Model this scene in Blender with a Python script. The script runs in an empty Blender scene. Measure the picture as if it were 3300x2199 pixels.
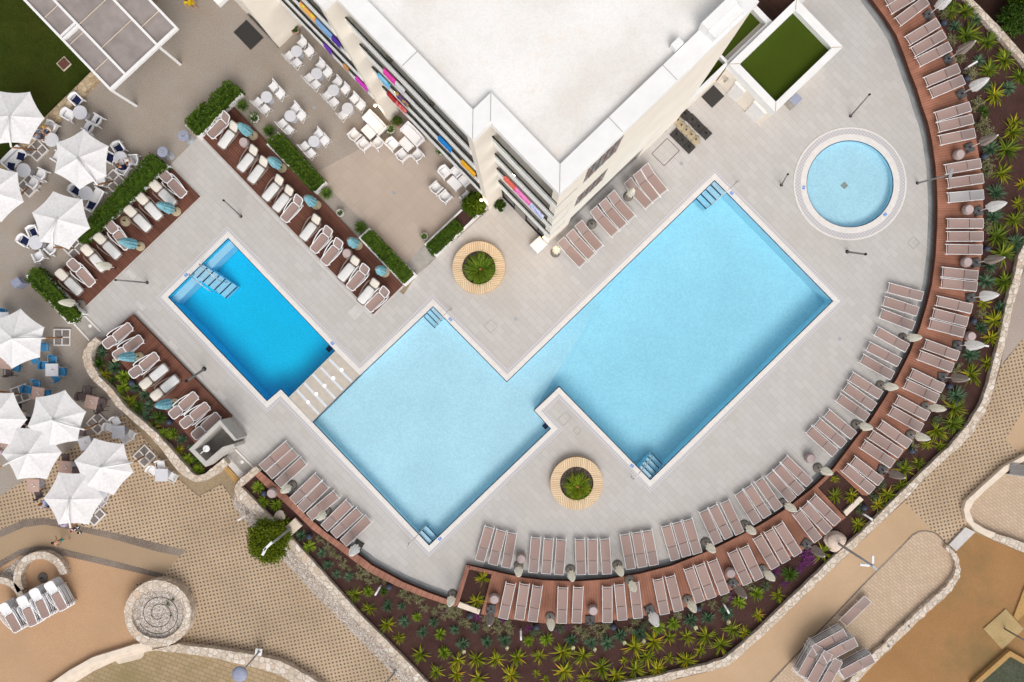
import bpy, math, random
from mathutils import Vector, Matrix
from mathutils.geometry import tessellate_polygon
R = math.radians
# ------------------------------------------------------------------ camera, sky, sun, exposure
scene = bpy.context.scene
C = scene.collection
H = 50.0          # height of the drone above the terrace
S = 56.0          # photo pixels per metre on the terrace
NX, NY = 1681.0, 1123.0   # photo pixel straight below the drone
cam_d = bpy.data.cameras.new('camera')
cam = bpy.data.objects.new('camera', cam_d); C.objects.link(cam)
cam.location = (0, 0, H)
cam_d.sensor_width = 36.0
cam_d.lens = 36.0 * H / (3300.0 / S)
cam_d.shift_x = (1650.0 - NX) / 3300.0
cam_d.shift_y = (NY - 1099.5) / 3300.0
cam_d.clip_end = 2000.0
scene.camera = cam

SUN_EL, SUN_AZ = 50.0, 165.0      # azimuth clockwise from +Y (top of the photo)
world = bpy.data.worlds.new("World"); scene.world = world
world.use_nodes = True
wn = world.node_tree; wn.nodes.clear()
sky = wn.nodes.new('ShaderNodeTexSky'); sky.sky_type = 'NISHITA'
sky.sun_disc = False
sky.sun_elevation = R(SUN_EL); sky.sun_rotation = R(SUN_AZ)
sky.dust_density = 4.0; sky.ozone_density = 1.0
hsv = wn.nodes.new('ShaderNodeHueSaturation'); hsv.inputs['Saturation'].default_value = 0.22
bg = wn.nodes.new('ShaderNodeBackground'); bg.inputs['Strength'].default_value = 0.10
wo = wn.nodes.new('ShaderNodeOutputWorld')
wn.links.new(sky.outputs[0], hsv.inputs['Color']); wn.links.new(hsv.outputs[0], bg.inputs[0]); wn.links.new(bg.outputs[0], wo.inputs[0])
sun_d = bpy.data.lights.new('sun', 'SUN'); sun_d.energy = 0.75; sun_d.angle = R(45); sun_d.color = (1.0, 0.95, 0.88)
sun = bpy.data.objects.new('sun', sun_d); C.objects.link(sun)
sdir = Vector((math.sin(R(SUN_AZ)) * math.cos(R(SUN_EL)), math.cos(R(SUN_AZ)) * math.cos(R(SUN_EL)), math.sin(R(SUN_EL))))
sun.rotation_euler = sdir.to_track_quat('Z', 'Y').to_euler()
sun.location = sdir * 60
scene.view_settings.view_transform = 'Standard'
scene.view_settings.look = 'None'
scene.view_settings.gamma = 1.0
scene.view_settings.use_curve_mapping = False
scene.view_settings.exposure = 0.64
scene.cycles.max_bounces = 8
scene.cycles.transparent_max_bounces = 16

rnd = random.Random(7)
# ------------------------------------------------------------------ helpers
def P(px, py, z=0.0):
    k = (1 - z / H) / S
    return Vector(((px - NX) * k, -(py - NY) * k, z))
def T(x0, y0, f=3.92):
    return lambda u, v: (x0 + u / f, y0 + v / f)
def poly(pts, z=0.0):
    return [P(x, y, z) for x, y in pts]

class MB:
    def __init__(s): s.v = []; s.f = []
    def add(s, vs, fs):
        o = len(s.v); s.v += [tuple(v) for v in vs]; s.f += [tuple(i + o for i in f) for f in fs]; return s
    def box(s, c, size, rz=0.0, M=None):
        x, y, z = size[0] / 2, size[1] / 2, size[2] / 2
        vs = [Vector((a * x, b * y, d * z)) for d in (-1, 1) for b in (-1, 1) for a in (-1, 1)]
        m = Matrix.Translation(Vector(c)) @ (M if M is not None else Matrix.Rotation(rz, 4, 'Z'))
        return s.add([m @ v for v in vs], [(0, 2, 3, 1), (4, 5, 7, 6), (0, 1, 5, 4), (2, 6, 7, 3), (0, 4, 6, 2), (1, 3, 7, 5)])
    def bev(s, c, size, b=0.02, rz=0.0):
        # box with chamfered top edges
        x, y, z = size[0] / 2, size[1] / 2, size[2] / 2
        m = Matrix.Translation(Vector(c)) @ Matrix.Rotation(rz, 4, 'Z')
        ring = lambda a, d, h: [Vector((-a, -d, h)), Vector((a, -d, h)), Vector((a, d, h)), Vector((-a, d, h))]
        vs = ring(x, y, -z) + ring(x, y, z - b) + ring(x - b, y - b, z)
        fs = [(3, 2, 1, 0), (8, 9, 10, 11)]
        for k in (0, 4):
            for i in range(4): j = (i + 1) % 4; fs.append((k + i, k + j, k + 4 + j, k + 4 + i))
        return s.add([m @ v for v in vs], fs)
    def prism(s, pts, z0, z1, top=True, bottom=False):
        a = sum(pts[i][0] * pts[(i + 1) % len(pts)][1] - pts[(i + 1) % len(pts)][0] * pts[i][1] for i in range(len(pts)))
        if a < 0: pts = list(reversed(pts))
        n = len(pts)
        vs = [(p[0], p[1], z0) for p in pts] + [(p[0], p[1], z1) for p in pts]
        fs = [(i, (i + 1) % n, n + (i + 1) % n, n + i) for i in range(n)]
        if top or bottom:
            tri = tessellate_polygon([[Vector((p[0], p[1], 0)) for p in pts]])
            for t in tri:
                A, B, D = [Vector((pts[i][0], pts[i][1], 0)) for i in t]
                up = (B - A).cross(D - A).z > 0
                t = t if up else tuple(reversed(t))
                if top: fs.append(tuple(i + n for i in t))
                if bottom: fs.append(tuple(reversed(t)))
        return s.add(vs, fs)
    def sheet(s, loops, z):
        loops = [[Vector((p[0], p[1], 0)) for p in l] for l in loops]
        flat = [v for l in loops for v in l]
        fs = []
        for t in tessellate_polygon(loops):
            A, B, D = [flat[i] for i in t]
            fs.append(tuple(t) if (B - A).cross(D - A).z > 0 else tuple(reversed(t)))
        return s.add([(v.x, v.y, z) for v in flat], fs)
    def tube(s, pts, r, n=6, cap=True):
        pts = [Vector(p) for p in pts]
        rs = r if isinstance(r, (list, tuple)) else [r] * len(pts)
        base = len(s.v); vs = []; fs = []
        for i, p in enumerate(pts):
            t = (pts[min(i + 1, len(pts) - 1)] - pts[max(i - 1, 0)]).normalized()
            u = t.cross(Vector((0, 0, 1)))
            if u.length < 1e-3: u = t.cross(Vector((0, 1, 0)))
            u.normalize(); w = t.cross(u)
            for k in range(n):
                a = 2 * math.pi * k / n
                vs.append(p + (u * math.cos(a) + w * math.sin(a)) * rs[i])
        for i in range(len(pts) - 1):
            for k in range(n):
                j = (k + 1) % n
                fs.append((i * n + k, i * n + j, (i + 1) * n + j, (i + 1) * n + k))
        if cap:
            fs.append(tuple(reversed(range(n)))); fs.append(tuple(range((len(pts) - 1) * n, len(pts) * n)))
        return s.add(vs, fs)
    def lathe(s, prof, c=(0, 0, 0), n=24, closed_top=True, closed_bottom=False):
        vs = []; fs = []
        for r, z in prof:
            for k in range(n):
                a = 2 * math.pi * k / n
                vs.append((c[0] + r * math.cos(a), c[1] + r * math.sin(a), c[2] + z))
        for i in range(len(prof) - 1):
            for k in range(n):
                j = (k + 1) % n
                fs.append((i * n + k, i * n + j, (i + 1) * n + j, (i + 1) * n + k))
        if closed_top: fs.append(tuple(range((len(prof) - 1) * n, len(prof) * n)))
        if closed_bottom: fs.append(tuple(reversed(range(n))))
        return s.add(vs, fs)
    def mesh(s, name, m, smooth=False):
        me = bpy.data.meshes.new(name); me.from_pydata(s.v, [], s.f); me.update()
        if m is not None: me.materials.append(m)
        if smooth:
            for p in me.polygons: p.use_smooth = True
        return me
    def build(s, name, m, parent=None, smooth=False, label=None, cat=None, group=None, kind=None, loc=None):
        o = bpy.data.objects.new(name, s.mesh(name, m, smooth)); C.objects.link(o)
        if parent is not None: o.parent = parent
        if loc is not None: o.location = loc
        return tag(o, label, cat, group, kind)
def tag(o, label=None, cat=None, group=None, kind=None):
    if label: o['label'] = label
    if cat: o['category'] = cat
    if group: o['group'] = group
    if kind: o['kind'] = kind
    return o
def struct(name, mb, m): return mb.build(name, m, kind='structure')
def thing(name, label, cat, loc=(0, 0, 0), rz=0.0, group=None):
    o = bpy.data.objects.new(name, None); C.objects.link(o)
    o.location = loc; o.rotation_euler = (0, 0, rz); o.empty_display_size = 0.2
    return tag(o, label, cat, group)
PROTO_KIDS = {}
def dup(root, loc, rz, label, group=None, scale=None, skip=()):
    r = root.copy(); C.objects.link(r); r.location = loc; r.rotation_euler = (0, 0, rz)
    r['label'] = label
    if group: r['group'] = group
    if scale: r.scale = scale if isinstance(scale, (tuple, list)) else (scale,) * 3
    for ch in kids(root):
        if ch.name.split('.')[0] in skip: continue
        c = ch.copy(); C.objects.link(c); c.parent = r
        for g in kids(ch):
            d = g.copy(); C.objects.link(d); d.parent = c
    return r
def kids(o):
    if o.name not in PROTO_KIDS: PROTO_KIDS[o.name] = list(o.children)
    return PROTO_KIDS[o.name]
class Kind:
    """first placing uses the built thing itself, later ones copies of it"""
    def __init__(s, root): s.root = root; s.used = False; kids(root); [kids(c) for c in kids(root)]
    def put(s, loc, rz, label, group=None, scale=None, skip=()):
        if not s.used and not skip:
            s.used = True; o = s.root
            o.location = loc; o.rotation_euler = (0, 0, rz); o['label'] = label
            if group: o['group'] = group
            s.sc = scale
            s.pending = scale
            return o
        return dup(s.root, loc, rz, label, group, scale if scale else (1, 1, 1), skip)
    def done(s):
        if s.used and getattr(s, 'pending', None):
            sc = s.pending; s.root.scale = sc if isinstance(sc, (tuple, list)) else (sc,) * 3
        if not s.used:
            for c in kids(s.root): bpy.data.objects.remove(c)
            bpy.data.objects.remove(s.root)
ONES = 'first second third fourth fifth sixth seventh eighth ninth tenth eleventh twelfth thirteenth fourteenth fifteenth sixteenth seventeenth eighteenth nineteenth'.split()
TENS = {20: ('twentieth', 'twenty'), 30: ('thirtieth', 'thirty'), 40: ('fortieth', 'forty'), 50: ('fiftieth', 'fifty'), 60: ('sixtieth', 'sixty'), 70: ('seventieth', 'seventy'), 80: ('eightieth', 'eighty'), 90: ('ninetieth', 'ninety')}
def nth(i):
    i += 1
    if i < 20: return ONES[i - 1]
    t = i // 10 * 10
    return TENS[t][0] if i % 10 == 0 else TENS[t][1] + '-' + ONES[i % 10 - 1]

# ------------------------------------------------------------------ materials
def nt(name):
    m = bpy.data.materials.new(name); m.use_nodes = True
    n = m.node_tree; b = n.nodes['Principled BSDF']
    b.inputs['Specular IOR Level'].default_value = 0.15
    return m, n, b
def N(n, t, **kw):
    x = n.nodes.new('ShaderNode' + t)
    for k, v in kw.items():
        if hasattr(x, k): setattr(x, k, v)
        else: x.inputs[k].default_value = v
    return x
def Mth(n, op, a, b=None, c=None):
    x = n.nodes.new('ShaderNodeMath'); x.operation = op
    for i, v in enumerate((a, b, c)):
        if v is None: continue
        if isinstance(v, (int, float)): x.inputs[i].default_value = v
        else: n.links.new(v, x.inputs[i])
    return x.outputs[0]
def col(c): return (c[0], c[1], c[2], 1.0)
def mix(n, fac, a, b, mode='MIX'):
    x = n.nodes.new('ShaderNodeMix'); x.data_type = 'RGBA'; x.blend_type = mode
    for sock, v in ((x.inputs[0], fac), (x.inputs[6], a), (x.inputs[7], b)):
        if isinstance(v, (int, float)): sock.default_value = v
        elif isinstance(v, (tuple, list)): sock.default_value = col(v)
        else: n.links.new(v, sock)
    return x.outputs[2]
def coord(n, rot=0.0, scale=1.0, kind='Object', loc=(0, 0, 0)):
    tc = n.nodes.new('ShaderNodeTexCoord'); mp = n.nodes.new('ShaderNodeMapping')
    mp.inputs['Rotation'].default_value = (0, 0, rot)
    mp.inputs['Scale'].default_value = (scale,) * 3 if isinstance(scale, (int, float)) else scale
    mp.inputs['Location'].default_value = loc
    n.links.new(tc.outputs[kind], mp.inputs[0]); return mp.outputs[0]
def noise(n, vec, sc, det=3.0, rough=0.55):
    x = N(n, 'TexNoise'); x.inputs['Scale'].default_value = sc; x.inputs['Detail'].default_value = det; x.inputs['Roughness'].default_value = rough
    n.links.new(vec, x.inputs['Vector']); return x.outputs['Fac']
def ramp(n, f, stops):
    x = n.nodes.new('ShaderNodeValToRGB'); e = x.color_ramp.elements
    while len(e) < len(stops): e.new(0.5)
    for i, (p, c) in enumerate(stops): e[i].position = p; e[i].color = col(c)
    n.links.new(f, x.inputs[0]); return x.outputs[0]
def bump(n, b, h, strength=0.3, dist=0.02):
    x = n.nodes.new('ShaderNodeBump'); x.inputs['Strength'].default_value = strength; x.inputs['Distance'].default_value = dist
    n.links.new(h, x.inputs['Height']); n.links.new(x.outputs[0], b.inputs['Normal'])
def setc(n, b, c):
    if isinstance(c, (tuple, list)): b.inputs['Base Color'].default_value = col(c)
    else: n.links.new(c, b.inputs['Base Color'])
def plain(name, c, rough=0.6, metal=0.0, var=0.12, sc=6.0, obvar=0.0, spec=None):
    """a colour with faint blotches and, for copies, a little difference from one to the next"""
    m, n, b = nt(name)
    v = coord(n)
    f = noise(n, v, sc, 4.0)
    lo = tuple(x * (1 - var) for x in c); hi = tuple(min(1, x * (1 + var)) for x in c)
    cc = ramp(n, f, [(0.3, lo), (0.7, hi)])
    if obvar:
        oi = n.nodes.new('ShaderNodeObjectInfo')
        hs = n.nodes.new('ShaderNodeHueSaturation')
        n.links.new(Mth(n, 'MULTIPLY_ADD', oi.outputs['Random'], obvar, 1 - obvar / 2), hs.inputs['Value'])
        n.links.new(cc, hs.inputs['Color']); cc = hs.outputs[0]
    setc(n, b, cc); b.inputs['Roughness'].default_value = rough; b.inputs['Metallic'].default_value = metal
    if spec is not None: b.inputs['Specular IOR Level'].default_value = spec
    return m
def speckle(name, c1, c2, big=0.35, fine=60.0, amt=0.35, rough=0.85, stain=None, stain_amt=0.5, bs=0.15):
    """ground with fine grain and broad worn or stained patches"""
    m, n, b = nt(name); v = coord(n)
    f1 = noise(n, v, big, 6.0, 0.6); f2 = noise(n, v, fine, 2.0)
    base = ramp(n, f1, [(0.32, c1), (0.68, c2)])
    g = ramp(n, f2, [(0.3, (1 - amt,) * 3), (0.7, (1 + amt * 0.4,) * 3)])
    cc = mix(n, 1.0, base, g, 'MULTIPLY')
    if stain:
        f3 = noise(n, v, big * 0.6, 5.0, 0.65)
        mk = ramp(n, f3, [(0.50, (0, 0, 0)), (0.68, (stain_amt,) * 3)])
        cc = mix(n, mk, cc, stain)
    setc(n, b, cc); b.inputs['Roughness'].default_value = rough
    bump(n, b, f2, bs, 0.01)
    return m
def pavers(name, c1, c2, mortar, w, h, rot, offset=0.5, msize=0.012, stain=(0.5, 0.44, 0.36), stain_amt=0.35, fine=70.0):
    m, n, b = nt(name); v = coord(n, rot)
    br = N(n, 'TexBrick'); br.offset = offset
    br.inputs['Color1'].default_value = col(c1); br.inputs['Color2'].default_value = col(c2); br.inputs['Mortar'].default_value = col(mortar)
    br.inputs['Scale'].default_value = 1.0; br.inputs['Mortar Size'].default_value = msize; br.inputs['Mortar Smooth'].default_value = 0.2
    br.inputs['Brick Width'].default_value = w; br.inputs['Row Height'].default_value = h
    n.links.new(v, br.inputs['Vector'])
    f3 = noise(n, v, 0.22, 6.0, 0.62)
    mk = ramp(n, f3, [(0.48, (0, 0, 0)), (0.72, (stain_amt,) * 3)])
    cc = mix(n, mk, br.outputs['Color'], stain)
    g = ramp(n, noise(n, v, fine, 2.0), [(0.3, (0.88,) * 3), (0.7, (1.06,) * 3)])
    cc = mix(n, 1.0, cc, g, 'MULTIPLY')
    setc(n, b, cc); b.inputs['Roughness'].default_value = 0.8
    bump(n, b, br.outputs['Fac'], -0.25, 0.01)
    return m
def planks(name, c1, c2, width, rot=None, centre=None, gap=0.10, dark=(0.03, 0.016, 0.012)):
    """boards: straight (rot) or fanned about a centre"""
    m, n, b = nt(name)
    tc = n.nodes.new('ShaderNodeTexCoord'); sp = n.nodes.new('ShaderNodeSeparateXYZ')
    if centre is None:
        mp = coord(n, rot); n.links.new(mp, sp.inputs[0]); u = Mth(n, 'DIVIDE', sp.outputs[1], width)
    else:
        n.links.new(tc.outputs['Object'], sp.inputs[0])
        a = Mth(n, 'ARCTAN2', Mth(n, 'SUBTRACT', sp.outputs[1], centre[1]), Mth(n, 'SUBTRACT', sp.outputs[0], centre[0]))
        u = Mth(n, 'DIVIDE', Mth(n, 'MULTIPLY', a, centre[2]), width)
    fr = Mth(n, 'FRACT', u); fl = Mth(n, 'FLOOR', u)
    wn_ = n.nodes.new('ShaderNodeTexWhiteNoise'); wn_.noise_dimensions = '1D'; n.links.new(fl, wn_.inputs['W'])
    base = ramp(n, wn_.outputs['Value'], [(0.0, c1), (1.0, c2)])
    v = coord(n); wear = ramp(n, noise(n, v, 0.9, 5.0), [(0.35, (0.72,) * 3), (0.7, (1.12,) * 3)])
    base = mix(n, 1.0, base, wear, 'MULTIPLY')
    base = mix(n, 1.0, base, ramp(n, noise(n, v, 25.0, 3.0), [(0.3, (0.86,) * 3), (0.7, (1.08,) * 3)]), 'MULTIPLY')
    line = Mth(n, 'LESS_THAN', Mth(n, 'ABSOLUTE', Mth(n, 'SUBTRACT', fr, 0.5)), gap / 2)
    setc(n, b, mix(n, line, base, dark)); b.inputs['Roughness'].default_value = 0.62
    bump(n, b, line, -0.4, 0.01)
    return m
def rubble(name, stones, mortar, scale=3.2, edge=0.06, rough=0.9):
    m, n, b = nt(name); v = coord(n)
    a = N(n, 'TexVoronoi'); a.feature = 'F1'; a.inputs['Scale'].default_value = scale; n.links.new(v, a.inputs['Vector'])
    d = N(n, 'TexVoronoi'); d.feature = 'DISTANCE_TO_EDGE'; d.inputs['Scale'].default_value = scale; n.links.new(v, d.inputs['Vector'])
    sx = n.nodes.new('ShaderNodeSeparateColor'); n.links.new(a.outputs['Color'], sx.inputs[0])
    k = len(stones) - 1
    st = ramp(n, sx.outputs[0], [(i / k, c) for i, c in enumerate(stones)])
    st = mix(n, 1.0, st, ramp(n, noise(n, v, 14.0, 4.0), [(0.3, (0.78,) * 3), (0.7, (1.1,) * 3)]), 'MULTIPLY')
    mk = ramp(n, d.outputs['Distance'], [(edge * 0.5, (1, 1, 1)), (edge, (0, 0, 0))])
    setc(n, b, mix(n, mk, st, mortar)); b.inputs['Roughness'].default_value = rough
    bump(n, b, d.outputs['Distance'], 0.6, 0.05)
    return m
def leafy(name, stops, rough=0.5, trans=0.0, hue=0.0):
    """foliage: every leaf its own shade, with slow drifts across the plant"""
    m, n, b = nt(name)
    g = n.nodes.new('ShaderNodeNewGeometry'); oi = n.nodes.new('ShaderNodeObjectInfo')
    f = Mth(n, 'ADD', Mth(n, 'MULTIPLY', g.outputs['Random Per Island'], 0.75), Mth(n, 'MULTIPLY', noise(n, coord(n), 2.2, 3.0), 0.25))
    f = Mth(n, 'ADD', f, Mth(n, 'MULTIPLY_ADD', oi.outputs['Random'], 0.24, -0.12))
    setc(n, b, ramp(n, f, stops)); b.inputs['Roughness'].default_value = rough
    b.inputs['Specular IOR Level'].default_value = 0.12
    return m
def cloth_mat(name, c, t, var=0.07):
    m, n, b = nt(name); out = n.nodes['Material Output']
    cc = ramp(n, noise(n, coord(n), 7.0, 3.0), [(0.3, tuple(x * (1 - var) for x in c)), (0.7, tuple(min(.97, x * (1 + var)) for x in c))])
    setc(n, b, cc); b.inputs['Roughness'].default_value = 0.9
    tl = n.nodes.new('ShaderNodeBsdfTranslucent'); n.links.new(cc, tl.inputs[0])
    ms = n.nodes.new('ShaderNodeMixShader'); ms.inputs[0].default_value = t
    n.links.new(b.outputs[0], ms.inputs[1]); n.links.new(tl.outputs[0], ms.inputs[2]); n.links.new(ms.outputs[0], out.inputs['Surface'])
    return m
M = {}
def mats():
    A45 = R(46.0)
    M['tile'] = pavers('pool_terrace_tile', (0.505, 0.478, 0.458), (0.550, 0.525, 0.505), (0.37, 0.35, 0.33), 0.68, 0.34, A45, 0.5, 0.006, (0.47, 0.41, 0.35), 0.40)
    M['tile2'] = pavers('plaza_tile', (0.455, 0.375, 0.315), (0.49, 0.405, 0.345), (0.38, 0.31, 0.255), 0.6, 0.6, A45, 0.0, 0.005, (0.40, 0.31, 0.24), 0.4)
    M['agg'] = speckle('plaza_aggregate', (0.36, 0.30, 0.245), (0.415, 0.37, 0.33), 0.25, 22.0, 0.35, 0.85, (0.33, 0.255, 0.185), 0.55)
    M['sand'] = speckle('sand_path', (0.51, 0.315, 0.185), (0.56, 0.355, 0.215), 0.3, 30.0, 0.25, 0.95, (0.40, 0.27, 0.165), 0.35)
    M['sand2'] = speckle('pale_path', (0.50, 0.345, 0.215), (0.56, 0.395, 0.255), 0.3, 30.0, 0.2, 0.95, (0.40, 0.30, 0.18), 0.4)
    M['drive'] = speckle('tan_path', (0.39, 0.275, 0.175), (0.44, 0.315, 0.205), 0.25, 35.0, 0.25, 0.92, (0.31, 0.235, 0.15), 0.4)
    M['earth'] = speckle('earth', (0.35, 0.19, 0.080), (0.41, 0.225, 0.098), 0.35, 35.0, 0.3, 0.98, (0.20, 0.145, 0.065), 0.7)
    M['pinkpath'] = speckle('pink_gravel_path', (0.40, 0.33, 0.285), (0.46, 0.385, 0.335), 0.4, 24.0, 0.35, 0.95)
    M['base'] = speckle('ground_earth', (0.30, 0.23, 0.15), (0.37, 0.28, 0.18), 0.1, 18.0, 0.3, 0.95)
    M['mulch'] = speckle('bark_mulch', (0.066, 0.031, 0.027), (0.098, 0.048, 0.041), 0.8, 45.0, 0.75, 0.95, (0.10, 0.055, 0.04), 0.3, 0.6)
    M['soil'] = speckle('dark_soil', (0.035, 0.017, 0.012), (0.06, 0.028, 0.02), 0.8, 30.0, 0.6, 0.95)
    M['lawn'] = speckle('lawn_grass', (0.030, 0.048, 0.003), (0.052, 0.070, 0.006), 0.5, 55.0, 0.55, 0.95, (0.065, 0.060, 0.008), 0.4, 0.6)
    M['turf'] = speckle('artificial_turf', (0.050, 0.077, 0.005), (0.056, 0.086, 0.006), 0.5, 70.0, 0.3, 0.95)
    M['gravel'] = rubble('white_gravel', [(0.30, 0.24, 0.19), (0.58, 0.51, 0.46), (0.78, 0.72, 0.67), (0.44, 0.34, 0.26), (0.7, 0.65, 0.6)], (0.22, 0.18, 0.15), 14.0, 0.07)
    M['bark'] = rubble('bark_chips', [(0.06, 0.045, 0.035), (0.15, 0.12, 0.10), (0.10, 0.075, 0.055), (0.24, 0.20, 0.17)], (0.03, 0.022, 0.018), 16.0, 0.10)
    M['stone'] = rubble('white_rubble_stone', [(0.60, 0.50, 0.40), (0.72, 0.63, 0.54), (0.56, 0.45, 0.35), (0.78, 0.70, 0.62), (0.64, 0.48, 0.36)], (0.40, 0.335, 0.27), 3.4, 0.07)
    M['stone2'] = rubble('ochre_rubble_stone', [(0.50, 0.37, 0.22), (0.60, 0.47, 0.31), (0.44, 0.31, 0.18), (0.66, 0.54, 0.38)], (0.33, 0.255, 0.17), 3.6, 0.06)
    M['coping'] = plain('white_coping_stone', (0.72, 0.68, 0.65), 0.6, 0, 0.06, 4.0)
    M['paleband'] = plain('pale_concrete', (0.66, 0.56, 0.45), 0.75, 0, 0.10, 3.0)
    M['curb'] = plain('cream_concrete_curb', (0.74, 0.63, 0.52), 0.75, 0, 0.10, 2.5)
    M['greystep'] = plain('grey_step_stone', (0.58, 0.55, 0.53), 0.75, 0, 0.08, 3.0)
    M['concrete'] = plain('grey_concrete', (0.38, 0.355, 0.325), 0.85, 0, 0.14, 3.0)
    m, n, b = nt('overflow_grating'); v = coord(n, R(45)); sp = n.nodes.new('ShaderNodeSeparateXYZ'); n.links.new(v, sp.inputs[0])
    l1 = Mth(n, 'LESS_THAN', Mth(n, 'FRACT', Mth(n, 'MULTIPLY', sp.outputs[0], 7.0)), 0.30)
    l2 = Mth(n, 'LESS_THAN', Mth(n, 'FRACT', Mth(n, 'MULTIPLY', sp.outputs[1], 7.0)), 0.30)
    setc(n, b, mix(n, Mth(n, 'MAXIMUM', l1, l2), (0.60, 0.575, 0.585), (0.46, 0.44, 0.45))); b.inputs['Roughness'].default_value = 0.6
    M['grating'] = m
    M['drain'] = planks('drain_grating', (0.30, 0.305, 0.31), (0.37, 0.375, 0.38), 0.06, R(46), None, 0.3, (0.20, 0.20, 0.205))
    cx, cy = P(1860, 720)[:2]
    M['deck'] = planks('curved_deck_boards', (0.345, 0.152, 0.098), (0.405, 0.182, 0.120), 0.145, None, (cx, cy, 21.5), 0.10, (0.13, 0.055, 0.035))
    M['deck_w'] = planks('border_deck_boards', (0.345, 0.155, 0.108), (0.40, 0.19, 0.13), 0.30, None, (cx, cy, 20.5), 0.07, (0.15, 0.06, 0.04))
    M['deck_side'] = plain('deck_fascia', (0.13, 0.06, 0.035), 0.7, 0, 0.15, 4.0)
    M['deckA'] = planks('dark_deck_boards', (0.155, 0.062, 0.042), (0.195, 0.082, 0.056), 0.14, R(46), None, 0.12, (0.035, 0.014, 0.010))
    M['deckB'] = planks('dark_deck_boards_turned', (0.175, 0.070, 0.046), (0.235, 0.098, 0.066), 0.14, R(-44), None, 0.12, (0.04, 0.016, 0.011))
    M['darkwood'] = planks('dark_terrace_boards', (0.075, 0.035, 0.022), (0.10, 0.046, 0.03), 0.12, R(46), None, 0.12)
    # pinwheel paving: small dark squares in a field of sandy ones
    m, n, b = nt('pinwheel_paving'); v = coord(n, R(-12.0), 1 / 0.210)
    sp = n.nodes.new('ShaderNodeSeparateXYZ'); n.links.new(v, sp.inputs[0])
    fx = Mth(n, 'SUBTRACT', Mth(n, 'FRACT', sp.outputs[0]), 0.5); fy = Mth(n, 'SUBTRACT', Mth(n, 'FRACT', sp.outputs[1]), 0.5)
    ca, sa = math.cos(R(-33)), math.sin(R(-33))
    ax = Mth(n, 'ABSOLUTE', Mth(n, 'ADD', Mth(n, 'MULTIPLY', fx, ca), Mth(n, 'MULTIPLY', fy, -sa)))
    ay = Mth(n, 'ABSOLUTE', Mth(n, 'ADD', Mth(n, 'MULTIPLY', fx, sa), Mth(n, 'MULTIPLY', fy, ca)))
    inside = Mth(n, 'LESS_THAN', Mth(n, 'MAXIMUM', ax, ay), 0.25)
    fl = n.nodes.new('ShaderNodeCombineXYZ'); n.links.new(Mth(n, 'FLOOR', sp.outputs[0]), fl.inputs[0]); n.links.new(Mth(n, 'FLOOR', sp.outputs[1]), fl.inputs[1])
    w_ = n.nodes.new('ShaderNodeTexWhiteNoise'); w_.noise_dimensions = '2D'; n.links.new(fl.outputs[0], w_.inputs['Vector'])
    dk = ramp(n, w_.outputs['Value'], [(0.0, (0.135, 0.098, 0.085)), (0.6, (0.18, 0.125, 0.105)), (1.0, (0.235, 0.15, 0.115))])
    v0 = coord(n)
    lt = ramp(n, noise(n, v0, 0.35, 6.0), [(0.3, (0.42, 0.315, 0.205)), (0.7, (0.55, 0.415, 0.28))])
    lt = mix(n, 1.0, lt, ramp(n, noise(n, v0, 9.0, 2.0), [(0.3, (0.88,) * 3), (0.7, (1.08,) * 3)]), 'MULTIPLY')
    setc(n, b, mix(n, inside, lt, dk)); b.inputs['Roughness'].default_value = 0.85
    M['pin'] = m
    M['brick'] = pavers('sandy_brick_paving', (0.53, 0.395, 0.285), (0.60, 0.455, 0.335), (0.37, 0.27, 0.185), 0.30, 0.16, R(38), 0.5, 0.012, (0.43, 0.34, 0.22), 0.45)
    M['brick2'] = pavers('olive_brick_paving', (0.36, 0.265, 0.155), (0.43, 0.32, 0.20), (0.21, 0.155, 0.09), 0.42, 0.24, R(20), 0.5, 0.014, (0.24, 0.19, 0.085), 0.7)
    M['cobble'] = pavers('grey_cobble_band', (0.20, 0.155, 0.125), (0.27, 0.215, 0.18), (0.14, 0.105, 0.08), 0.11, 0.11, R(-14), 0.0, 0.012)
    # pools
    def pooltile(name, c, sc=1.0):
        m, n, b = nt(name); v = coord(n)
        g = ramp(n, noise(n, v, 9.0, 3.0), [(0.3, tuple(x * 0.90 for x in c)), (0.7, tuple(min(1, x * 1.07) for x in c))])
        g = mix(n, 1.0, g, ramp(n, noise(n, v, 0.35, 3.0), [(0.3, (0.95,) * 3), (0.7, (1.04,) * 3)]), 'MULTIPLY')
        setc(n, b, g); b.inputs['Roughness'].default_value = 0.4
        return m
    M['pool_mid'] = pooltile('pale_pool_mosaic', (0.765, 0.885, 0.985))
    M['pool_left'] = pooltile('blue_pool_mosaic', (0.012, 0.68, 0.95))
    M['pool_kid'] = pooltile('paddling_pool_mosaic', (0.65, 0.86, 0.985))
    M['step_tile'] = plain('pale_step_mosaic', (0.55, 0.78, 0.90), 0.4, 0, 0.08, 20.0)
    M['navy'] = plain('navy_edge_tile', (0.01, 0.035, 0.09), 0.35, 0, 0.1)
    m, n, b = nt('pool_water'); out = n.nodes['Material Output']
    tr = n.nodes.new('ShaderNodeBsdfTransparent'); tr.inputs[0].default_value = (1.0, 1.0, 1.0, 1)
    gl = n.nodes.new('ShaderNodeBsdfGlossy'); gl.inputs['Roughness'].default_value = 0.08
    fr = n.nodes.new('ShaderNodeFresnel'); fr.inputs['IOR'].default_value = 1.33
    bp = n.nodes.new('ShaderNodeBump'); bp.inputs['Strength'].default_value = 0.25; bp.inputs['Distance'].default_value = 0.02
    n.links.new(noise(n, coord(n), 5.0, 3.0), bp.inputs['Height'])
    n.links.new(bp.outputs[0], gl.inputs['Normal']); n.links.new(bp.outputs[0], fr.inputs['Normal'])
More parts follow.
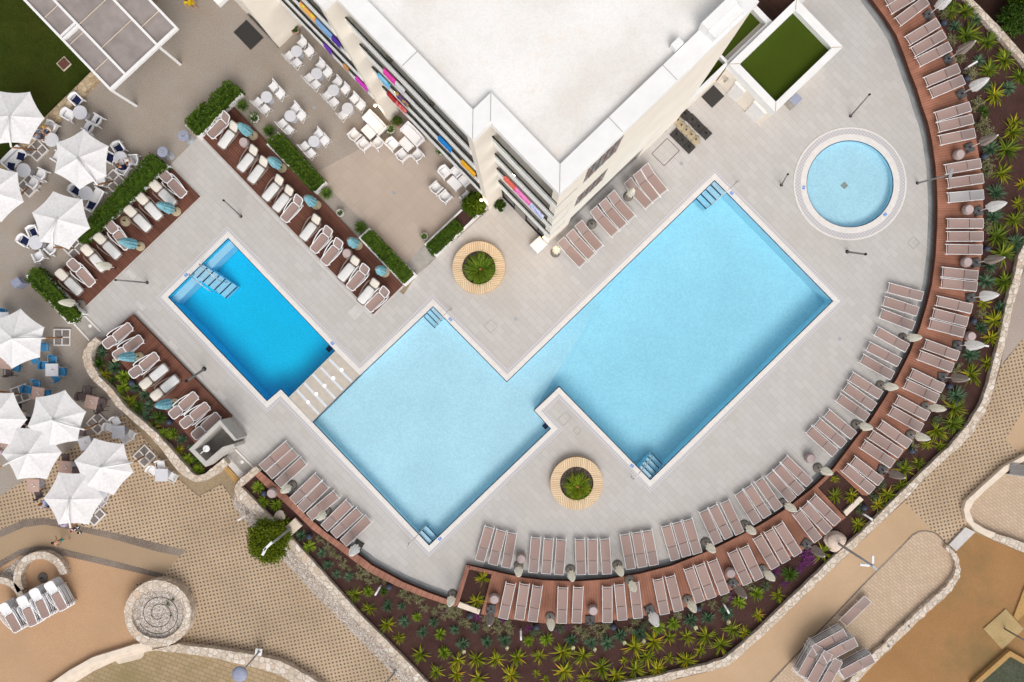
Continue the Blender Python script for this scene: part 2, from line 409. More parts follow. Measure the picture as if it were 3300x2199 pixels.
    ms = n.nodes.new('ShaderNodeMixShader'); n.links.new(fr.outputs[0], ms.inputs[0]); n.links.new(tr.outputs[0], ms.inputs[1]); n.links.new(gl.outputs[0], ms.inputs[2])
    n.links.new(ms.outputs[0], out.inputs['Surface'])
    va = n.nodes.new('ShaderNodeVolumeAbsorption'); va.inputs['Color'].default_value = (0.02, 0.86, 1.0, 1); va.inputs['Density'].default_value = 0.19
    n.links.new(va.outputs[0], out.inputs['Volume'])
    n.nodes.remove(b)
    M['water'] = m
    # building
    M['wall'] = plain('cream_render', (0.83, 0.76, 0.67), 0.85, 0, 0.05, 0.6)
    M['white'] = plain('white_render', (0.83, 0.82, 0.81), 0.7, 0, 0.04, 1.5)
    m, n, b = nt('white_roof_membrane'); v = coord(n)
    cc = ramp(n, noise(n, v, 0.35, 7.0, 0.62), [(0.34, (0.73, 0.685, 0.64)), (0.5, (0.80, 0.775, 0.745)), (0.66, (0.86, 0.845, 0.83))])
    mk = ramp(n, noise(n, v, 0.7, 8.0, 0.7), [(0.54, (0, 0, 0)), (0.72, (0.6,) * 3)])
    cc = mix(n, mk, cc, (0.74, 0.64, 0.54))
    cc = mix(n, 1.0, cc, ramp(n, noise(n, v, 12.0, 4.0), [(0.25, (0.93,) * 3), (0.6, (1.02,) * 3)]), 'MULTIPLY')
    setc(n, b, cc); b.inputs['Roughness'].default_value = 0.9; M['roof'] = m
    M['dark'] = plain('dark_metal', (0.025, 0.024, 0.023), 0.45, 0.3, 0.1)
    M['darkglass'] = plain('dark_glazing', (0.045, 0.05, 0.062), 0.12, 0, 0.1, 1.0)
    M['recess'] = plain('balcony_back_wall', (0.30, 0.27, 0.23), 0.8, 0, 0.1)
    m, n, b = nt('balcony_glass'); out = n.nodes['Material Output']
    tr = n.nodes.new('ShaderNodeBsdfTransparent'); tr.inputs[0].default_value = (0.80, 0.88, 0.86, 1)
    b.inputs['Base Color'].default_value = (0.62, 0.68, 0.67, 1); b.inputs['Roughness'].default_value = 0.08
    ms = n.nodes.new('ShaderNodeMixShader'); ms.inputs[0].default_value = 0.62
    n.links.new(tr.outputs[0], ms.inputs[1]); n.links.new(b.outputs[0], ms.inputs[2]); n.links.new(ms.outputs[0], out.inputs['Surface'])
    M['glass'] = m
    def glow(name, c, e):
        m, n, b = nt(name); b.inputs['Base Color'].default_value = col(c); b.inputs['Emission Color'].default_value = col(c); b.inputs['Emission Strength'].default_value = e; return m
    M['lampglow'] = glow('lit_wall_lamp', (1.0, 0.72, 0.38), 8.0)
    M['underglow'] = glow('lit_step_light', (1.0, 0.98, 0.95), 1.2)
    # furniture
    M['frame'] = plain('white_powder_coat', (0.80, 0.79, 0.79), 0.4, 0, 0.03)
    M['shower'] = plain('pale_grey_render', (0.50, 0.475, 0.44), 0.8, 0, 0.06, 2.0)
    M['sling'] = plain('taupe_sling_mesh', (0.350, 0.245, 0.215), 0.7, 0, 0.06, 30.0, 0.10)
    M['slingback'] = plain('taupe_backrest_mesh', (0.315, 0.235, 0.215), 0.7, 0, 0.06, 30.0, 0.10)
    M['greysling'] = plain('grey_sling_mesh', (0.40, 0.385, 0.38), 0.7, 0, 0.05, 30.0)
    M['resin'] = plain('white_resin', (0.82, 0.81, 0.82), 0.35, 0, 0.03, 3.0, 0.04)
    M['tauperesin'] = plain('taupe_resin', (0.24, 0.19, 0.165), 0.45, 0, 0.05)
    M['cushion'] = plain('cream_cushion', (0.72, 0.67, 0.59), 0.9, 0, 0.05, 5.0, 0.06)
    M['cushion2'] = plain('white_cushion', (0.70, 0.69, 0.68), 0.9, 0, 0.05, 5.0, 0.06)
    M['navycloth'] = plain('navy_cloth', (0.012, 0.018, 0.065), 0.9, 0, 0.15)
    M['canvas'] = cloth_mat('white_canvas', (0.86, 0.845, 0.85), .2)
    M['whitefold'] = cloth_mat('folded_white_canvas', (0.96, 0.95, 0.94), .6)
    M['cream'] = cloth_mat('cream_canvas', (0.95, 0.91, 0.83), .6)
    M['taupe'] = cloth_mat('taupe_canvas', (0.36, 0.305, 0.265), .25)
    M['teal'] = cloth_mat('faded_blue_canvas', (0.30, 0.60, 0.69), .35, .28)
    M['wood'] = plain('varnished_pole_wood', (0.34, 0.16, 0.055), 0.5, 0, 0.2)
    M['straw'] = plain('pebbledash_base', (0.40, 0.33, 0.22), 0.95, 0, 0.3, 30.0)
    M['basegrey'] = plain('grey_pebble_base', (0.185, 0.165, 0.145), 0.95, 0, 0.3, 30.0, 0.3)
    M['basedark'] = plain('dark_rubber_base', (0.055, 0.05, 0.047), 0.8, 0, 0.15, 8.0, 0.2)
    M['baseslab'] = plain('grey_slab_base', (0.10, 0.098, 0.098), 0.8, 0, 0.15, 8.0, 0.2)
    M['mauve'] = plain('mauve_barrel_stone', (0.38, 0.30, 0.285), 0.85, 0, 0.08, 20.0, 0.06)
    M['mauvetop'] = plain('mauve_barrel_lid', (0.49, 0.395, 0.385), 0.8, 0, 0.06, 20.0, 0.06)
    M['bluelamp'] = plain('blue_grey_globe', (0.055, 0.065, 0.095), 0.35, 0, 0.1)
    M['steel'] = plain('brushed_steel', (0.50, 0.49, 0.48), 0.35, 0.7, 0.08)
    M['greymetal'] = plain('grey_painted_metal', (0.26, 0.245, 0.235), 0.45, 0.3, 0.08)
    M['zinc'] = plain('galvanised_metal', (0.40, 0.41, 0.43), 0.45, 0.4, 0.1)
    M['bin'] = plain('blue_grey_bin', (0.30, 0.32, 0.42), 0.45, 0, 0.1)
    M['shade'] = plain('mauve_grey_awning', (0.300, 0.262, 0.250), 0.9, 0, 0.16, 1.3)
    M['rose'] = plain('rose_table_top', (0.50, 0.345, 0.295), 0.6, 0, 0.06)
    M['palegrey'] = plain('pale_grey_top', (0.62, 0.62, 0.66), 0.5, 0, 0.05)
    M['blue'] = plain('blue_seat_weave', (0.045, 0.22, 0.42), 0.7, 0, 0.12, 10.0, 0.15)
    M['darkseat'] = plain('dark_seat_weave', (0.035, 0.03, 0.03), 0.7, 0, 0.15)
    M['mauveseat'] = plain('mauve_seat_weave', (0.155, 0.115, 0.115), 0.7, 0, 0.12)
    M['slab'] = speckle('grey_pebble_slab', (0.20, 0.17, 0.155), (0.30, 0.265, 0.25), 3.0, 30.0, 0.45, 0.95)
    M['benchwood'] = planks('pale_bench_boards', (0.62, 0.44, 0.24), (0.72, 0.53, 0.31), 0.105, None, (0, 0, 1.25), 0.14, (0.16, 0.09, 0.04))
    M['benchside'] = plain('pale_bench_side', (0.50, 0.34, 0.18), 0.6, 0, 0.1)
    M['potbrown'] = plain('terracotta_pot', (0.36, 0.25, 0.19), 0.8, 0, 0.1)
    M['rustlid'] = plain('rust_brown_lid', (0.135, 0.06, 0.045), 0.8, 0, 0.2, 8.0)
    M['mat'] = plain('charcoal_door_mat', (0.05, 0.047, 0.045), 0.95, 0, 0.1, 30.0)
    M['skin'] = plain('skin', (0.52, 0.29, 0.19), 0.6, 0, 0.05)
    M['rock'] = plain('pale_boulder', (0.62, 0.50, 0.42), 0.85, 0, 0.15, 3.0)
    M['pond'] = speckle('pond_green', (0.05, 0.06, 0.035), (0.085, 0.095, 0.055), 0.8, 8.0, 0.4, 0.25)
    M['tan'] = plain('tan_timber', (0.44, 0.27, 0.105), 0.8, 0, 0.12)
    M['pad'] = speckle('stained_concrete_pad', (0.40, 0.285, 0.13), (0.50, 0.36, 0.18), 1.0, 25.0, 0.2, 0.9, (0.45, 0.38, 0.24), 0.6)
    # foliage
    M['hedge'] = leafy('conifer_hedge_leaf', [(0.1, (0.02, 0.045, 0.003)), (0.5, (0.05, 0.095, 0.006)), (0.85, (0.09, 0.15, 0.012)), (1.0, (0.13, 0.19, 0.02))])
    M['bushy'] = leafy('green_bush_leaf', [(0.1, (0.02, 0.05, 0.008)), (0.5, (0.05, 0.105, 0.014)), (1.0, (0.12, 0.18, 0.03))])
    M['ball'] = leafy('olive_ball_leaf', [(0.1, (0.04, 0.08, 0.005)), (0.5, (0.12, 0.16, 0.008)), (0.9, (0.27, 0.29, 0.014)), (1.0, (0.36, 0.33, 0.02))])
    M['flax'] = leafy('flax_blade', [(0.08, (0.06, 0.09, 0.006)), (0.42, (0.13, 0.17, 0.010)), (0.68, (0.27, 0.26, 0.012)), (0.88, (0.50, 0.37, 0.02)), (1.0, (0.56, 0.33, 0.03))])
    M['flaxg'] = leafy('green_flax_blade', [(0.1, (0.04, 0.07, 0.008)), (0.5, (0.11, 0.16, 0.012)), (0.85, (0.26, 0.27, 0.02)), (1.0, (0.45, 0.38, 0.03))])
    M['yucca'] = leafy('bright_yucca_blade', [(0.1, (0.09, 0.15, 0.008)), (0.5, (0.19, 0.28, 0.018)), (1.0, (0.36, 0.44, 0.06))])
    M['yucca2'] = leafy('mid_green_yucca_blade', [(0.1, (0.025, 0.06, 0.010)), (0.5, (0.06, 0.12, 0.016)), (1.0, (0.15, 0.22, 0.035))])
    M['agave'] = leafy('blue_green_blade', [(0.1, (0.03, 0.07, 0.03)), (0.5, (0.075, 0.14, 0.075)), (1.0, (0.17, 0.25, 0.15))])
    M['grassy'] = leafy('grass_clump_blade', [(0.1, (0.025, 0.06, 0.006)), (0.5, (0.065, 0.13, 0.015)), (1.0, (0.16, 0.25, 0.04))])
    M['silver'] = leafy('silvery_shrub_leaf', [(0.1, (0.09, 0.09, 0.04)), (0.5, (0.20, 0.19, 0.09)), (1.0, (0.36, 0.33, 0.19))])
    M['silver2'] = leafy('grey_green_shrub_leaf', [(0.1, (0.035, 0.05, 0.022)), (0.5, (0.08, 0.10, 0.045)), (1.0, (0.16, 0.18, 0.09))])
    M['purple'] = leafy('purple_flower', [(0.1, (0.05, 0.055, 0.02)), (0.45, (0.12, 0.03, 0.11)), (1.0, (0.34, 0.03, 0.32))])
    M['blossom'] = leafy('cream_blossom', [(0.1, (0.50, 0.48, 0.24)), (1.0, (0.80, 0.77, 0.55))])
mats()
# ------------------------------------------------------------------ outlines read off the photo (photo pixels)
ARC_IN = [(2770,-40),(2795.7,0),(2842.9,63.8),(2878.6,120),(2904,183.7),(2924.5,242),(2945,293),(2962.8,352),(2979,396),(2993,457),(3004.8,541),(3009,605),(3011,670),(3010,732.7),(3004.8,827.6),(2993.4,916.8),(2978,980.6),(2955,1057),(2922,1139),(2883.7,1215.8),(2853,1266.8),(2799.5,1351),(2748.5,1414.8),(2678.6,1507.7),(2607,1574),(2531.6,1633),(2455,1681.6),(2378.6,1722.4),(2302,1760.7),(2255,1781),(2159,1819),(2057,1844.4),(1955,1862),(1853,1868.6),(1751,1864.8),(1684.7,1856.6),(1608,1840),(1557,1828.6),(1503.6,1817)]
BAND_IN = [(1465.3,1938),(1442.3,1925.5),(1378.6,1902.6),(1302,1870.7),(1200,1815.8),(1183.7,1802),(1117,1754.6),(1056,1712.5),(992,1657.7),(941,1604),(903,1565.8),(852,1522.4),(831.6,1504.6)]
DECK_OUT = [(2975,-40),(2991,5),(3019,61),(3052,115),(3067,163),(3082.7,204),(3098,245),(3118,324),(3128.6,357),(3144,434),(3156.6,513),(3165.6,579.6),(3168.5,656),(3168,725.5),(3166,802),(3159,853),(3149,910),(3133.7,993),(3108,1080),(3082.7,1152),(3044,1234),(3006,1303),(2975.5,1366),(2942,1417),(2924.5,1442.9),(2878.6,1499),(2827.6,1562),(2794,1599)]
DECK_OUT2 = [(2726.8,1667.6),(2684.7,1702),(2633.7,1742.9),(2582.7,1776),(2506,1819),(2429.6,1865),(2353,1903.6),(2276.5,1934),(2200,1960),(2108,1980),(2006,1995.4),(1929.6,2006),(1827.6,2011),(1751,2009),(1700,2004),(1608,1991.6),(1549.5,1980)]
BAND_OUT = [(1467.9,1956),(1437,1948.5),(1353,1920),(1276.5,1888.5),(1200,1850),(1148,1814),(1081.6,1762),(1005,1706),(954,1655),(913,1617),(857,1568),(822.7,1534)]
WALL_R_IN = [(3040,-90),(3113,0),(3200,97),(3300,204),(3390,330),(3400,520),(3330,720),(3282,828),(3271,886),(3253.6,937),(3238,1001),(3225.5,1072.4),(3210,1134),(3195,1193),(3179.6,1254),(3156.6,1310),(3118,1371),(3057,1442.9),(3031.6,1463.8),(2955,1537.8),(2878.6,1611.7),(2802,1690.8),(2700,1782.7),(2605.6,1873),(2526.5,1949.5),(2445,2028.6),(2373.5,2092),(2332.6,2123),(2276.5,2143),(2200,2158.7),(2108,2181.7),(2006,2199.5),(1900,2222)]
WALL_R_OUT = [(3065,-95),(3136,0),(3220,85),(3300,176),(3410,310),(3425,520),(3350,730),(3303,840),(3290,900),(3274,955),(3258,1015),(3245.5,1080),(3233,1134),(3218,1193),(3201,1262),(3174.5,1330.6),(3138.8,1389),(3087.8,1448),(3057,1468.9),(2980.6,1545.4),(2904,1622),(2827.6,1696),(2725.5,1794),(2638.8,1875.5),(2557,1954.6),(2475.5,2033.7),(2393.9,2107.7),(2353,2143),(2302,2161),(2200,2181.7),(2146,2197),(2020,2222),(1910,2245)]
WALL_L_IN = [(839,1517),(778,1571),(840,1634),(920,1714),(1000,1799),(1081.6,1893.4),(1168,1987.8),(1260,2079.6),(1373.5,2197),(1420,2245)]
WALL_L_OUT = [(824,1504),(788,1532.7),(765,1553),(753.8,1578.6),(765,1610),(813.8,1650),(880,1712),(961.7,1799),(1051,1896),(1120,1972.5),(1209,2059),(1276.5,2133),(1343,2197),(1385,2240)]
POOL = [(735.3,767),(1080.8,1130.8),(1159.9,1209.9),(1395.6,986.8),(1633.4,1229.3),(2303.3,580),(2686,970.5),(2095.3,1548.7),(1802,1248),(1722.5,1323),(1776,1382),(1383,1759),(1006.5,1361),(905.4,1255.4),(860.7,1293.8),(541,958)]
PB, PE, PF, PG = (1080.8,1130.8),(1159.9,1209.9),(1006.5,1361),(930,1281)
KID = (2739.3, 593.0)
def circle(c, r, n=64, z=0.0):
    return [P(c[0] + r * math.cos(2 * math.pi * k / n), c[1] - r * math.sin(2 * math.pi * k / n), z) for k in range(n)]
def offset(pts, d):
    pts = [Vector((p[0], p[1])) for p in pts]; n = len(pts)
    a = sum(pts[i].x * pts[(i + 1) % n].y - pts[(i + 1) % n].x * pts[i].y for i in range(n))
    s = 1 if a > 0 else -1
    out = []
    for i in range(n):
        p0, p1, p2 = pts[i - 1], pts[i], pts[(i + 1) % n]
        e1 = (p1 - p0).normalized(); e2 = (p2 - p1).normalized()
        n1 = Vector((e1.y, -e1.x)) * s; n2 = Vector((e2.y, -e2.x)) * s
        k = 1 + n1.dot(n2)
        out.append(p1 + (n1 + n2) * (d / max(k, 0.3)))
    return [Vector((p.x, p.y, 0)) for p in out]
pool_w = poly(POOL)
cop_in, cop_mid, cop_out = offset(pool_w, 0.0), offset(pool_w, 0.27), offset(pool_w, 0.50)

# ------------------------------------------------------------------ ground
def ground():
    big = [Vector((-300, -300, 0)), Vector((300, -300, 0)), Vector((300, 300, 0)), Vector((-300, 300, 0))]
    hole = poly([(700,720),(1100,1000),(1400,930),(2300,540),(2620,395),(2900,395),(2950,800),(2720,1000),(2100,1590),(1400,1790),(840,1330),(500,950)])
    struct('ground', MB().sheet([big, hole], -0.03), M['base'])
    kid_out = circle(KID, 182)
    terrace = ARC_IN + BAND_IN + [(800,1540),(735,1500),(700,1495),(609,1449),(440,1250),(325,1098),(240,1040),(215,1000),(300,790),(540,540),(600,480),(645,437),(700,480),(1300,950),(1345,884),(1385,850),(1410,826),(1570,682),(1660,600),(1800,740),(2150,420),(2230,200),(2480,-60)]
    struct('pool_terrace', MB().sheet([poly(terrace), cop_out, kid_out], 0.0), M['tile'])
    # grating along the foot of the curved deck
    ins = [P(*p) for p in ARC_IN[:-1]]; cx = P(1860, 720)
    strip = ins + [p + (cx - p).normalized() * 0.36 for p in reversed(ins)]
    struct('drain_strip', MB().sheet([strip], 0.004), M['drain'])
    ins = [P(*p) for p in BAND_IN[1:]]; strip = ins + [p + (cx - p).normalized() * 0.34 for p in reversed(ins)]
    struct('drain_strip', MB().sheet([strip], 0.004), M['drain'])
    # plaza in front of the hotel and round the restaurant tables
    plaza = [(-120,2100),(-120,560),(0,545),(46,489),(102,453),(199,374),(319,251),(420,120),(600,-120),(1500,-120),(1700,560),(1575,690),(1410,826),(1345,884),(1300,925),(700,480),(645,437),(540,540),(300,790),(215,1000),(270,1015),(330,1102),(290,1180),(320,1240),(398,1334),(0,1600)]
    struct('plaza', MB().sheet([poly(plaza)], -0.004), M['agg'])
    struct('plaza_tiles', MB().sheet([poly([(1010,560),(1180,470),(1330,370),(1575,640),(1500,668),(1366,787),(1408,826),(1345,884),(1195,736)])], 0.0), M['tile2'])
    struct('plaza_tiles', MB().sheet([poly([(560,520),(640,445),(690,500),(640,560)])], 0.003), M['tile'])
    # lawn
    lawn = [(-300,560),(0,522),(122,398.5),(291,234.7),(400,120),(360,-300),(-300,-300)]
    struct('lawn', MB().sheet([poly(lawn)], 0.05), M['lawn'])
    # soil beyond the wall, top right corner
    struct('garden_soil', MB().sheet([poly([(3065,-95),(3136,0),(3220,85),(3300,176),(3500,330),(3600,-300),(3000,-300)])], 0.0), M['soil'])
    # planted bed
    bed = ARC_IN + BAND_IN + [(822,1534)] + WALL_L_IN[1:] + [(1420,2260),(1900,2260)] + list(reversed(WALL_R_IN[:-1]))
    struct('mulch_bed', MB().sheet([poly(bed, 0.25)], 0.25), M['mulch'])
    # patterned paving and paths, lower left
    pin = [(398,1334),(470,1420),(560,1530),(640,1600),(715,1560),(745,1600),(800,1690),(905.6,1799),(1005,1906),(1107,2011),(1209,2113),(1263,2169),(1320,2230),(1060,2230),(966.8,2163.8),(903,2130.6),(835.7,2115),(733.7,2097.5),(573,2077),(480,2090),(400,1990),(440,1880),(517,1864),(580,1792),(600,1774),(510,1751),(382.6,1720),(255,1695),(191,1677),(140,1668),(76.5,1674.5),(0,1707.6),(-80,1745),(-80,1660),(0,1600)]
    struct('pinwheel_paving', MB().sheet([poly(pin)], 0.0), M['pin'])
    grav = [(753,1585),(765,1610),(813.8,1650),(880,1712),(961.7,1799),(1051,1896),(1120,1972.5),(1209,2059),(1276.5,2133),(1343,2197),(1380,2240),(1325,2235),(1263,2169),(1209,2113),(1107,2011),(1005,1906),(905.6,1799),(800,1690),(752,1632)]
    tag(MB().sheet([poly(grav)], 0.005).build('gravel', M['gravel']), 'white gravel strip along the foot of the rubble wall', 'gravel', kind='stuff')
    band1o = [(-80,1745),(0,1707.6),(76.5,1674.5),(140,1668),(191,1677),(255,1695),(382.6,1720),(510,1751),(600,1774)]
    band1i = [(579,1792),(510,1779),(382.6,1743),(255,1713),(204,1702.6),(143,1691),(76.5,1700),(0,1733),(-80,1772)]
    struct('cobble_band', MB().sheet([poly(band1o + band1i)], 0.0), M['cobble'])
    band2o = [(-80,1850),(0,1807),(63.8,1771),(127.6,1758.7),(191,1766),(255,1781.6),(382.6,1812),(525,1849)]
    band2i = [(517.9,1864),(382.6,1832.6),(255,1803),(183.7,1786.7),(127.6,1779),(63.8,1792),(0,1830),(-80,1874)]
    struct('path', MB().sheet([poly(list(reversed(band1i)) + [(600,1775),(540,1845)] + list(reversed(band2o)))], -0.004), M['drive'])
    struct('cobble_band', MB().sheet([poly(band2o + band2i)], 0.0), M['cobble'])
    sandy = band2i + [(-80,2300),(160,2210),(229.6,2156),(306,2113),(398,2085),(438.8,2072),(500,2060),(520,1900)]
    struct('sand_ground', MB().sheet([poly(sandy)], -0.008), M['sand'])
    brick = [(150,2260),(237,2199),(306,2158.7),(382.6,2123),(482,2096),(573,2090),(733.7,2110),(835.7,2130),(966.8,2178),(1030,2260)]
    struct('brick_paving', MB().sheet([poly(brick)], -0.008), M['brick2'])
    # stone steps below the round planter
    up = [(120,2240),(168,2199),(229.6,2156),(306,2113),(398,2085),(438.8,2072),(500,2062)]
    mid = [(505,2085),(445,2088),(400,2103),(306,2136),(229.6,2180),(195,2210),(160,2240)]
    low = [(195,2250),(237,2203),(306,2160),(382.6,2125),(482,2097),(520,2090)]
    struct('curved_step', MB().prism(poly(up + mid), -0.1, 0.30), M['curb'])
    struct('curved_step', MB().prism(poly([(150,2252),(195,2209.5),(229.6,2179.5),(306,2135.5),(400,2102.5),(445,2087.5),(505,2084.5)] + list(reversed(low))), -0.1, 0.14), M['curb'])
    struct('curved_step', MB().prism(poly([(373,2131),(384,2140),(455,2122),(464,2112),(465,2098),(480,2094),(382,2124)]), -0.1, 0.05), M['paleband'])
    # right side
    struct('pinwheel_paving', MB().sheet([poly([(3240,1160),(3300,1088),(3420,960),(3500,1400),(3300,1469),(3235.7,1504.6),(3159,1573.5),(3113,1616.8),(3105.6,1642),(3113,1675.5),(3118,1690),(3049.5,1754.6),(2914,1617),(2980.6,1545.4),(3057,1468.9),(3087.8,1448),(3138.8,1389),(3174.5,1330.6),(3201,1262),(3225,1182)])], 0.0), M['pin'])
    struct('pink_path', MB().sheet([poly([(3225,1182),(3233,1134),(3258,1015),(3290,900),(3350,730),(3480,600),(3480,960),(3300,1088)])], 0.0), M['pinkpath'])
    struct('sand_path', MB().sheet([poly([(2914,1617),(3049.5,1754.6),(3060,1765),(3087.8,1799),(3095,1837),(3087.8,1870),(3057,1913.8),(2988,1975),(2865.8,2092),(2766,2197),(2720,2250),(2020,2250),(2146,2197),(2302,2161),(2393.9,2107.7),(2557,1954.6),(2725.5,1794),(2827.6,1696)])], -0.004), M['sand2'])
    struct('sandy_fill', MB().sheet([poly([(3240,1420),(3310,1300),(3420,1200),(3420,1440),(3300,1469)])], 0.004), M['sand2'])
    br = [(2650,2240),(2740,2150),(2873,2001),(2942,1727),(2942,1727)]
    brick = [(2440,2250),(2560,2120),(2700,1975),(2800,1870),(2873,1798),(2918,1752),(2942,1727),(2962,1716),(2981,1713),(3005,1717),(3019,1724),(3045,1752),(3075,1800),(3080,1837),(3072,1866),(3042,1905),(2975,1965),(2853,2080),(2750,2180),(2690,2250)]
    struct('brick_paving', MB().sheet([poly(brick)], 0.0), M['brick'])
    edge = [(2430,2250),(2560,2113),(2700,1968),(2800,1863),(2873,1791),(2915,1748),(2938,1722),(2960,1711),(2981,1708.5),(3006,1713),(3022,1720),(3048,1749)]
    edge2 = [(3045,1752),(3019,1724),(3005,1717),(2981,1713),(2962,1716),(2942,1727),(2918,1752),(2873,1798),(2800,1870),(2700,1975),(2560,2120),(2440,2250)]
    struct('cobble_edging', MB().sheet([poly(edge + edge2)], 0.004), M['cobble'])
    struct('brick_paving', MB().sheet([poly([(3300,1486.7),(3261,1505),(3184.7,1573),(3138.8,1616.8),(3124.7,1647),(3138.8,1683),(3172,1703.6),(3210,1719),(3300,1749.5),(3480,1800),(3480,1440)])], 0.0), M['brick'])
    struct('earth_slope', MB().sheet([poly([(3077,1778),(3138,1718),(3195,1740),(3300,1785),(3500,1850),(3500,2300),(2700,2300),(2766,2197),(2865.8,2092),(2988,1975),(3057,1913.8),(3087.8,1870),(3095,1837),(3087.8,1799)])], -0.008), M['earth'])
    struct('step_strip', MB().prism(poly([(3108,1698),(3139,1714),(3077.5,1775),(3054.6,1754.6)]), -0.1, 0.14), M['greystep'])
    struct('pond', MB().sheet([poly([(3120,2199),(3247,2115),(3400,2180),(3400,2300),(3020,2300)])], 0.002), M['pond'])
ground()

# ------------------------------------------------------------------ pools
def pools():
    struct('pool_coping', MB().sheet([cop_mid, cop_in], 0.02), M['coping'])
    struct('overflow_grating', MB().sheet([cop_out, cop_mid], 0.012), M['grating'])
    def walls(mb, pts, z0, z1):
        n = len(pts); vs = [(p[0], p[1], z0) for p in pts] + [(p[0], p[1], z1) for p in pts]
        mb.add(vs, [(i, (i + 1) % n, n + (i + 1) % n, n + i) for i in range(n)])
    # left pool: deep
    L = poly([POOL[0], PB, PG, POOL[13], POOL[14], POOL[15]])
    mb = MB(); walls(mb, L, -1.7, 0.02); mb.sheet([L], -1.65); struct('pool_basin', mb, M['pool_left'])
    # middle and right pool: a floor that falls away to the right
    K1, K2 = POOL[4], POOL[9]
    mid = poly([PE, POOL[3], K1, K2, POOL[10], POOL[11], PF])
    mb = MB(); outl = poly([PE] + POOL[3:12] + [PF]); walls(mb, outl, -2.0, 0.02)
    mb.sheet([mid], -0.85)
    k1, k2 = P(*K1), P(*K2)
    s1, s2 = P(2000, 873.6), P(1802, 1248)
    z2 = -1.6
    r = [P(*POOL[5]), P(*POOL[6]), P(*POOL[7]), P(*POOL[8])]
    mb.add([(k1.x, k1.y, -0.85), (s1.x, s1.y, z2), (s2.x, s2.y, z2), (k2.x, k2.y, -0.85)], [(3, 2, 1, 0)])
    mb.sheet([[s1, r[0], r[1], r[2], r[3]]], z2)
    struct('pool_basin', mb, M['pool_mid'])
    kc = circle(KID, 140.5)
    mb = MB(); walls(mb, kc, -0.55, 0.02); mb.sheet([kc], -0.5); struct('pool_basin', mb, M['pool_kid'])
    struct('pool_coping', MB().sheet([circle(KID, 160), kc], 0.02), M['coping'])
    struct('overflow_grating', MB().sheet([circle(KID, 177), circle(KID, 160)], 0.012), M['grating'])
    struct('pool_coping', MB().sheet([circle(KID, 182.5), circle(KID, 177)], 0.02), M['coping'])
    # water fills each basin a little past its walls
    for pts, zb in ((L, -1.75), (outl, -2.1), (kc, -0.6)):
        struct('water', MB().prism(offset(pts, 0.03), zb, -0.05, True, True), M['water'])
    # dark tile line at the water's edge
    for pts in (L, outl, kc):
        a, b = offset(pts, 0.0), offset(pts, -0.045)
        struct('waterline_tile', MB().sheet([a, b], -0.035), M['navy'])
    # stone weir between the two pools with its slots and lights
    weir = MB().prism(poly([PB, PE, PF, PG]), -1.8, -0.01)
    struct('stone_weir', weir, M['concrete_weir'])
    f = T(900, 950, 1.4933)
    for (a, b, c, d) in ((240,310,350,420),(200,350,305,460),(160,382,270,500),(120,425,228,540),(85,460,190,575)):
        p, q = P(*f(a, b)), P(*f(c, d))
        u = (q - p).normalized(); w = Vector((-u.y, u.x, 0)) * 0.075
        struct('weir_slot', MB().sheet([[p - w, p + w, q + w, q - w]], 0.0), M['palegrey2'])
    for (u, v) in ((300,362),(260,402),(218,438),(178,478),(138,517)):
        p = P(*f(u, v))
        MB().lathe([(0.085, 0), (0.085, 0.01), (0.05, 0.02)], n=12).build('step_light', M['underglow'], loc=p, label='small lit lamp in the stone weir between pools, %s from upper right' % nth([300,260,218,178,138].index(u)), cat='lamp', group='lamps in the stone weir')
    # stairs
    def stairs(corner, along, ln, desc, tr, n, dz=0.22):
        al = Vector((along[0], -along[1], 0)).normalized(); de = Vector((desc[0], -desc[1], 0)).normalized()
        c = P(*corner); ln /= S; tr /= S
        mb = MB(); nav = MB()
        for k in range(n):
            z = -0.16 - dz * k
            a = c + de * (tr * k) + (al + de) * 0.0; b = c + de * (tr * (k + 1))
            mb.prism([a, a + al * ln, b + al * ln, b], -1.5, z)
            nav.prism([b - de * 0.05, b - de * 0.05 + al * ln, b + de * 0.004 + al * ln, b + de * 0.004], z - 0.06, z + 0.004)
        o = mb.build('pool_steps', M['step_tile'], kind='structure'); nav.build('nosing', M['navy'], o)
    stairs((2303.3,580), (.7,.715), 50, (-.718,.696), 18.5, 4)
    stairs((2095.3,1548.7), (-.7,-.72), 52, (.70,-.71), 16.5, 4)
    stairs((1383,1759), (-.7,-.72), 50, (.7,-.71), 18, 2)
    stairs((1395.6,986.8), (.7,.72), 52, (-.7,.7), 16, 3)
    # ledge and projecting stair of the deep pool
    A, Lc = P(735.3,767), P(541,958); d = (Lc - A).normalized(); nn = Vector((-d.y, d.x, 0))
    if nn.dot(P(800,1050) - A) < 0: nn = -nn
    struct('pool_ledge', MB().prism([A, Lc, Lc + nn * 0.42, A + nn * 0.42], -1.6, -0.55), M['step_tile'])
    f = T(500, 650, 2.24)
    p0, p1 = P(*f(335, 452)), P(*f(262, 525)); q0, q1 = P(*f(548, 605)), P(*f(460, 690))
    n = 6; mb = MB(); nav = MB()
    for k in range(n):
        a0, a1 = p0.lerp(q0, k / n), p1.lerp(q1, k / n); b0, b1 = p0.lerp(q0, (k + 1) / n), p1.lerp(q1, (k + 1) / n)
        z = -0.14 - 0.2 * k
        mb.prism([a0, a1, b1, b0], -1.62, z)
        e0, e1 = b0.lerp(a0, 0.14), b1.lerp(a1, 0.14)
        nav.prism([e0, e1, b1 + nn * .004, b0 + nn * .004], z - 0.06, z + 0.004)
    o = mb.build('pool_steps', M['step_tile'], kind='structure'); nav.build('nosing', M['navy'], o)
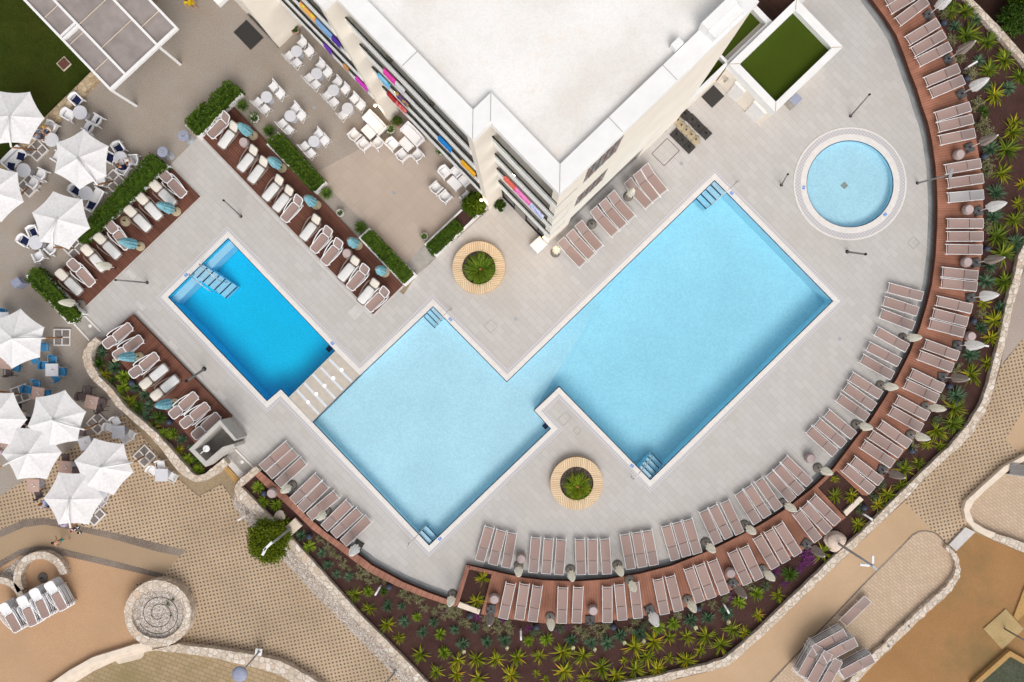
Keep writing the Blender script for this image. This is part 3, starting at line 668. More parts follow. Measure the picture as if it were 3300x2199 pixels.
    # floor outlets and inlets
    for (x, y) in ((2731, 593),):
        p = P(x, y); struct('pool_drain', MB().box((p.x, p.y, -0.49), (0.32, 0.32, 0.02), R(45)), M['concrete'])
    p = P(1762, 1380); struct('pool_drain', MB().box((p.x - .05, p.y + .05, -0.84), (0.3, 0.3, 0.02), R(45)), M['navy'])
    p = P(1040, 1125); struct('pool_drain', MB().box((p.x, p.y, -1.64), (0.3, 0.3, 0.02), R(45)), M['navy'])
M['concrete_weir'] = plain('cream_weir_stone', (0.52, 0.465, 0.40), 0.7, 0, 0.08, 3.0)
M['palegrey2'] = plain('pale_slot', (0.66, 0.68, 0.72), 0.5, 0, 0.06)
pools()
# ------------------------------------------------------------------ decks
def decks():
    dpts = poly(ARC_IN[:-1] + [(1503.6, 1817)]) + poly([(1465.3, 1938)]) + poly(BAND_IN[1:]) + poly(list(reversed(BAND_OUT)), .4) \
        + poly([(1478,1942),(1510,1835),(1585,1851.5)], .4) + poly(list(reversed(DECK_OUT2)), .4) \
        + poly([(2712,1655),(2636.5,1572.7),(2695,1516.6),(2778,1595)], .4) + poly(list(reversed(DECK_OUT)), .4)
    dpts = [Vector((p.x, p.y, 0)) for p in dpts]
    side = MB().prism(dpts, -0.02, 0.398, top=False)
    top = MB().sheet([dpts], 0.4).build('curved_deck', M['deck'], kind='structure')
    side.build('fascia', M['deck_side'], top)
    # border band of wider boards, lower left
    bi = poly(BAND_IN[1:]); bo = poly(BAND_OUT, .4)
    struct('deck_border', MB().sheet([[Vector((p.x, p.y, 0)) for p in bi + list(reversed(bo))]], 0.406), M['deck_w'])
    for a in ([(1502,1822),(1516,1822),(1476,1954),(1466,1950)], [(1510,1823),(1600,1843),(1592,1853),(1513,1834)]):
        struct('deck_border', MB().sheet([poly(a, .4)], 0.410), M['deck_w'])
    struct('planter_curb', MB().prism(poly([(1481,1941),(1548,1966),(1543,1981),(1474,1957)], .45), 0.2, 0.45), M['curb'])
    struct('planter_curb', MB().prism(poly([(2719,1650),(2771,1600),(2783,1611),(2728,1664)], .45), 0.2, 0.45), M['curb'])
    for name, pts, h, mt in (('sun_deck', [(751,341),(1297,920),(1202,1013),(648,438)], 0.12, 'deckA'),
                             ('sun_deck', [(547,536),(642.9,634),(260,999.5),(167,898.7)], 0.12, 'deckA'),
                             ('sun_deck', [(427,1013.8),(744.6,1341.5),(640,1440),(325,1098)], 0.30, 'deckB')):
        w = poly(pts, h); w = [Vector((p.x, p.y, 0)) for p in w]
        o = MB().sheet([w], h).build(name, M[mt], kind='structure')
        MB().prism(w, -0.02, h - 0.003, top=False).build('fascia', M['deck_side'], o)
    # pale kerbs along the dark decks
    def strip(a, b, w, z=0.03, m='drain'):
        a, b = P(*a), P(*b); u = (b - a).normalized(); n = Vector((-u.y, u.x, 0)) * w
        struct('kerb_strip', MB().sheet([[a, b, b + n, a + n]], z), M[m])
    strip((642,437), (1200,1018), -0.16, 0.016, 'greystep'); strip((647,636), (264,1003), -0.18, 0.016, 'greystep')
    strip((440,1007), (800,1390), 0.18, 0.016, 'greystep'); strip((1302,925), (1206,1018), -0.12, 0.016, 'greystep')
    for x, y, ang in ((422,886,-40),(452,986,-40),(557,1115,-44),(713,1275,-44)):
        p = P(x, y); struct('paving_inset', MB().box((p.x, p.y, 0.0), (0.62, 0.28, 0.016), R(ang)), M['greystep'])
    # lids and frames let into the paving
    def frame(cx, cy, w, h, rz, t=0.03, m='concrete', z=0.006):
        p = P(cx, cy); mb = MB()
        for sx, sy, dx, dy in ((w, t, 0, h / 2), (w, t, 0, -h / 2), (t, h - t, w / 2, 0), (t, h - t, -w / 2, 0)):
            q = Matrix.Rotation(R(rz), 3, 'Z') @ Vector((dx, dy, 0)); mb.box((p.x + q.x, p.y + q.y, z), (sx, sy, 0.012), R(rz))
        return mb
    for i, (cx, cy, w, h, rz) in enumerate(((2145,491,1.25,1.0,45),(1582,1052,0.55,0.55,45),(2944,783,0.5,0.5,45),(1819,1350,0.5,0.62,-45),(1860,1388,0.34,0.34,45),(221,1119,0.8,0.8,45))):
        struct('hatch_cover', frame(cx, cy, w, h, rz), M['rustlid'] if i == 0 else M['concrete'])
    p = P(1146,1006); struct('hatch_cover', MB().box((p.x, p.y, 0.008), (0.72, 0.6, 0.016), R(45)), M['greystep'])
    for x, y in ((1012,347),(1269,622),(1662,1029),(2196,527),(2706,1093)):
        p = P(x, y); struct('drain_cover', MB().lathe([(0.11, 0), (0.11, 0.008)], (p.x, p.y, 0.001), 12), M['zinc'])
decks()
# ------------------------------------------------------------------ walls and planters
def ribbon(a, b, za, z0, z1):
    pa, pb = poly(a, za), poly(list(reversed(b)), za)
    return MB().prism([Vector((p.x, p.y, 0)) for p in pa + pb], z0, z1)
def wiggle(pts, amp, seed, k=4):
    r = random.Random(seed); out = []
    for i in range(len(pts) - 1):
        for j in range(k):
            t = j / k; out.append((pts[i][0] * (1 - t) + pts[i + 1][0] * t + r.uniform(-amp, amp), pts[i][1] * (1 - t) + pts[i + 1][1] * t + r.uniform(-amp, amp)))
    return out + [pts[-1]]
def walls():
    def wall(mb, label, mt='stone', name='stone_wall'):
        mb.build(name, M[mt], label=label, cat='wall')
    wall(ribbon(wiggle(WALL_R_IN, 1.2, 1), wiggle(WALL_R_OUT, 1.2, 2), .6, -0.1, 0.6), 'long low white rubble wall curving round the right side of the planted bed')
    wall(ribbon(wiggle(WALL_L_IN, 1.2, 3), wiggle(WALL_L_OUT, 1.2, 4), .6, -0.1, 0.6), 'low white rubble wall with rounded end between the mulch bed and the gravel strip')
    f, g, h = T(0, 950), T(0, 1150), T(450, 1250, 2.24)
    o = [f(1200,535),f(1110,620),f(1060,710),f(1043,800),f(1060,890),f(1110,1000),g(1190,310),g(1330,440),g(1480,630),g(1700,830),g(1900,1010),g(2050,1180),g(2250,1450)] + [h(325,640),h(400,680),h(470,675),h(560,625),h(635,548)]
    i = [f(1265,590),f(1195,650),f(1160,730),f(1150,800),f(1170,890),f(1230,990),g(1250,250),g(1420,410),g(1590,640),g(1780,790),g(1960,950),g(2130,1130),g(2352,1380)] + [h(370,610),h(415,635),h(465,625),h(530,575),h(605,510)]
    wall(ribbon(wiggle(o, 1.0, 5, 3), wiggle(i, 1.0, 6, 3), .7, -0.1, 0.7), 'S-shaped low rubble wall wrapped round the yucca bed beside the sun deck')
    bedL = poly([f(1265,590),(427,1110),(650,1440),h(475,570),h(605,510),h(530,575),h(465,625),h(370,610),g(2130,1130),g(1780,790),g(1420,410),f(1230,990),f(1150,800),f(1195,650)], .2)
    struct('mulch_bed', MB().sheet([[Vector((p.x, p.y, 0)) for p in bedL]], 0.2), M['mulch'])
    # wall at the lawn
    wall(ribbon(wiggle([(-80,600),(0,533),(122,399),(291,234.7),(420,100)], 1.0, 7, 4), wiggle([(-60,640),(0,566),(46,497),(102,453),(199,374),(319,251),(445,115)], 1.0, 8, 4), .35, -0.1, 0.35), 'ochre rubble retaining wall between the lawn and the restaurant terrace', 'stone2')
    # wall below the patterned paving
    w3o = [(573,2077),(733.7,2097.5),(835.7,2115),(903,2130.6),(966.8,2163.8),(1023,2197),(1070,2240)]
    w3i = [(486,2096),(590,2106),(682.7,2120),(810,2148.5),(900,2175),(928.6,2192),(1000,2240)]
    wall(ribbon(wiggle(w3o, 1.0, 9, 4), wiggle(w3i, 1.0, 10, 4), .5, -0.1, 0.5), 'low white rubble wall running right from the round stone planter')
    # low stone edge beside the earth slope
    w5o = [(3054,1758),(3077,1778),(3090,1799),(3097,1837),(3089,1870),(3058,1914),(2989,1976),(2931,2032),(2867,2093),(2815,2139),(2766,2198),(2725,2250)]
    w5i = [(3046,1768),(3066,1786),(3076,1805),(3081,1837),(3072,1862),(3040,1899),(2972,1958),(2915,2013),(2850,2074),(2798,2120),(2748,2182),(2705,2240)]
    wall(ribbon(wiggle(w5o, 2.2, 11, 5), wiggle(w5i, 2.2, 12, 5), .3, -0.1, 0.3), 'rough pale stone edging between the brick paving and the brown earth slope')
    bo = [(3420,1420),(3300,1469),(3235.7,1504.6),(3159,1573.5),(3113,1616.8),(3105.6,1642),(3113,1675.5),(3146,1711),(3195,1736.7),(3300,1782.7),(3400,1820)]
    bi = [(3420,1440),(3300,1486.7),(3261,1508),(3184.7,1573),(3138.8,1616.8),(3124.7,1647),(3138.8,1683),(3172,1703.6),(3210,1719),(3300,1749.5),(3400,1785)]
    MB().prism(poly(bo[:9] + list(reversed(bi[:9])), .35), -0.1, 0.35).build('curved_wall', M['curb'], label='smooth cream concrete curb wall sweeping round the brick terrace at right', cat='wall')
    wall(ribbon(wiggle(bo[8:], 1.5, 13, 4), wiggle(bi[8:], 1.5, 14, 4), .35, -0.1, 0.35), 'short rubble wall continuing the cream concrete curb above the earth slope')
    # round planter of stone
    c = (508, 1979); n = 60; rr = random.Random(5)
    z = 0.8
    out = [P(c[0] + (108 + rr.uniform(-1.5, 1.5)) * math.cos(a), c[1] - (108 + rr.uniform(-1.5, 1.5)) * math.sin(a), z) for a in [2 * math.pi * k / n for k in range(n)]]
    inn = [P(c[0] + (84 + rr.uniform(-1.5, 1.5)) * math.cos(a), c[1] - (81 + rr.uniform(-1.5, 1.5)) * math.sin(a), z) for a in [2 * math.pi * k / n for k in range(n)]]
    mb = MB(); vs = [(p.x, p.y, zz) for zz, l in ((-0.05, out), (z, out), (z, inn), (0.3, inn)) for p in l]
    fs = [(k * n + i, k * n + (i + 1) % n, (k + 1) * n + (i + 1) % n, (k + 1) * n + i) for k in range(3) for i in range(n)]
    mb.add(vs, fs)
    root = thing('stone_planter', 'large round rubble stone planter filled with gravel and a spiral of black hose', 'planter', P(*c))
    o = mb.build('rim_wall', M['stone'], root); o.matrix_parent_inverse = Matrix.Translation(-P(*c))
    o = MB().sheet([[Vector((p.x, p.y, 0)) for p in inn]], 0.62).build('gravel_fill', M['gravel'], root); o.matrix_parent_inverse = Matrix.Translation(-P(*c))
    sp = []
    for k in range(90):
        a = k / 90 * 2 * math.pi * 2.45; r_ = 8 + 62 * (k / 90) ** 0.8
        sp.append(P(c[0] + 4 + r_ * math.cos(a), c[1] + r_ * 0.97 * math.sin(a), .64) )
    o = MB().tube([(p.x, p.y, .63) for p in sp], 0.014, 5).build('irrigation_hose', M['dark'], root); o.matrix_parent_inverse = Matrix.Translation(-P(*c))
    # horseshoe walls, lower left
    def arc(c, ro, ri, a0, a1, label, z=.5):
        n = 26; A = [R(a0 + (a1 - a0) * k / n) for k in range(n + 1)]
        o = [P(c[0] + (ro + rr.uniform(-1, 1)) * math.cos(a), c[1] - (ro + rr.uniform(-1, 1)) * math.sin(a), z) for a in A]
        i = [P(c[0] + (ri + rr.uniform(-1, 1)) * math.cos(a), c[1] - (ri + rr.uniform(-1, 1)) * math.sin(a), z) for a in reversed(A)]
        wall(MB().prism([Vector((p.x, p.y, 0)) for p in o + i], -0.05, z), label, 'stone', 'horseshoe_wall')
    arc((130,1865), 87, 63, 10, 212, 'horseshoe-shaped low rubble wall round a patch of sand')
    arc((-8,1948), 88, 68, 18, 100, 'second curved rubble wall, cut by the frame beside the horseshoe wall')
    gp = poly([(0,1850),(30,1825),(70,1795),(100,1782),(60,1815),(45,1870),(0,1872)])
    tag(MB().sheet([gp], 0.006).build('gravel', M['gravel']), 'small heap of grey gravel behind the horseshoe wall', 'gravel', kind='stuff')
    # boulders
    for x, y, s, lab in ((2690,1745,0.62,'pale boulder at the foot of the tall grey lamp post by the right wall'),(930,1700,0.0,''),(902,1658,0.30,'flat pale stone among bright yuccas beside the border boards')):
        if s == 0: continue
        import bmesh
        bm = bmesh.new(); bmesh.ops.create_icosphere(bm, subdivisions=3, radius=1.0)
        r2 = random.Random(int(x)); ph = [r2.uniform(0, 6) for _ in range(6)]
        for v in bm.verts:
            k = 1 + 0.22 * math.sin(2.3 * v.co.x + ph[0]) + 0.18 * math.sin(2.9 * v.co.y + ph[1]) + 0.1 * math.sin(5 * v.co.z + ph[2])
            v.co = Vector((v.co.x * k * s, v.co.y * k * s * 0.85, v.co.z * s * 0.45 * k))
        me = bpy.data.meshes.new('boulder'); bm.to_mesh(me); bm.free(); me.materials.append(M['rock'])
        o = bpy.data.objects.new('boulder', me); C.objects.link(o); o.location = P(x, y, .25) + Vector((0, 0, .25)); tag(o, lab, 'rock')
    p = P(945, 1698, .3)
    MB().bev((0, 0, 0.1), (0.95, 0.62, 0.24), 0.03).build('stone_slab', M['paleband'], loc=p, label='flat cream stone slab under the lamp post beside the ball-shaped bush', cat='stone').rotation_euler = (0, 0, R(42))
walls()
# ------------------------------------------------------------------ hotel
# facade frame: s runs down the left facade towards the pool corner, t runs into the building (photo pixels on the ground, 56 to the metre)
DS, DT, ORG = (.6939, .72), (.72, -.6939), (1576.5, 677.0)
def F(s, t): return (ORG[0] + s * DS[0] + t * DT[0], ORG[1] + s * DS[1] + t * DT[1])
def fbox(mb, s0, s1, t0, t1, z0, z1, bottom=True):
    return mb.prism([P(*F(s, t)) for s, t in ((s0, t0), (s1, t0), (s1, t1), (s0, t1))], z0, z1, True, bottom)
def hotel():
    root = thing('hotel', 'large cream hotel block with flat white roof, stepped balconies and white parapet', 'building', P(*F(-200, 300)))
    inv = Matrix.Translation(-P(*F(-200, 300)))
    def part(name, mb, m, parent=None, label=None, smooth=False):
        o = mb.build(name, M[m], parent or root, smooth)
        if parent is None: o.matrix_parent_inverse = inv
        if label: o['label'] = label
        return o
    ZR = 16.35
    w = MB()
    fbox(w, -1250, -845.6, -123.8, 635, 3.2, ZR)                  # upper-left block above its entrance
    fbox(w, -1250, -985, -123.8, 635, -0.05, 3.2); fbox(w, -985, -845.6, -60, 635, -0.05, 3.2)
    fbox(w, -868, -845.6, -123.8, -60, -0.05, 3.2)
    fbox(w, -845.6, -427, 43, 635, 4.0, ZR); fbox(w, -845.6, -427, 10, 635, -0.05, 4.0)
    fbox(w, -427, 0, 78, 635, 4.0, ZR); fbox(w, -427, 0, 60, 635, -0.05, 4.0)
    fbox(w, 0, 194, 123, 635, 4.0, ZR); fbox(w, 0, 194, 75, 635, -0.05, 4.0)
    fbox(w, -447, -427, -35, 43, -0.05, ZR)                       # end walls of the balcony bays
    fbox(w, -20, 0, 0, 78, -0.05, ZR)
    # right facade, with the two wide window openings and the glazed strip at its foot
    win = [(90, 202, 12.8, 16.0), (90, 202, 6.5, 9.7)]
    gz = (95, 405, 0.0, 2.9)
    s0, s1 = 194, 212
    fbox(w, s0, s1, 53, 53 + 90, -0.05, ZR); fbox(w, s0, s1, 53 + 405, 635, -0.05, ZR)
    fbox(w, s0, s1, 53 + 202, 53 + 405, 2.9, ZR)
    fbox(w, s0, s1, 53 + 90, 53 + 95, -0.05, 6.5); fbox(w, s0, s1, 53 + 95, 53 + 202, 2.9, 6.5)
    fbox(w, s0, s1, 53 + 90, 53 + 202, 9.7, 12.8); fbox(w, s0, s1, 53 + 90, 53 + 202, 16.0, ZR)
    part('wall', w, 'wall')
    for t0, t1, z0, z1 in win:
        o = part('window', fbox(MB(), s0 - 1, s0 + 17, 53 + t0 - 1, 53 + t1 + 1, z0, z1), 'darkglass', label='wide dark window let deep into the blank right-hand facade')
        mb = MB()
        for k in range(1, 5):
            t = 53 + t0 + (t1 - t0) * k / 5; fbox(mb, s0 + 17, s0 + 17.6, t - .6, t + .6, z0, z1)
        part('window_bar', mb, 'dark', o)
    part('glazing', fbox(MB(), s0 - 2, s0 + 14, 53 + 95, 53 + 405, 0, 2.9), 'darkglass')
    # roof slab, parapet
    def outline(g):
        return [(-1250, -123.8 - g), (-845.6 + g, -123.8 - g), (-845.6 + g, -35.1 - g), (-427 + g, -35.1 - g), (-427 + g, -g), (g, -g), (g, 53 - g), (212 + g, 53 - g), (212 + g, 640 + g), (-1250, 640 + g)]
    o_ = [P(*F(*p)) for p in outline(1.5)]; i_ = [P(*F(*p)) for p in outline(-44)]
    part('roof', MB().prism([P(*F(*p)) for p in outline(0)], ZR, 16.72, True, True), 'roof')
    n = len(o_); mb = MB()
    vs = [(p.x, p.y, z) for z, l in ((16.45, o_), (17.0, o_), (16.98, i_), (16.70, i_)) for p in l]
    mb.add(vs, [(k * n + i, k * n + (i + 1) % n, (k + 1) * n + (i + 1) % n, (k + 1) * n + i) for k in range(3) for i in range(n)])
    cap = part('parapet', mb, 'white')
    jm = MB()
    for a, b in (((1.7, -1.7), (-44, 44 )), ((-427 + 1, -.5), (-427 - 44, 44)), ((212 + 1, 53 - 1), (212 - 44, 53 + 44))):
        pass
    for (s, t, ds, dt) in ((0, 0, -44, 44), (0, 53, -44, 44), (212, 53, -44, 44), (-215, 0, 0, 44), (212, 240, -44, 0), (212, 400, -44, 0), (212, 560, -44, 0)):
        a, b = P(*F(s, t)), P(*F(s + ds, t + dt)); u = (b - a).normalized(); q = Vector((-u.y, u.x, 0)) * 0.012
        jm.add([(p.x, p.y, 17.006) for p in (a - q, a + q, b + q, b - q)], [(0, 1, 2, 3)])
    part('joint', jm, 'concrete', cap)
    # long covered ducts on the roof edge
    for s, t0, t1 in ((165, 508, 592),):
        mb = MB(); fbox(mb, s, s + 21, t0, t1, 16.7, 17.62); fbox(mb, s + 21.5, s + 43, t0 + 1, t1, 16.99, 17.5)
        part('roof_duct', mb, 'white')
    mb = MB(); fbox(mb, 150, 166, 440, 462, 16.7, 17.2); part('roof_vent', mb, 'white')
    # balconies
    floors = (4.3, 7.4, 10.5, 13.6)
    for (sa, sb, t, depth, nm) in ((-845.6, -447, -35, 78, 'left'), (-446, -20, 0, 78, 'middle'), (0, 212, 53, 70, 'right')):
        sa_r = sa - 24 if nm != 'right' else sa
        for z in floors:
            b = MB(); fbox(b, sa, sb, t, t + depth, z - 0.30, z)
            b_ = part('balcony', b, 'white')
            mb = MB(); fbox(mb, sa, sb, t - 2, t + 4, z - 0.52, z + 0.38); x = part('parapet_band', mb, 'white', b_)
            mb = MB(); fbox(mb, sa_r, sb, t - 1, t + 0.5, z + 0.382, z + 1.06); x = part('glass_panel', mb, 'glass', b_)
            mb = MB(); fbox(mb, sa_r, sb, t - 2, t + 1.6, z + 1.062, z + 1.12)
            k = 0
            s = sa
            while s < sb:
                fbox(mb, s, s + 1.5, t - 0.2, t + 0.4, z + 0.36, z + 1.06); s += 84
            x = part('handrail', mb, 'dark', b_)
            mb = MB(); kk = int((sb - sa) / 107); seg = (sb - sa) / kk
            for j in range(kk):
                fbox(mb, sa + seg * j + 18, sa + seg * j + 84, t + depth - 3, t + depth + 2, z + 0.02, z + 2.3)
            x = part('glass_door', mb, 'darkglass', b_)
            mb = MB()
            for j in range(1, kk):
                fbox(mb, sa + seg * j - 3, sa + seg * j + 3, t + 8, t + depth, z, z + 2.75)
            x = part('dividing_wall', mb, 'recess', b_)
    # ground floor glass
    for sa, sb, t in ((-845, -448, -14), (-426, -21, 42), (0, 194, 62)):
        g_ = part('shop_window', fbox(MB(), sa, sb, t, t + 3, 0.0, 3.78), 'darkglass')
        mb = MB(); s = sa
        while s < sb: fbox(mb, s, s + 3, t - 3, t - 0.2, 0.0, 3.78); s += 53
        fbox(mb, sa, sb, t - 3.2, t - 0.1, 0.0, 0.10); fbox(mb, sa, sb, t - 3.2, t - 0.1, 2.35, 2.45)
        part('window_frame', mb, 'dark', g_)
    # entrance of the upper-left block
    g_ = part('entrance_glazing', fbox(MB(), -985, -868, -64, -61, 0, 3.2), 'darkglass')
    part('canopy', fbox(MB(), -1300, -985, -175, -123.8, 2.9, 3.3), 'white')
    part('entrance_door', fbox(MB(), -960, -915, -68, -65, 0, 2.2), 'dark')
    mb = MB(); fbox(mb, -985, -845, -127, -124.2, 0.0, 0.45); part('plinth', mb, 'greymetal')
    # door to the corner and white service doors
    part('door', fbox(MB(), 60, 105, 58, 61, 0, 2.3), 'greymetal', label='grey glazed door under the lowest balcony')
    # green roofs behind
    hb = thing('low_wing', 'low cream wing with strips of green turf on its roof behind the hotel corner', 'building', P(*F(130, 800)))
    iv2 = Matrix.Translation(-P(*F(130, 800)))
    def p2(name, mb, m):
        o = mb.build(name, M[m], hb); o.matrix_parent_inverse = iv2; return o
    p2('wall', fbox(fbox(MB(), 30, 207, 640, 816, -0.05, 2.3), 30, 207, 822, 1000, -0.05, 2.3), 'wall')
    p2('roof_turf', fbox(fbox(MB(), 30, 197, 640, 814, 2.3, 2.42), 30, 182, 824, 985, 2.3, 2.42), 'turf')
    mb = MB(); fbox(mb, 198, 208, 632, 1004, 2.2, 2.85); fbox(mb, 30, 197.9, 815, 823, 2.2, 2.85); fbox(mb, 30, 197.9, 986, 1003, 2.2, 2.85)
    p2('parapet', mb, 'white')
    p2('terrace_floor', fbox(MB(), 60, 205, 1004, 1260, -0.05, 0.9), 'darkwood')
    p2('ledge', fbox(MB(), 205, 222, 1004, 1260, -0.05, 1.4), 'white')
    gb = thing('turf_roof_pavilion', 'low square pavilion with bright green turf roof inside a wide white parapet', 'building', P(*F(310, 955)))
    iv3 = Matrix.Translation(-P(*F(310, 955)))
    def p3(name, mb, m, par=None):
        o = mb.build(name, M[m], par or gb)
        if par is None: o.matrix_parent_inverse = iv3
        return o
    s0, s1, t0, t1 = 209.5, 412, 813, 1098
    w = MB(); fbox(w, s0 + 1, s1 - 2, t0 + 2, t1 - 2, -0.05, 2.5); p3('wall', w, 'wall')
    p3('roof_turf', fbox(MB(), s0 + 10, s1 - 10, t0 + 10, t1 - 10, 2.5, 2.62), 'turf')
    o_ = [P(*F(*p)) for p in ((s0, t0), (s1, t0), (s1, t1), (s0, t1))]; i_ = [P(*F(*p)) for p in ((s0 + 22, t0 + 24), (s1 - 22, t0 + 24), (s1 - 22, t1 - 26), (s0 + 22, t1 - 26))]
    n = 4; mb = MB(); vs = [(p.x, p.y, z) for z, l in ((2.4, o_), (3.1, o_), (3.08, i_), (2.6, i_)) for p in l]
    mb.add(vs, [(k * n + i, k * n + (i + 1) % n, (k + 1) * n + (i + 1) % n, (k + 1) * n + i) for k in range(3) for i in range(n)])
    cap = p3('parapet', mb, 'white')
    jm = MB()
    for a, b in zip(o_, i_):
        u = (b - a).normalized(); q = Vector((-u.y, u.x, 0)) * 0.012; jm.add([(p.x, p.y, 3.105) for p in (a - q, a + q, b + q, b - q)], [(0, 1, 2, 3)])
    p3('joint', jm, 'tan', cap)
    for sa, sb in ((262, 300), (345, 392)):
        d = p3('door', fbox(MB(), sa, sb, t0 - 1.5, t0 + 2.5, 0.0, 2.1), 'frame')
        p3('door_lintel', fbox(MB(), sa - 3, sb + 3, t0 - 6, t0 + 2, 2.1, 2.18), 'white', d)
    mb = MB(); fbox(mb, 228, 236, t0 - 8, t0 + 1.5, 1.2, 1.6); p3('vent', mb, 'concrete')
    # mats, bins, kiosk by the pavilion
    m_ = fbox(MB(), 212, 262, 745, 800, 0.0, 0.02); o = m_.build('door_mat', M['mat'], label='dark grey door mat between the hotel and the turf-roofed pavilion', cat='mat')
    m_ = fbox(MB(), -984, -904, -196, -138, 0.0, 0.02).build('door_mat', M['mat'], label='charcoal door mat on the plaza before the lit hotel entrance', cat='mat')
    p = P(*F(428, 935)); r_ = thing('bin', 'grey box bin with pale blue lid against the pavilion wall', 'bin', p, R(45))
    MB().bev((0, 0, 0.5), (0.55, 0.5, 1.0), 0.02).build('body', M['concrete'], r_); MB().bev((0, 0, 1.03), (0.57, 0.52, 0.06), 0.02).build('lid', M['bin'], r_)
    # wall lamps that are lit
    for (x, y, z, lab) in ((1208, 340, 2.3, 'lit warm wall lamp on the stepped facade above the white sofa'), (1551, 645, 2.3, 'lit warm wall lamp on the hotel corner above the bushy planter'), (1754, 765, 2.3, 'lit warm wall lamp on the hotel corner beside the white stand')):
        p = P(x, y, z)
        q = thing('wall_lamp', lab, 'lamp', p, 0, 'lit wall lamps on the hotel')
        MB().lathe([(0.02, -0.09), (0.075, -0.05), (0.075, 0.05), (0.02, 0.09)], n=10).build('bulb', M['lampglow'], q, True)
        MB().box((0, 0, 0.13), (0.1, 0.1, 0.06)).build('cap', M['frame'], q)
        l = bpy.data.lights.new('lamp_light', 'POINT'); l.energy = 28; l.color = (1.0, 0.68, 0.33); l.shadow_soft_size = 0.08
        lo = bpy.data.objects.new('lamp_light', l); C.objects.link(lo); lo.parent = q; lo.location = (0.12, -0.25, 0.0)
    # towels on the rails
    def towel(sc, ln, t, z, c, pat, lab):
        m, n, b = nt('towel_' + pat); v = coord(n)
        f = noise(n, v, 5.0 if pat != 'plain' else 2.0, 2.0)
        if len(c) == 1: setc(n, b, ramp(n, f, [(0.3, tuple(x * .8 for x in c[0])), (0.7, c[0])]))
        else: setc(n, b, ramp(n, f, [(0.42, c[0]), (0.5, c[1]), (0.62, c[-1])]))
        b.inputs['Roughness'].default_value = 0.95
        r2 = random.Random(int(sc * 3 + z)); K = 14
        vs = []
        for i in range(K + 1):
            s = sc + ln * i / K; d = 0.62 + r2.uniform(-.06, .05)
            for tt, zz in ((t + 6 + r2.uniform(-.5, .5), z + .75), (t + 3.2, z + 1.12), (t, z + 1.15), (t - 3.6, z + 1.10), (t - 5 - r2.uniform(0, 2.5), z + 1.1 - d * .5), (t - 4.5 - r2.uniform(0, 2), z + 1.1 - d)):
                p = P(*F(s, tt)); vs.append((p.x, p.y, zz))
        fs = [(i * 6 + j, i * 6 + j + 1, (i + 1) * 6 + j + 1, (i + 1) * 6 + j) for i in range(K) for j in range(5)]
        MB().add(vs, fs).build('towel', m, label=lab, cat='towel', group='towels on the balcony rails', smooth=True)
    # s measured along the bay, bay front t, floor height
    def s_of(x, y, z):   # photo pixel of a point on a bay front at height z -> s
        k = 1 - z / H; px, py = NX + (x - NX) * k, NY + (y - NY) * k
        return (px - ORG[0]) * DS[0] + (py - ORG[1]) * DS[1]
    a, b = T(1000, 0), T(1000, 300); c = T(1500, 400); e = T(500, 0)
    L = [(e(1840,20),e(2030,240),-35,10.5,[(.75,.62,.05),(.8,.35,.15)],'yellow and orange towel on the left balcony bay'),
         (e(2040,240),e(2260,430),-35,10.5,[(.22,.42,.72)],'long light blue towel on the left balcony bay'),
         (e(2262,430),e(2345,570),-35,10.5,[(.09,.04,.35)],'dark violet cloth drooping beside the light blue towel'),
         (e(2140,545),e(2240,655),-35,4.3,[(.16,.05,.42)],'purple towel on the lowest rail of the left balcony bay'),
         (a(585,955),a(740,1130),-35,4.3,[(.62,.06,.50)],'magenta towel at the lower end of the left bay rail'),
         (a(430,800),a(500,870),-35,4.3,[(.6,.30,.12)],'small rust-orange cloth on the lowest left bay rail'),
         (a(945,855),a(1095,1020),0,10.5,[(.80,.07,.42)],'bright pink towel on the middle balcony bay'),
         (a(1096,1020),a(1215,1135),0,10.5,[(.70,.70,.74)],'white towel next to the bright pink one'),
         (a(880,905),a(1030,1075),0,7.4,[(.10,.40,.66),(.25,.55,.75)],'turquoise blue towel on the middle balcony bay'),
         (a(1105,1160),a(1260,1310),0,7.4,[(.09,.05,.16),(.12,.07,.20),(.5,.3,.05)],'dark purple and gold towel on the middle balcony bay'),
         (a(995,1140),a(1110,1260),0,4.3,[(.45,.03,.035)],'dark red towel on the lowest middle bay rail'),
         (a(1112,1262),a(1235,1400),0,4.3,[(.52,.03,.04),(.7,.2,.2)],'patterned red towel below the dark red one'),
         (b(1645,525),b(1800,710),0,7.4,[(.02,.24,.66)],'vivid blue towel on the middle balcony bay'),
         (b(1930,830),b(2105,1020),0,7.4,[(.82,.42,.03)],'orange-yellow towel near the end of the middle balcony bay'),
         (c(515,645),c(650,800),53,7.4,[(.82,.16,.12)],'coral red towel on the right balcony bay'),
         (c(650,800),c(840,985),53,7.4,[(.78,.06,.42),(.85,.25,.55)],'hot pink towel on the right balcony bay'),
         (c(840,990),c(1005,1160),53,7.4,[(.30,.36,.75),(.62,.66,.85)],'blue and white patterned towel on the right balcony bay')]
    for i, (p, q, t, z, cc, lab) in enumerate(L):
        s_a, s_b = s_of(p[0], p[1], z + 1.1), s_of(q[0], q[1], z + 1.1)
        towel(s_a, s_b - s_a, t, z, cc, 'cloth', lab)
hotel()

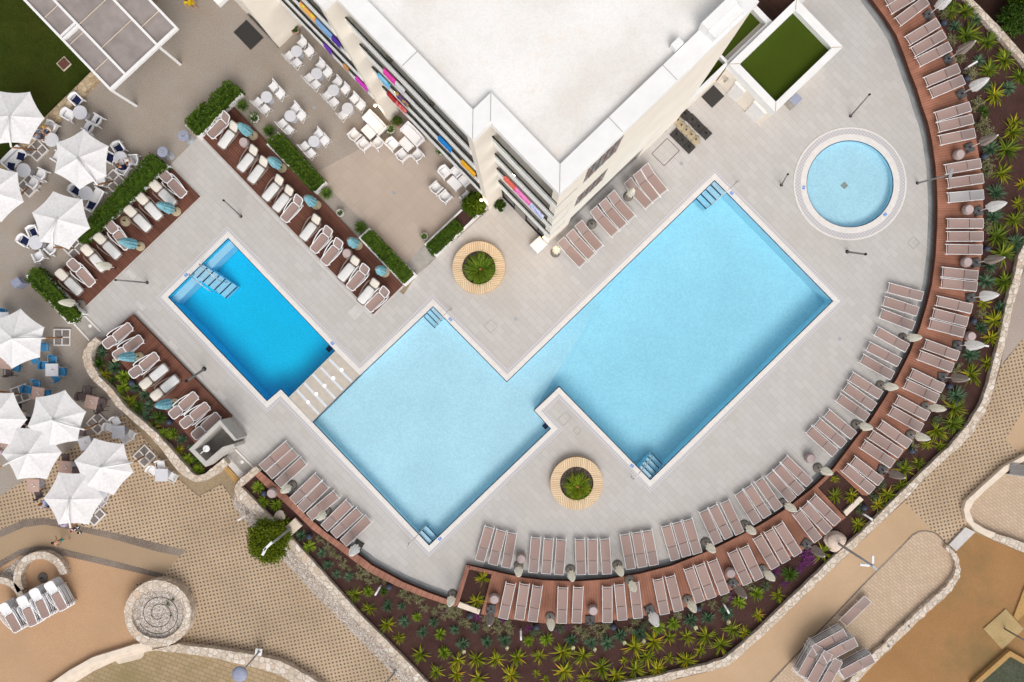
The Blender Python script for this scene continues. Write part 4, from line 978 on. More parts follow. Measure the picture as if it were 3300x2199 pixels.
# ------------------------------------------------------------------ pergola, shower boxes, landings
def pergola():
    z = 3.05
    A, B = P(358, 290, z), P(570, 92, z)          # near corner, right corner
    d = (P(80, 0, z) - A).normalized(); e = (B - A).normalized(); W = (B - A).length
    Ln = 14.0
    root = thing('pergola', 'white steel pergola roofed with mauve-grey fabric, cut by the top edge', 'pergola', Vector((A.x, A.y, 0)))
    inv = Matrix.Translation(-Vector((A.x, A.y, 0)))
    def part(name, mb, m, parent=None):
        o = mb.build(name, M[m], parent or root)
        if parent is None: o.matrix_parent_inverse = inv
        return o
    def beam(mb, a, b, w, h, zc):
        u = (b - a); l = u.length; u.normalize(); mb.box(((a + b) / 2).to_tuple()[:2] + (zc,), (l, w, h), math.atan2(u.y, u.x)); return mb
    fr = [0.0, 0.215, 0.69, 1.0]     # beams across the width (fractions of the near edge)
    t2 = [0.0, 0.235, 0.715, 1.0]
    for k, f in enumerate(t2):
        p = A + e * (W * f)
        part('beam', beam(MB(), p, p + d * Ln, 0.13, 0.2, z), 'frame')
    part('beam', beam(MB(), A - e * .06, B + e * .06, 0.16, 0.22, z + .001), 'frame')
    q = A + d * 3.72
    part('beam', beam(beam(MB(), q + e * .06, q + e * (W * .235 - .06), 0.15, 0.2, z - .01), q + d * .22 + e * .06, q + d * .22 + e * (W * .235 - .06), 0.12, 0.18, z - .01), 'frame')
    for k in range(3):
        a, b = W * t2[k] + .07, W * t2[k + 1] - .07
        segs = ((.1, 3.6), (4.05, Ln)) if k == 0 else ((.1, Ln),)
        for s0, s1 in segs:
            mb = MB(); n = max(2, int((s1 - s0) / 0.9)); vs = []
            for i in range(n + 1):
                for j in range(3):
                    p = A + e * (a + (b - a) * j / 2) + d * (s0 + (s1 - s0) * i / n)
                    sag = 0.02 * math.sin(i * 2.1 + k) - (0.05 if j == 1 else 0)
                    vs.append((p.x, p.y, z - 0.03 + sag))
            mb.add(vs, [(i * 3 + j, i * 3 + j + 1, (i + 1) * 3 + j + 1, (i + 1) * 3 + j) for i in range(n) for j in range(2)])
            f_ = part('awning', mb, 'shade')
            mb = MB(); s = s0 + (1.25 if k != 1 else 1.9)
            while s < s1 - .3:
                p = A + e * a + d * s; r_ = A + e * b + d * s; beam(mb, p, r_, 0.035, 0.03, z + .01); s += 1.95 if k != 1 else 1.75
            part('seam_bar', mb, 'paleband', f_)
    for f in (0.0, 0.715):
        for dd in (0.0, 6.5):
            p = A + e * (W * f) + d * dd
            part('post', MB().box((p.x, p.y, z / 2), (0.14, 0.14, z), math.atan2(e.y, e.x)), 'frame')
pergola()
def shower_boxes():
    f = T(450, 1250, 2.24); z = 1.9
    o = [f(580,232), f(700,372), f(683,385), f(578,268), f(398,448), f(480,530), f(598,428), f(680,405), f(684,428), f(612,462), f(476,572), f(355,446)]
    w = [Vector((p.x, p.y, 0)) for p in poly(o, z)]
    root = thing('shower_enclosure', 'grey-white open-topped shower enclosure with overhead shower at the end of the deck', 'shower', w[11])
    inv = Matrix.Translation(-w[11])
    x = MB().prism(w, -0.02, z).build('wall', M['shower'], root); x.matrix_parent_inverse = inv
    x = MB().sheet([[Vector((p.x, p.y, 0)) for p in poly([f(590,275), f(398,448), f(480,530), f(690,390)], 0)]], 0.02).build('floor', M['concrete'], root); x.matrix_parent_inverse = inv
    a, b = P(*f(437, 476), 2.2), P(*f(480, 441), 2.2)
    mb = MB().tube([P(*f(447, 470), 0.0), (a.x, a.y, 2.15), (b.x, b.y, 2.2)], 0.035, 8)
    x = mb.build('shower_pipe', M['steel'], root); x.matrix_parent_inverse = inv
    x = MB().lathe([(0.02, 0.06), (0.19, 0.04), (0.19, 0.0)][::-1], (b.x, b.y, 2.15), 20).build('shower_head', M['frame'], root); x.matrix_parent_inverse = inv
    # two sunken landings with white edges and a round drain
    for pts, dr, lab in (([(270,1014),(325,1069),(289,1098),(240,1045)], (291,1051), 'landing'), ([f(693,446), f(825,578), f(760,622), f(640,492)], f(741,536), 'landing')):
        struct('landing', MB().sheet([poly(pts)], 0.008), M['concrete'])
        w_ = poly(pts); mb = MB()
        for a, b in ((w_[0], w_[1]), (w_[2], w_[3])):
            u = (b - a).normalized(); q = Vector((-u.y, u.x, 0)) * 0.05; mb.prism([a - q, a + q, b + q, b - q], 0.0, 0.05)
        struct('landing_edge', mb, M['coping'])
        p = P(*dr); struct('drain_cover', MB().lathe([(0.10, 0), (0.10, 0.02)], (p.x, p.y, 0.01), 16), M['frame'])
    struct('landing', MB().sheet([poly([(1342,887),(1309,850),(1366,789),(1402,828)])], 0.006), M['concrete'])
    struct('stone_step', MB().prism(poly([f(600,510), f(640,490), f(760,622), f(735,660)]), -0.1, 0.12), M['greystep'])
    struct('stone_step', MB().prism(poly([f(605,585), f(628,560), f(725,655), f(690,690)]), -0.1, 0.06), M['tan'])
shower_boxes()
def planters():
    rr = random.Random(3)
    def hedge(pts, h, label, dens=950, seed=1, inset=0.0):
        """a clipped conifer hedge: tufts of small flat needles over the top and down the sides"""
        w = [Vector((p.x, p.y, 0)) for p in poly(pts, h)]
        r = random.Random(seed); mb = MB()
        A, B, C_, D = w
        area = ((B - A).length + (C_ - D).length) / 2 * ((D - A).length + (C_ - B).length) / 2
        nt_ = int(area * 46)
        for i in range(nt_):
            a, b = r.random(), r.random()
            p = (A.lerp(B, a)).lerp(D.lerp(C_, a), b)
            ed = min(a * (B - A).length, (1 - a) * (B - A).length, b * (D - A).length, (1 - b) * (D - A).length)
            zz = h * r.uniform(0.82, 1.0) - (0.28 if ed < 0.10 else 0.0) * r.random() - max(0, 0.1 - ed)
            rad = r.uniform(0.09, 0.17); n = r.randint(11, 16); lean = Vector((r.uniform(-.3, .3), r.uniform(-.3, .3), 1))
            for k in range(n):
                t = 2 * math.pi * r.random(); up = r.uniform(0.0, 0.9)
                dr = (Vector((math.cos(t), math.sin(t), 0)) + lean * up).normalized()
                l = rad * r.uniform(.7, 1.25); wd = r.uniform(.014, .026)
                c0 = Vector((p.x, p.y, zz - 0.05)); s_ = dr.cross(Vector((0, 0, 1)))
                if s_.length < .05: s_ = Vector((1, 0, 0))
                s_.normalize()
                m_ = c0 + dr * l * .55
                mb.add([c0, m_ - s_ * wd, c0 + dr * l + Vector((0, 0, -.02)), m_ + s_ * wd], [(0, 1, 2, 3)])
        # sides
        for P0, P1 in ((A, B), (B, C_), (C_, D), (D, A)):
            l_ = (P1 - P0).length
            for i in range(int(l_ * h * 60)):
                p = P0.lerp(P1, r.random()); z0 = h * r.random() ** .8
                for k in range(7):
                    t = r.random() * 6.283; dr = Vector((math.cos(t), math.sin(t), r.uniform(-.2, .8))).normalized(); l = r.uniform(.07, .16)
                    c0 = Vector((p.x, p.y, z0)); s_ = dr.cross(Vector((0, 0, 1))).normalized(); m_ = c0 + dr * l * .5
                    mb.add([c0, m_ - s_ * .02, c0 + dr * l, m_ + s_ * .02], [(0, 1, 2, 3)])
        # dark twiggy inside
        core = offset(w, -0.10)
        mb.prism(core, 0.1, h * 0.80)
        mb.build('hedge', M['hedge'], label=label, cat='hedge')
    def trough(out, hgt, label, t=0.09, mt='white', soil=True):
        w = [Vector((p.x, p.y, 0)) for p in poly(out, hgt)]; i = offset(w, -t); n = len(w)
        root = thing('planter', label, 'planter', w[0]); inv = Matrix.Translation(-w[0])
        mb = MB(); vs = [(p.x, p.y, z) for z, l in ((-0.02, w), (hgt, w), (hgt, i), (hgt - .15, i)) for p in l]
        mb.add(vs, [(k * n + j, k * n + (j + 1) % n, (k + 1) * n + (j + 1) % n, (k + 1) * n + j) for k in range(3) for j in range(n)])
        x = mb.build('trough', M[mt], root); x.matrix_parent_inverse = inv
        x = MB().sheet([i], hgt - .08).build('soil', M['mulch'], root); x.matrix_parent_inverse = inv
    trough([(733,262),(781,303),(640,445),(596,405)], .5, 'long white planter holding the hedge at the top end of the dark deck')
    hedge([(731,258),(768,286),(629,430),(593,389)], 1.15, 'dense green hedge at the top end of the dark deck, nearest the doormat', seed=1)
    trough([(483,500),(546,535),(286,776),(248,775)], .5, 'long white planter holding the hedge beside the restaurant parasols')
    hedge([(481,495),(526,532),(257,783),(238,757)], 1.15, 'longest green hedge, between the restaurant parasols and the cushioned loungers', seed=2)
    trough([(82,890),(125,862),(270,1011),(219,1044)], .5, 'white planter holding the hedge at the lower end of the dark deck')
    hedge([(76,896),(113,862),(245,1012),(221,1036)], 1.15, 'green hedge at the lower left end of the dark deck, under a cream parasol', seed=3)
    trough([(858,466),(896,425),(1052,588),(1017,624)], .5, 'white planter of the hedge between the dark deck and the folding chairs')
    hedge([(860,454),(900,428),(1038,580),(1003,610)], 1.0, 'green hedge between the dark deck and the white folding chairs', seed=4)
    trough([(1154.5,767),(1190,734),(1342,885.7),(1304,922)], .5, 'white planter of the hedge at the lower end of the long dark deck')
    hedge([(1166,766),(1196,744),(1327,880),(1300,909)], .95, 'green hedge at the lower end of the long dark deck, by the landing', seed=5)
    trough([(1366.5,787.5),(1500,662),(1569,668),(1404,827.7)], .5, 'long white planter running from the landing to the hotel corner')
    hedge([(1374,793),(1466,708),(1490,736),(1396,822)], .85, 'short green hedge in the planter leading to the hotel corner', seed=6)
planters()
# ------------------------------------------------------------------ sun loungers
def sling_proto(name, back=4.0, mat='sling', matb='slingback'):
    """long white-framed lounger; foot end at -x, head end at +x"""
    L, W = 2.12, 0.555; h = 0.33; x0 = -L / 2; hx = x0 + 1.33
    root = thing(name, 'lounger', 'sun lounger')
    fr = MB(); c, s = math.cos(R(back)), math.sin(R(back)); bl = L - 1.36
    for sy in (-1, 1):
        y = sy * W / 2
        pts = [(x0, y, h - .01), (x0 + .10, y, h), (hx, y, h), (hx + .18, y * 0.985, h - .015)]
        if back < 10: pts += [(x0 + L - .02, y * 0.97, h - .05)]
        else: pts += [(x0 + L - .45, y * 0.97, h - .02)]
        fr.tube(pts, 0.019, 6)
        fr.tube([(hx, y * .96, h + .012), (hx + bl * c, y * .96, h + .012 + bl * s)], 0.014, 6)
        for lx in (x0 + .28, x0 + L - .55):
            fr.tube([(lx, y, h), (lx + (.04 if lx > 0 else -.04), y * 1.02, 0.0)], 0.018, 6)
    for x in (x0 + .10, x0 + .28, hx - .02, x0 + L - .5):
        fr.tube([(x, -W / 2, h - (.0 if x < x0 + .2 else .03)), (x, W / 2, h - (.0 if x < x0 + .2 else .03))], 0.017, 6)
    fr.tube([(hx + bl * c, -W * .48, h + .012 + bl * s), (hx + bl * c, W * .48, h + .012 + bl * s)], 0.014, 6)
    if back > 10:
        for sy in (-1, 1): fr.tube([(hx + bl * .6 * c, sy * W * .46, h + bl * .6 * s), (x0 + L - .5, sy * W * .46, h - .02)], 0.012, 5)
    fr.build('frame', M['frame'], root)
    def cloth(a, b, z, tilt, m, nm):
        mb = MB(); n = 6; vs = []
        for i in range(n + 1):
            u = i / n; x = a + (b - a) * u
            for j in range(5):
                v = j / 4; sag = -0.030 * (1 - (2 * v - 1) ** 2) * math.sin(math.pi * min(1, max(0, u * .9 + .05)))
                y = (v - .5) * (W - .05)
                d = x - a
                vs.append((a + d * math.cos(tilt), y, z + d * math.sin(tilt) + sag))
        mb.add(vs, [(i * 5 + j, (i + 1) * 5 + j, (i + 1) * 5 + j + 1, i * 5 + j + 1) for i in range(n) for j in range(4)])
        mb.build(nm, M[m], root, True)
    cloth(x0 + .17, hx - .015, h + .006, 0.0, mat, 'seat')
    cloth(hx + .015, hx + bl, h + .015, R(back), matb, 'backrest')
    return root
def resin_proto(name, back, cushion):
    """moulded lounger with looped armrests; foot at -x, head at +x"""
    L, W = 1.88, 0.60; x0 = -L / 2; hx = 0.22; h = 0.33
    root = thing(name, 'lounger', 'sun lounger')
    rm = 'tauperesin' if cushion else 'resin'
    c, s = math.cos(R(back)), math.sin(R(back)); bl = L / 2 - hx
    fr = MB()
    # rounded rim of the seat and of the back
    def rim(a, b, tilt, rr, r0):
        pts = []
        def pt(x, y):
            d = x - a; return (a + d * math.cos(tilt), y, h + d * math.sin(tilt))
        w = W / 2 - .03
        for k in range(5):
            t = R(90 + 22.5 * k); pts.append(pt(a + rr + rr * math.cos(t), w - rr + rr * math.sin(t)))
        for k in range(5):
            t = R(180 + 22.5 * k); pts.append(pt(a + rr + rr * math.cos(t), -w + rr + rr * math.sin(t)))
        for k in range(5):
            t = R(270 + 22.5 * k); pts.append(pt(b - rr + rr * math.cos(t), -w + rr + rr * math.sin(t)))
        for k in range(5):
            t = R(0 + 22.5 * k); pts.append(pt(b - rr + rr * math.cos(t), w - rr + rr * math.sin(t)))
        fr.tube(pts + [pts[0]], r0, 6, False)
        return pts
    p1 = rim(x0, hx, 0.0, 0.12, 0.032)
    p2 = rim(hx + .02, L / 2, R(back), 0.14, 0.032)
    for lx in (x0 + .16, hx + .2):
        for sy in (-1, 1):
            fr.tube([(lx, sy * (W / 2 - .05), h), (lx - .03, sy * (W / 2 - .02), 0.0)], [0.035, 0.028], 6)
    for sy in (-1, 1):   # hook-shaped feet that stick out at the foot end
        fr.tube([(x0 + .05, sy * .18, h - .03), (x0 - .04, sy * .16, h - .06)], 0.022, 5)
    fr.build('frame', M[rm], root, True)
    for sy in (-1, 1):
        a = MB(); y = sy * W / 2
        a.tube([(x0 + .25, y - sy * .02, h), (x0 + .5, y + sy * .035, h + .07), (x0 + .85, y + sy * .085, h + .15), (hx + .02, y + sy * .095, h + .19), (hx + .2, y + sy * .06, h + .17), (hx + .26, y, h + .06), (hx + .12, y - sy * .03, h - .01)], [.022, .026, .03, .034, .03, .026, .022], 6)
        a.build('armrest', M[rm], root, True)
    def panel(pts, dz, m, nm, th):
        n = len(pts); cx = sum(p[0] for p in pts) / n; cy = 0; cz = sum(p[2] for p in pts) / n
        mb = MB(); g = .93
        top = [(cx + (p[0] - cx) * g, p[1] * g, cz + (p[2] - cz) * g + dz) for p in pts]; bot = [(p[0], p[1], p[2] - th) for p in top]
        ins = [(cx + (p[0] - cx) * .86, p[1] * .8, p[2] + (.022 if th > .03 else -.02)) for p in top]
        mb.add(bot + top + ins + [(cx, 0, cz + dz + (.03 if th > .03 else -.03))], [(i, (i + 1) % n, n + (i + 1) % n, n + i) for i in range(n)] + [(n + i, n + (i + 1) % n, 2 * n + (i + 1) % n, 2 * n + i) for i in range(n)] + [(2 * n + i, 2 * n + (i + 1) % n, 3 * n) for i in range(n)])
        mb.build(nm, M[m], root, True)
    if cushion:
        panel(p1, .075, 'cushion2', 'seat_cushion', .06); panel(p2, .075, 'cushion', 'back_cushion', .06)
    else:
        panel(p1, .012, 'sling', 'seat', .01); panel(p2, .012, 'slingback', 'backrest', .01)
    return root
def place(k, tl, foot, head, zb, label, group, hz=.35, scale=None):
    a, b = P(*tl(*foot), zb + hz), P(*tl(*head), zb + hz)
    c = (a + b) / 2; d = b - a
    return k.put((c.x, c.y, zb), math.atan2(d.y, d.x), label, group, scale)
def loungers():
    K = Kind(sling_proto('sun_lounger')); KG = Kind(sling_proto('sun_lounger', 4, 'greysling', 'greysling'))
    A = T(2700,0); B = T(2700,350); Cc = T(2700,700); D = T(2700,1050); E = T(2700,1400); Fq = T(2200,1600); G = T(1700,1799); Hh = T(1200,1650); I = T(2250,1250); J = T(1700,1500); Kk = T(750,1400)
    deck = [(A,575,25,1000,-230),(A,635,132,1050,-115),(A,743,291,1130,0),(A,863,527,1277,278),(A,932,667,1352,427),(A,997,796,1425,580),(A,1092,1044,1535,857),(A,1154,1192,1597,1004),(A,1220,1485,1679,1343),
        (B,1248,242,1713,130),(B,1271,405,1738,308),(B,1342,772,1813,690),(B,1370,948,1845,880),(B,1372,1128,1850,1087),(B,1368,1452,1843,1453),
        (Cc,1365,243,1841,243),(Cc,1355,404,1828,412),(Cc,1303,690,1773,738),(Cc,1290,828,1762,880),(Cc,1238,1052,1695,1160),(Cc,1189,1209,1640,1325),(Cc,1146,1342,1598,1462),
        (D,1087,226,1524,385),(D,1017,368,1449,532),(D,915,595,1328,793),(D,842,727,1260,922),(D,733,930,1137,1146),(D,658,1068,1056,1294),(D,525,1242,902,1504),(D,409,1367,790,1618),
        (E,311,122,688,374),(E,180,322,540,600),(E,85,417,430,709),
        (Fq,1625,10,1955,334),(Fq,1534,105,1840,440),(Fq,1434,190,1707,548),(Fq,1211,352,1450,726),(Fq,1086,430,1302,813),(Fq,942,510,1166,890),(Fq,774,641,960,1033),(Fq,630,697,814,1092),(Fq,374,812,529,1222),(Fq,217,865,362,1268),(Fq,76,908,217,1320),
        (G,1802,233,1906,652),(G,1648,270,1731,692),(G,1347,318,1395,742),(G,1159,338,1198,766),(G,1008,370,1009,795),(G,643,373,621,803),(G,448,378,432,806),(G,126,363,65,781),(Hh,1923,915,1859,1342),(Hh,1747,911,1655,1331)]
    for i, (t, a, b, c, d) in enumerate(deck):
        g = 'taupe sling loungers on the raised curved deck'
        if i == 13: place(KG, t, (a, b), (c, d), .4, 'pale grey sling lounger, the only grey one among the taupe loungers on the curved deck', 'grey sling lounger on the curved deck')
        else: place(K, t, (a, b), (c, d), .4, 'taupe sling lounger on the raised curved deck, %s from the top edge' % nth(i), g)
    terr = [(Cc,630,888,1066,1002),(Cc,575,1055,1005,1194),(Cc,533,1212,954,1376),(D,482,64,871,281),(D,376,256,773,461),(D,297,411,684,631),(D,162,637,534,875),(D,94,768,452,1024),(D,5,905,361,1158),
        (I,1621,320,1957,600),(I,1497,427,1836,715),(I,1399,527,1720,819),(I,1086,900,1399,1201),(I,995,996,1293,1316),(I,900,1082,1184,1409),(I,765,1165,1006,1517),(I,629,1254,865,1609),(I,515,1328,739,1689),
        (Fq,535,72,713,450),(Fq,384,128,574,506),(Fq,265,185,440,572),(Fq,66,300,183,701),(J,1888,724,2005,1130),(J,1750,768,1864,1174),(J,1515,831,1594,1240),(J,1377,853,1451,1265),(J,1229,875,1303,1291),(J,976,939,1003,1350),(J,823,938,825,1356),(J,663,940,675,1362),(J,428,943,397,1362),(J,269,932,236,1352),(J,107,918,73,1338),
        (Hh,1766,268,1691,686),(Hh,1629,240,1525,646),(Hh,1477,200,1362,598)]
    # the three rightmost of the last groups were read twice where two crops meet
    seen = []
    k = 0
    for (t, a, b, c, d) in terr:
        m = t((a + c) / 2, (b + d) / 2)
        if any((m[0] - x) ** 2 + (m[1] - y) ** 2 < 18 ** 2 for x, y in seen): continue
        seen.append(m)
        place(K, t, (a, b), (c, d), 0, 'taupe sling lounger on the terrace inside the curved deck, %s from upper right' % nth(k), 'taupe sling loungers on the terrace along the curved deck'); k += 1
    bl = [(702,137,385,416),(787,228,474,507),(893,338,583,621),(1076,543,772,832),(1165,639,871,931),(1305,762,983,1031),(1466,878,1171,1168),(1595,975,1289,1259),(1712,1070,1415,1357)]
    for i, (a, b, c, d) in enumerate(bl):
        place(K, Kk, (a, b), (c, d), 0, 'taupe sling lounger beside the narrow deck border at lower left, %s down from the steps' % nth(i), 'taupe sling loungers beside the narrow deck border')
    K.done(); KG.done()
    KR = Kind(sling_proto('sun_lounger', 32))
    f, g = T(1400,700,2.24), T(1500,400)
    bd = [(f,1067,336,912,172),(f,1131,279,977,116),(f,1187,218,1040,52),(g,1883,1376,1613,1086),(g,1988,1284,1727,985),(g,2092,1180,1835,891),(g,2311,1022,2042,731),(g,2404,943,2155,628),(g,2497,850,2255,552)]
    for i, (t, a, b, c, d) in enumerate(bd):
        place(KR, t, (a, b), (c, d), 0, 'taupe sling lounger with raised back along the hotel wall, %s from the hotel corner' % nth(i), 'raised sling loungers along the hotel wall', .4)
    KR.done()
    # moulded loungers on the dark decks
    f, g = T(500,300), T(900,600,2.24)
    U = [(f,715,510,940,275,0),(f,855,640,1035,400,1),(f,1090,940,1290,690,1),(f,1225,1085,1415,835,1),(f,1410,1305,1610,1070,1),(f,1540,1445,1735,1200,1),(g,48,222,160,85,0),(g,180,362,290,220,1),(g,258,448,375,305,0),(g,335,536,450,392,0),(g,455,655,570,520,1),(g,521,719,640,577,0),(g,597,820,712,682,1),(g,654,872,785,742,0)]
    S0, S1 = Kind(resin_proto('sun_lounger', 48, False)), Kind(resin_proto('sun_lounger', 48, True))
    for i, (t, a, b, c, d, cu) in enumerate(U):
        place((S0, S1)[cu], t, (a, b), (c, d), .12, ('cream-cushioned lounger' if cu else 'white moulded lounger with taupe sling') + ' on the long dark deck, %s from its top' % nth(i), 'moulded loungers on the long dark deck', .4, (1.0, 1.0, 1.0))
    S0.done(); S1.done()
    F0, F1 = Kind(resin_proto('sun_lounger', 8, False)), Kind(resin_proto('sun_lounger', 8, True))
    a_, b_, c_, d_ = T(0,300), T(0,650), T(0,950), T(450,1250,2.24)
    V = [(a_,2320,1290,2040,1000,0),(a_,2190,1400,1930,1135,1),(a_,2010,1567,1765,1300,1),(b_,1880,350,1605,75,1),(b_,1610,575,1370,270,0),(b_,1490,690,1225,425,1),(b_,1310,850,1070,575,1),(b_,1160,1040,890,755,0),(b_,1010,1150,740,880,1)]
    for i, (t, a, b, c, d, cu) in enumerate(V):
        place((F0, F1)[cu], t, (a, b), (c, d), .12, ('cream-cushioned lounger' if cu else 'white moulded lounger with taupe sling') + ' beside the longest hedge, %s from upper right' % nth(i), 'moulded loungers on the deck beside the longest hedge')
    X = [(c_,1640,400,1335,640,0),(c_,1770,560,1465,780,0),(c_,1970,775,1670,1010,0),(c_,2085,920,1810,1150,1),(c_,2220,1065,1950,1290,1),(d_,395,60,240,195,0),(d_,480,135,318,265,0),(d_,555,210,405,345,0)]
    for i, (t, a, b, c, d, cu) in enumerate(X):
        place((F0, F1)[cu], t, (a, b), (c, d), .3, ('white-cushioned lounger' if cu else 'white moulded lounger with taupe sling') + ' by the yucca bed, %s from the top' % nth(i), 'moulded loungers on the deck by the yucca bed')
    # four stacks of moulded loungers, lower left
    ps = resin_proto('sun_lounger', 8, False)
    for ch in ps.children:
        if ch.name.startswith('backrest'): ch.data.materials[0] = M['resin']
    FS = Kind(ps)
    t = T(0, 1799)
    for j, (hx, hy, fx, fy) in enumerate(((35,625,185,890),(265,530,390,820),(425,440,548,715),(612,345,770,625))):
        for q in range(6):
            z = 0.17 * q; a, b = P(*t(hx, hy), .85 + .4), P(*t(fx, fy), .85 + .4); c = (a + b) / 2; d = a - b
            FS.put((c.x + .015 * (q % 2), c.y, z), math.atan2(d.y, d.x), 'white moulded lounger in the %s stack from the left, %s from the bottom' % (nth(j), nth(q)), 'stacked white loungers on the sand', (.95, 1.0, .85))
    F0.done(); F1.done(); FS.done()
    # herringbone stacks of sling loungers, lower right
    KS = Kind(sling_proto('sun_lounger', 1.5))
    t, u = T(2200,1799), T(2700,1799)
    st = [(t,1700,1147,2017,972,6,'upper right'),(t,1815,1248,2145,1072,7,'middle right'),(u,82,1462,410,1283,6,'lower right'),(t,1520,1465,1695,1150,6,'upper left'),(t,1640,1540,1805,1245,7,'middle left'),(t,1790,1620,1935,1355,6,'lower left')]
    for tl, a, b, c, d, n, nm in st:
        top = .17 * (n - 1)
        p, q_ = P(*tl(a, b), top + .35), P(*tl(c, d), top + .35); m = (p + q_) / 2; dr = q_ - p
        for k in range(n):
            KS.put((m.x + .02 * math.sin(k * 2.3), m.y + .02 * math.cos(k * 1.7), .17 * k), math.atan2(dr.y, dr.x), 'taupe sling lounger in the %s herringbone stack, %s from the bottom' % (nm, nth(k)), 'stacked sling loungers on the brick paving')
    place(KS, t, (2040, 812), (2318, 540), 0, 'single taupe sling lounger standing above the herringbone stacks on the brick paving', 'single lounger on the brick paving')
    KS.done()
loungers()

# ------------------------------------------------------------------ closed parasols, bases, barrels, globes, bollards
def folded(mb, z0, z1, r, lobes, seed, n=48):
    rr = random.Random(seed); ph = [rr.uniform(-.25, .25) for _ in range(lobes)]; am = [rr.uniform(.75, 1.25) for _ in range(lobes)]; dz = [rr.uniform(-.10, .06) for _ in range(lobes)]
    rows = [(0.0, 1.0, .34), (0.10, 1.04, .32), (0.30, .95, .27), (0.55, .80, .22), (.80, .55, .15), (.94, .30, .08), (1.0, .10, 0)]
    vs = []
    for f, rf, w in rows:
        for k in range(n):
            a = 2 * math.pi * k / n; l = int(a / (2 * math.pi) * lobes) % lobes
            m = 1 - w + w * abs(math.cos(a * lobes / 2 + ph[l] * .5)) * am[l]
            z = z0 + (z1 - z0) * f + (dz[l] - .07 * (1 - abs(math.cos(a * lobes / 2)))) * (1 - f) * (1.0 if f < .05 else .0)
            vs.append((r * rf * m * math.cos(a), r * rf * m * math.sin(a), z))
    R_ = len(rows)
    fs = [(i * n + k, i * n + (k + 1) % n, (i + 1) * n + (k + 1) % n, (i + 1) * n + k) for i in range(R_ - 1) for k in range(n)] + [tuple(range((R_ - 1) * n, R_ * n))]
    return mb.add(vs, fs)
def base_mesh(root, kind, mt):
    if kind == 'round':
        MB().lathe([(0.275, 0.0), (0.285, 0.05), (0.24, 0.10), (0.06, 0.12)], n=28).build('base', M[mt], root, True)
        MB().lathe([(0.035, 0.1), (0.035, 0.32)], n=10).build('socket', M['dark'], root)
    else:
        m = MB().bev((0, 0, 0.05), (0.52, 0.52, 0.10), 0.025)
        m.build('base', M[mt], root)
        d = MB()
        for x, y in ((-.16, .185), (.0, .185), (.16, .185)): 
            if x: d.bev((x, y, 0.112), (0.15, 0.11, 0.03), 0.02)
        d.build('wheel_cover', M['basedark'], root)
        MB().lathe([(0.035, 0.1), (0.035, 0.34)], n=10).build('socket', M['dark'], root)
def parasol_proto(kind, cm, bm, z0, z1, r, seed, lobes=8, pole='frame'):
    root = thing('closed_parasol', 'parasol', 'parasol')
    base_mesh(root, kind, bm)
    MB().tube([(0, 0, .12), (0, 0, z1 + .02)], 0.021, 8).build('pole', M[pole], root)
    folded(MB(), z0, z1, r, lobes, seed).build('canopy', M[cm], root, True)
    MB().lathe([(0.0, z1 + .06), (0.03, z1 + .05), (0.045, z1 - .01), (0.03, z1 - .03)][::-1], n=10).build('finial', M['frame' if cm in ('taupe', 'whitefold') else ('wood' if cm == 'teal' else cm)], root, True)
    return root
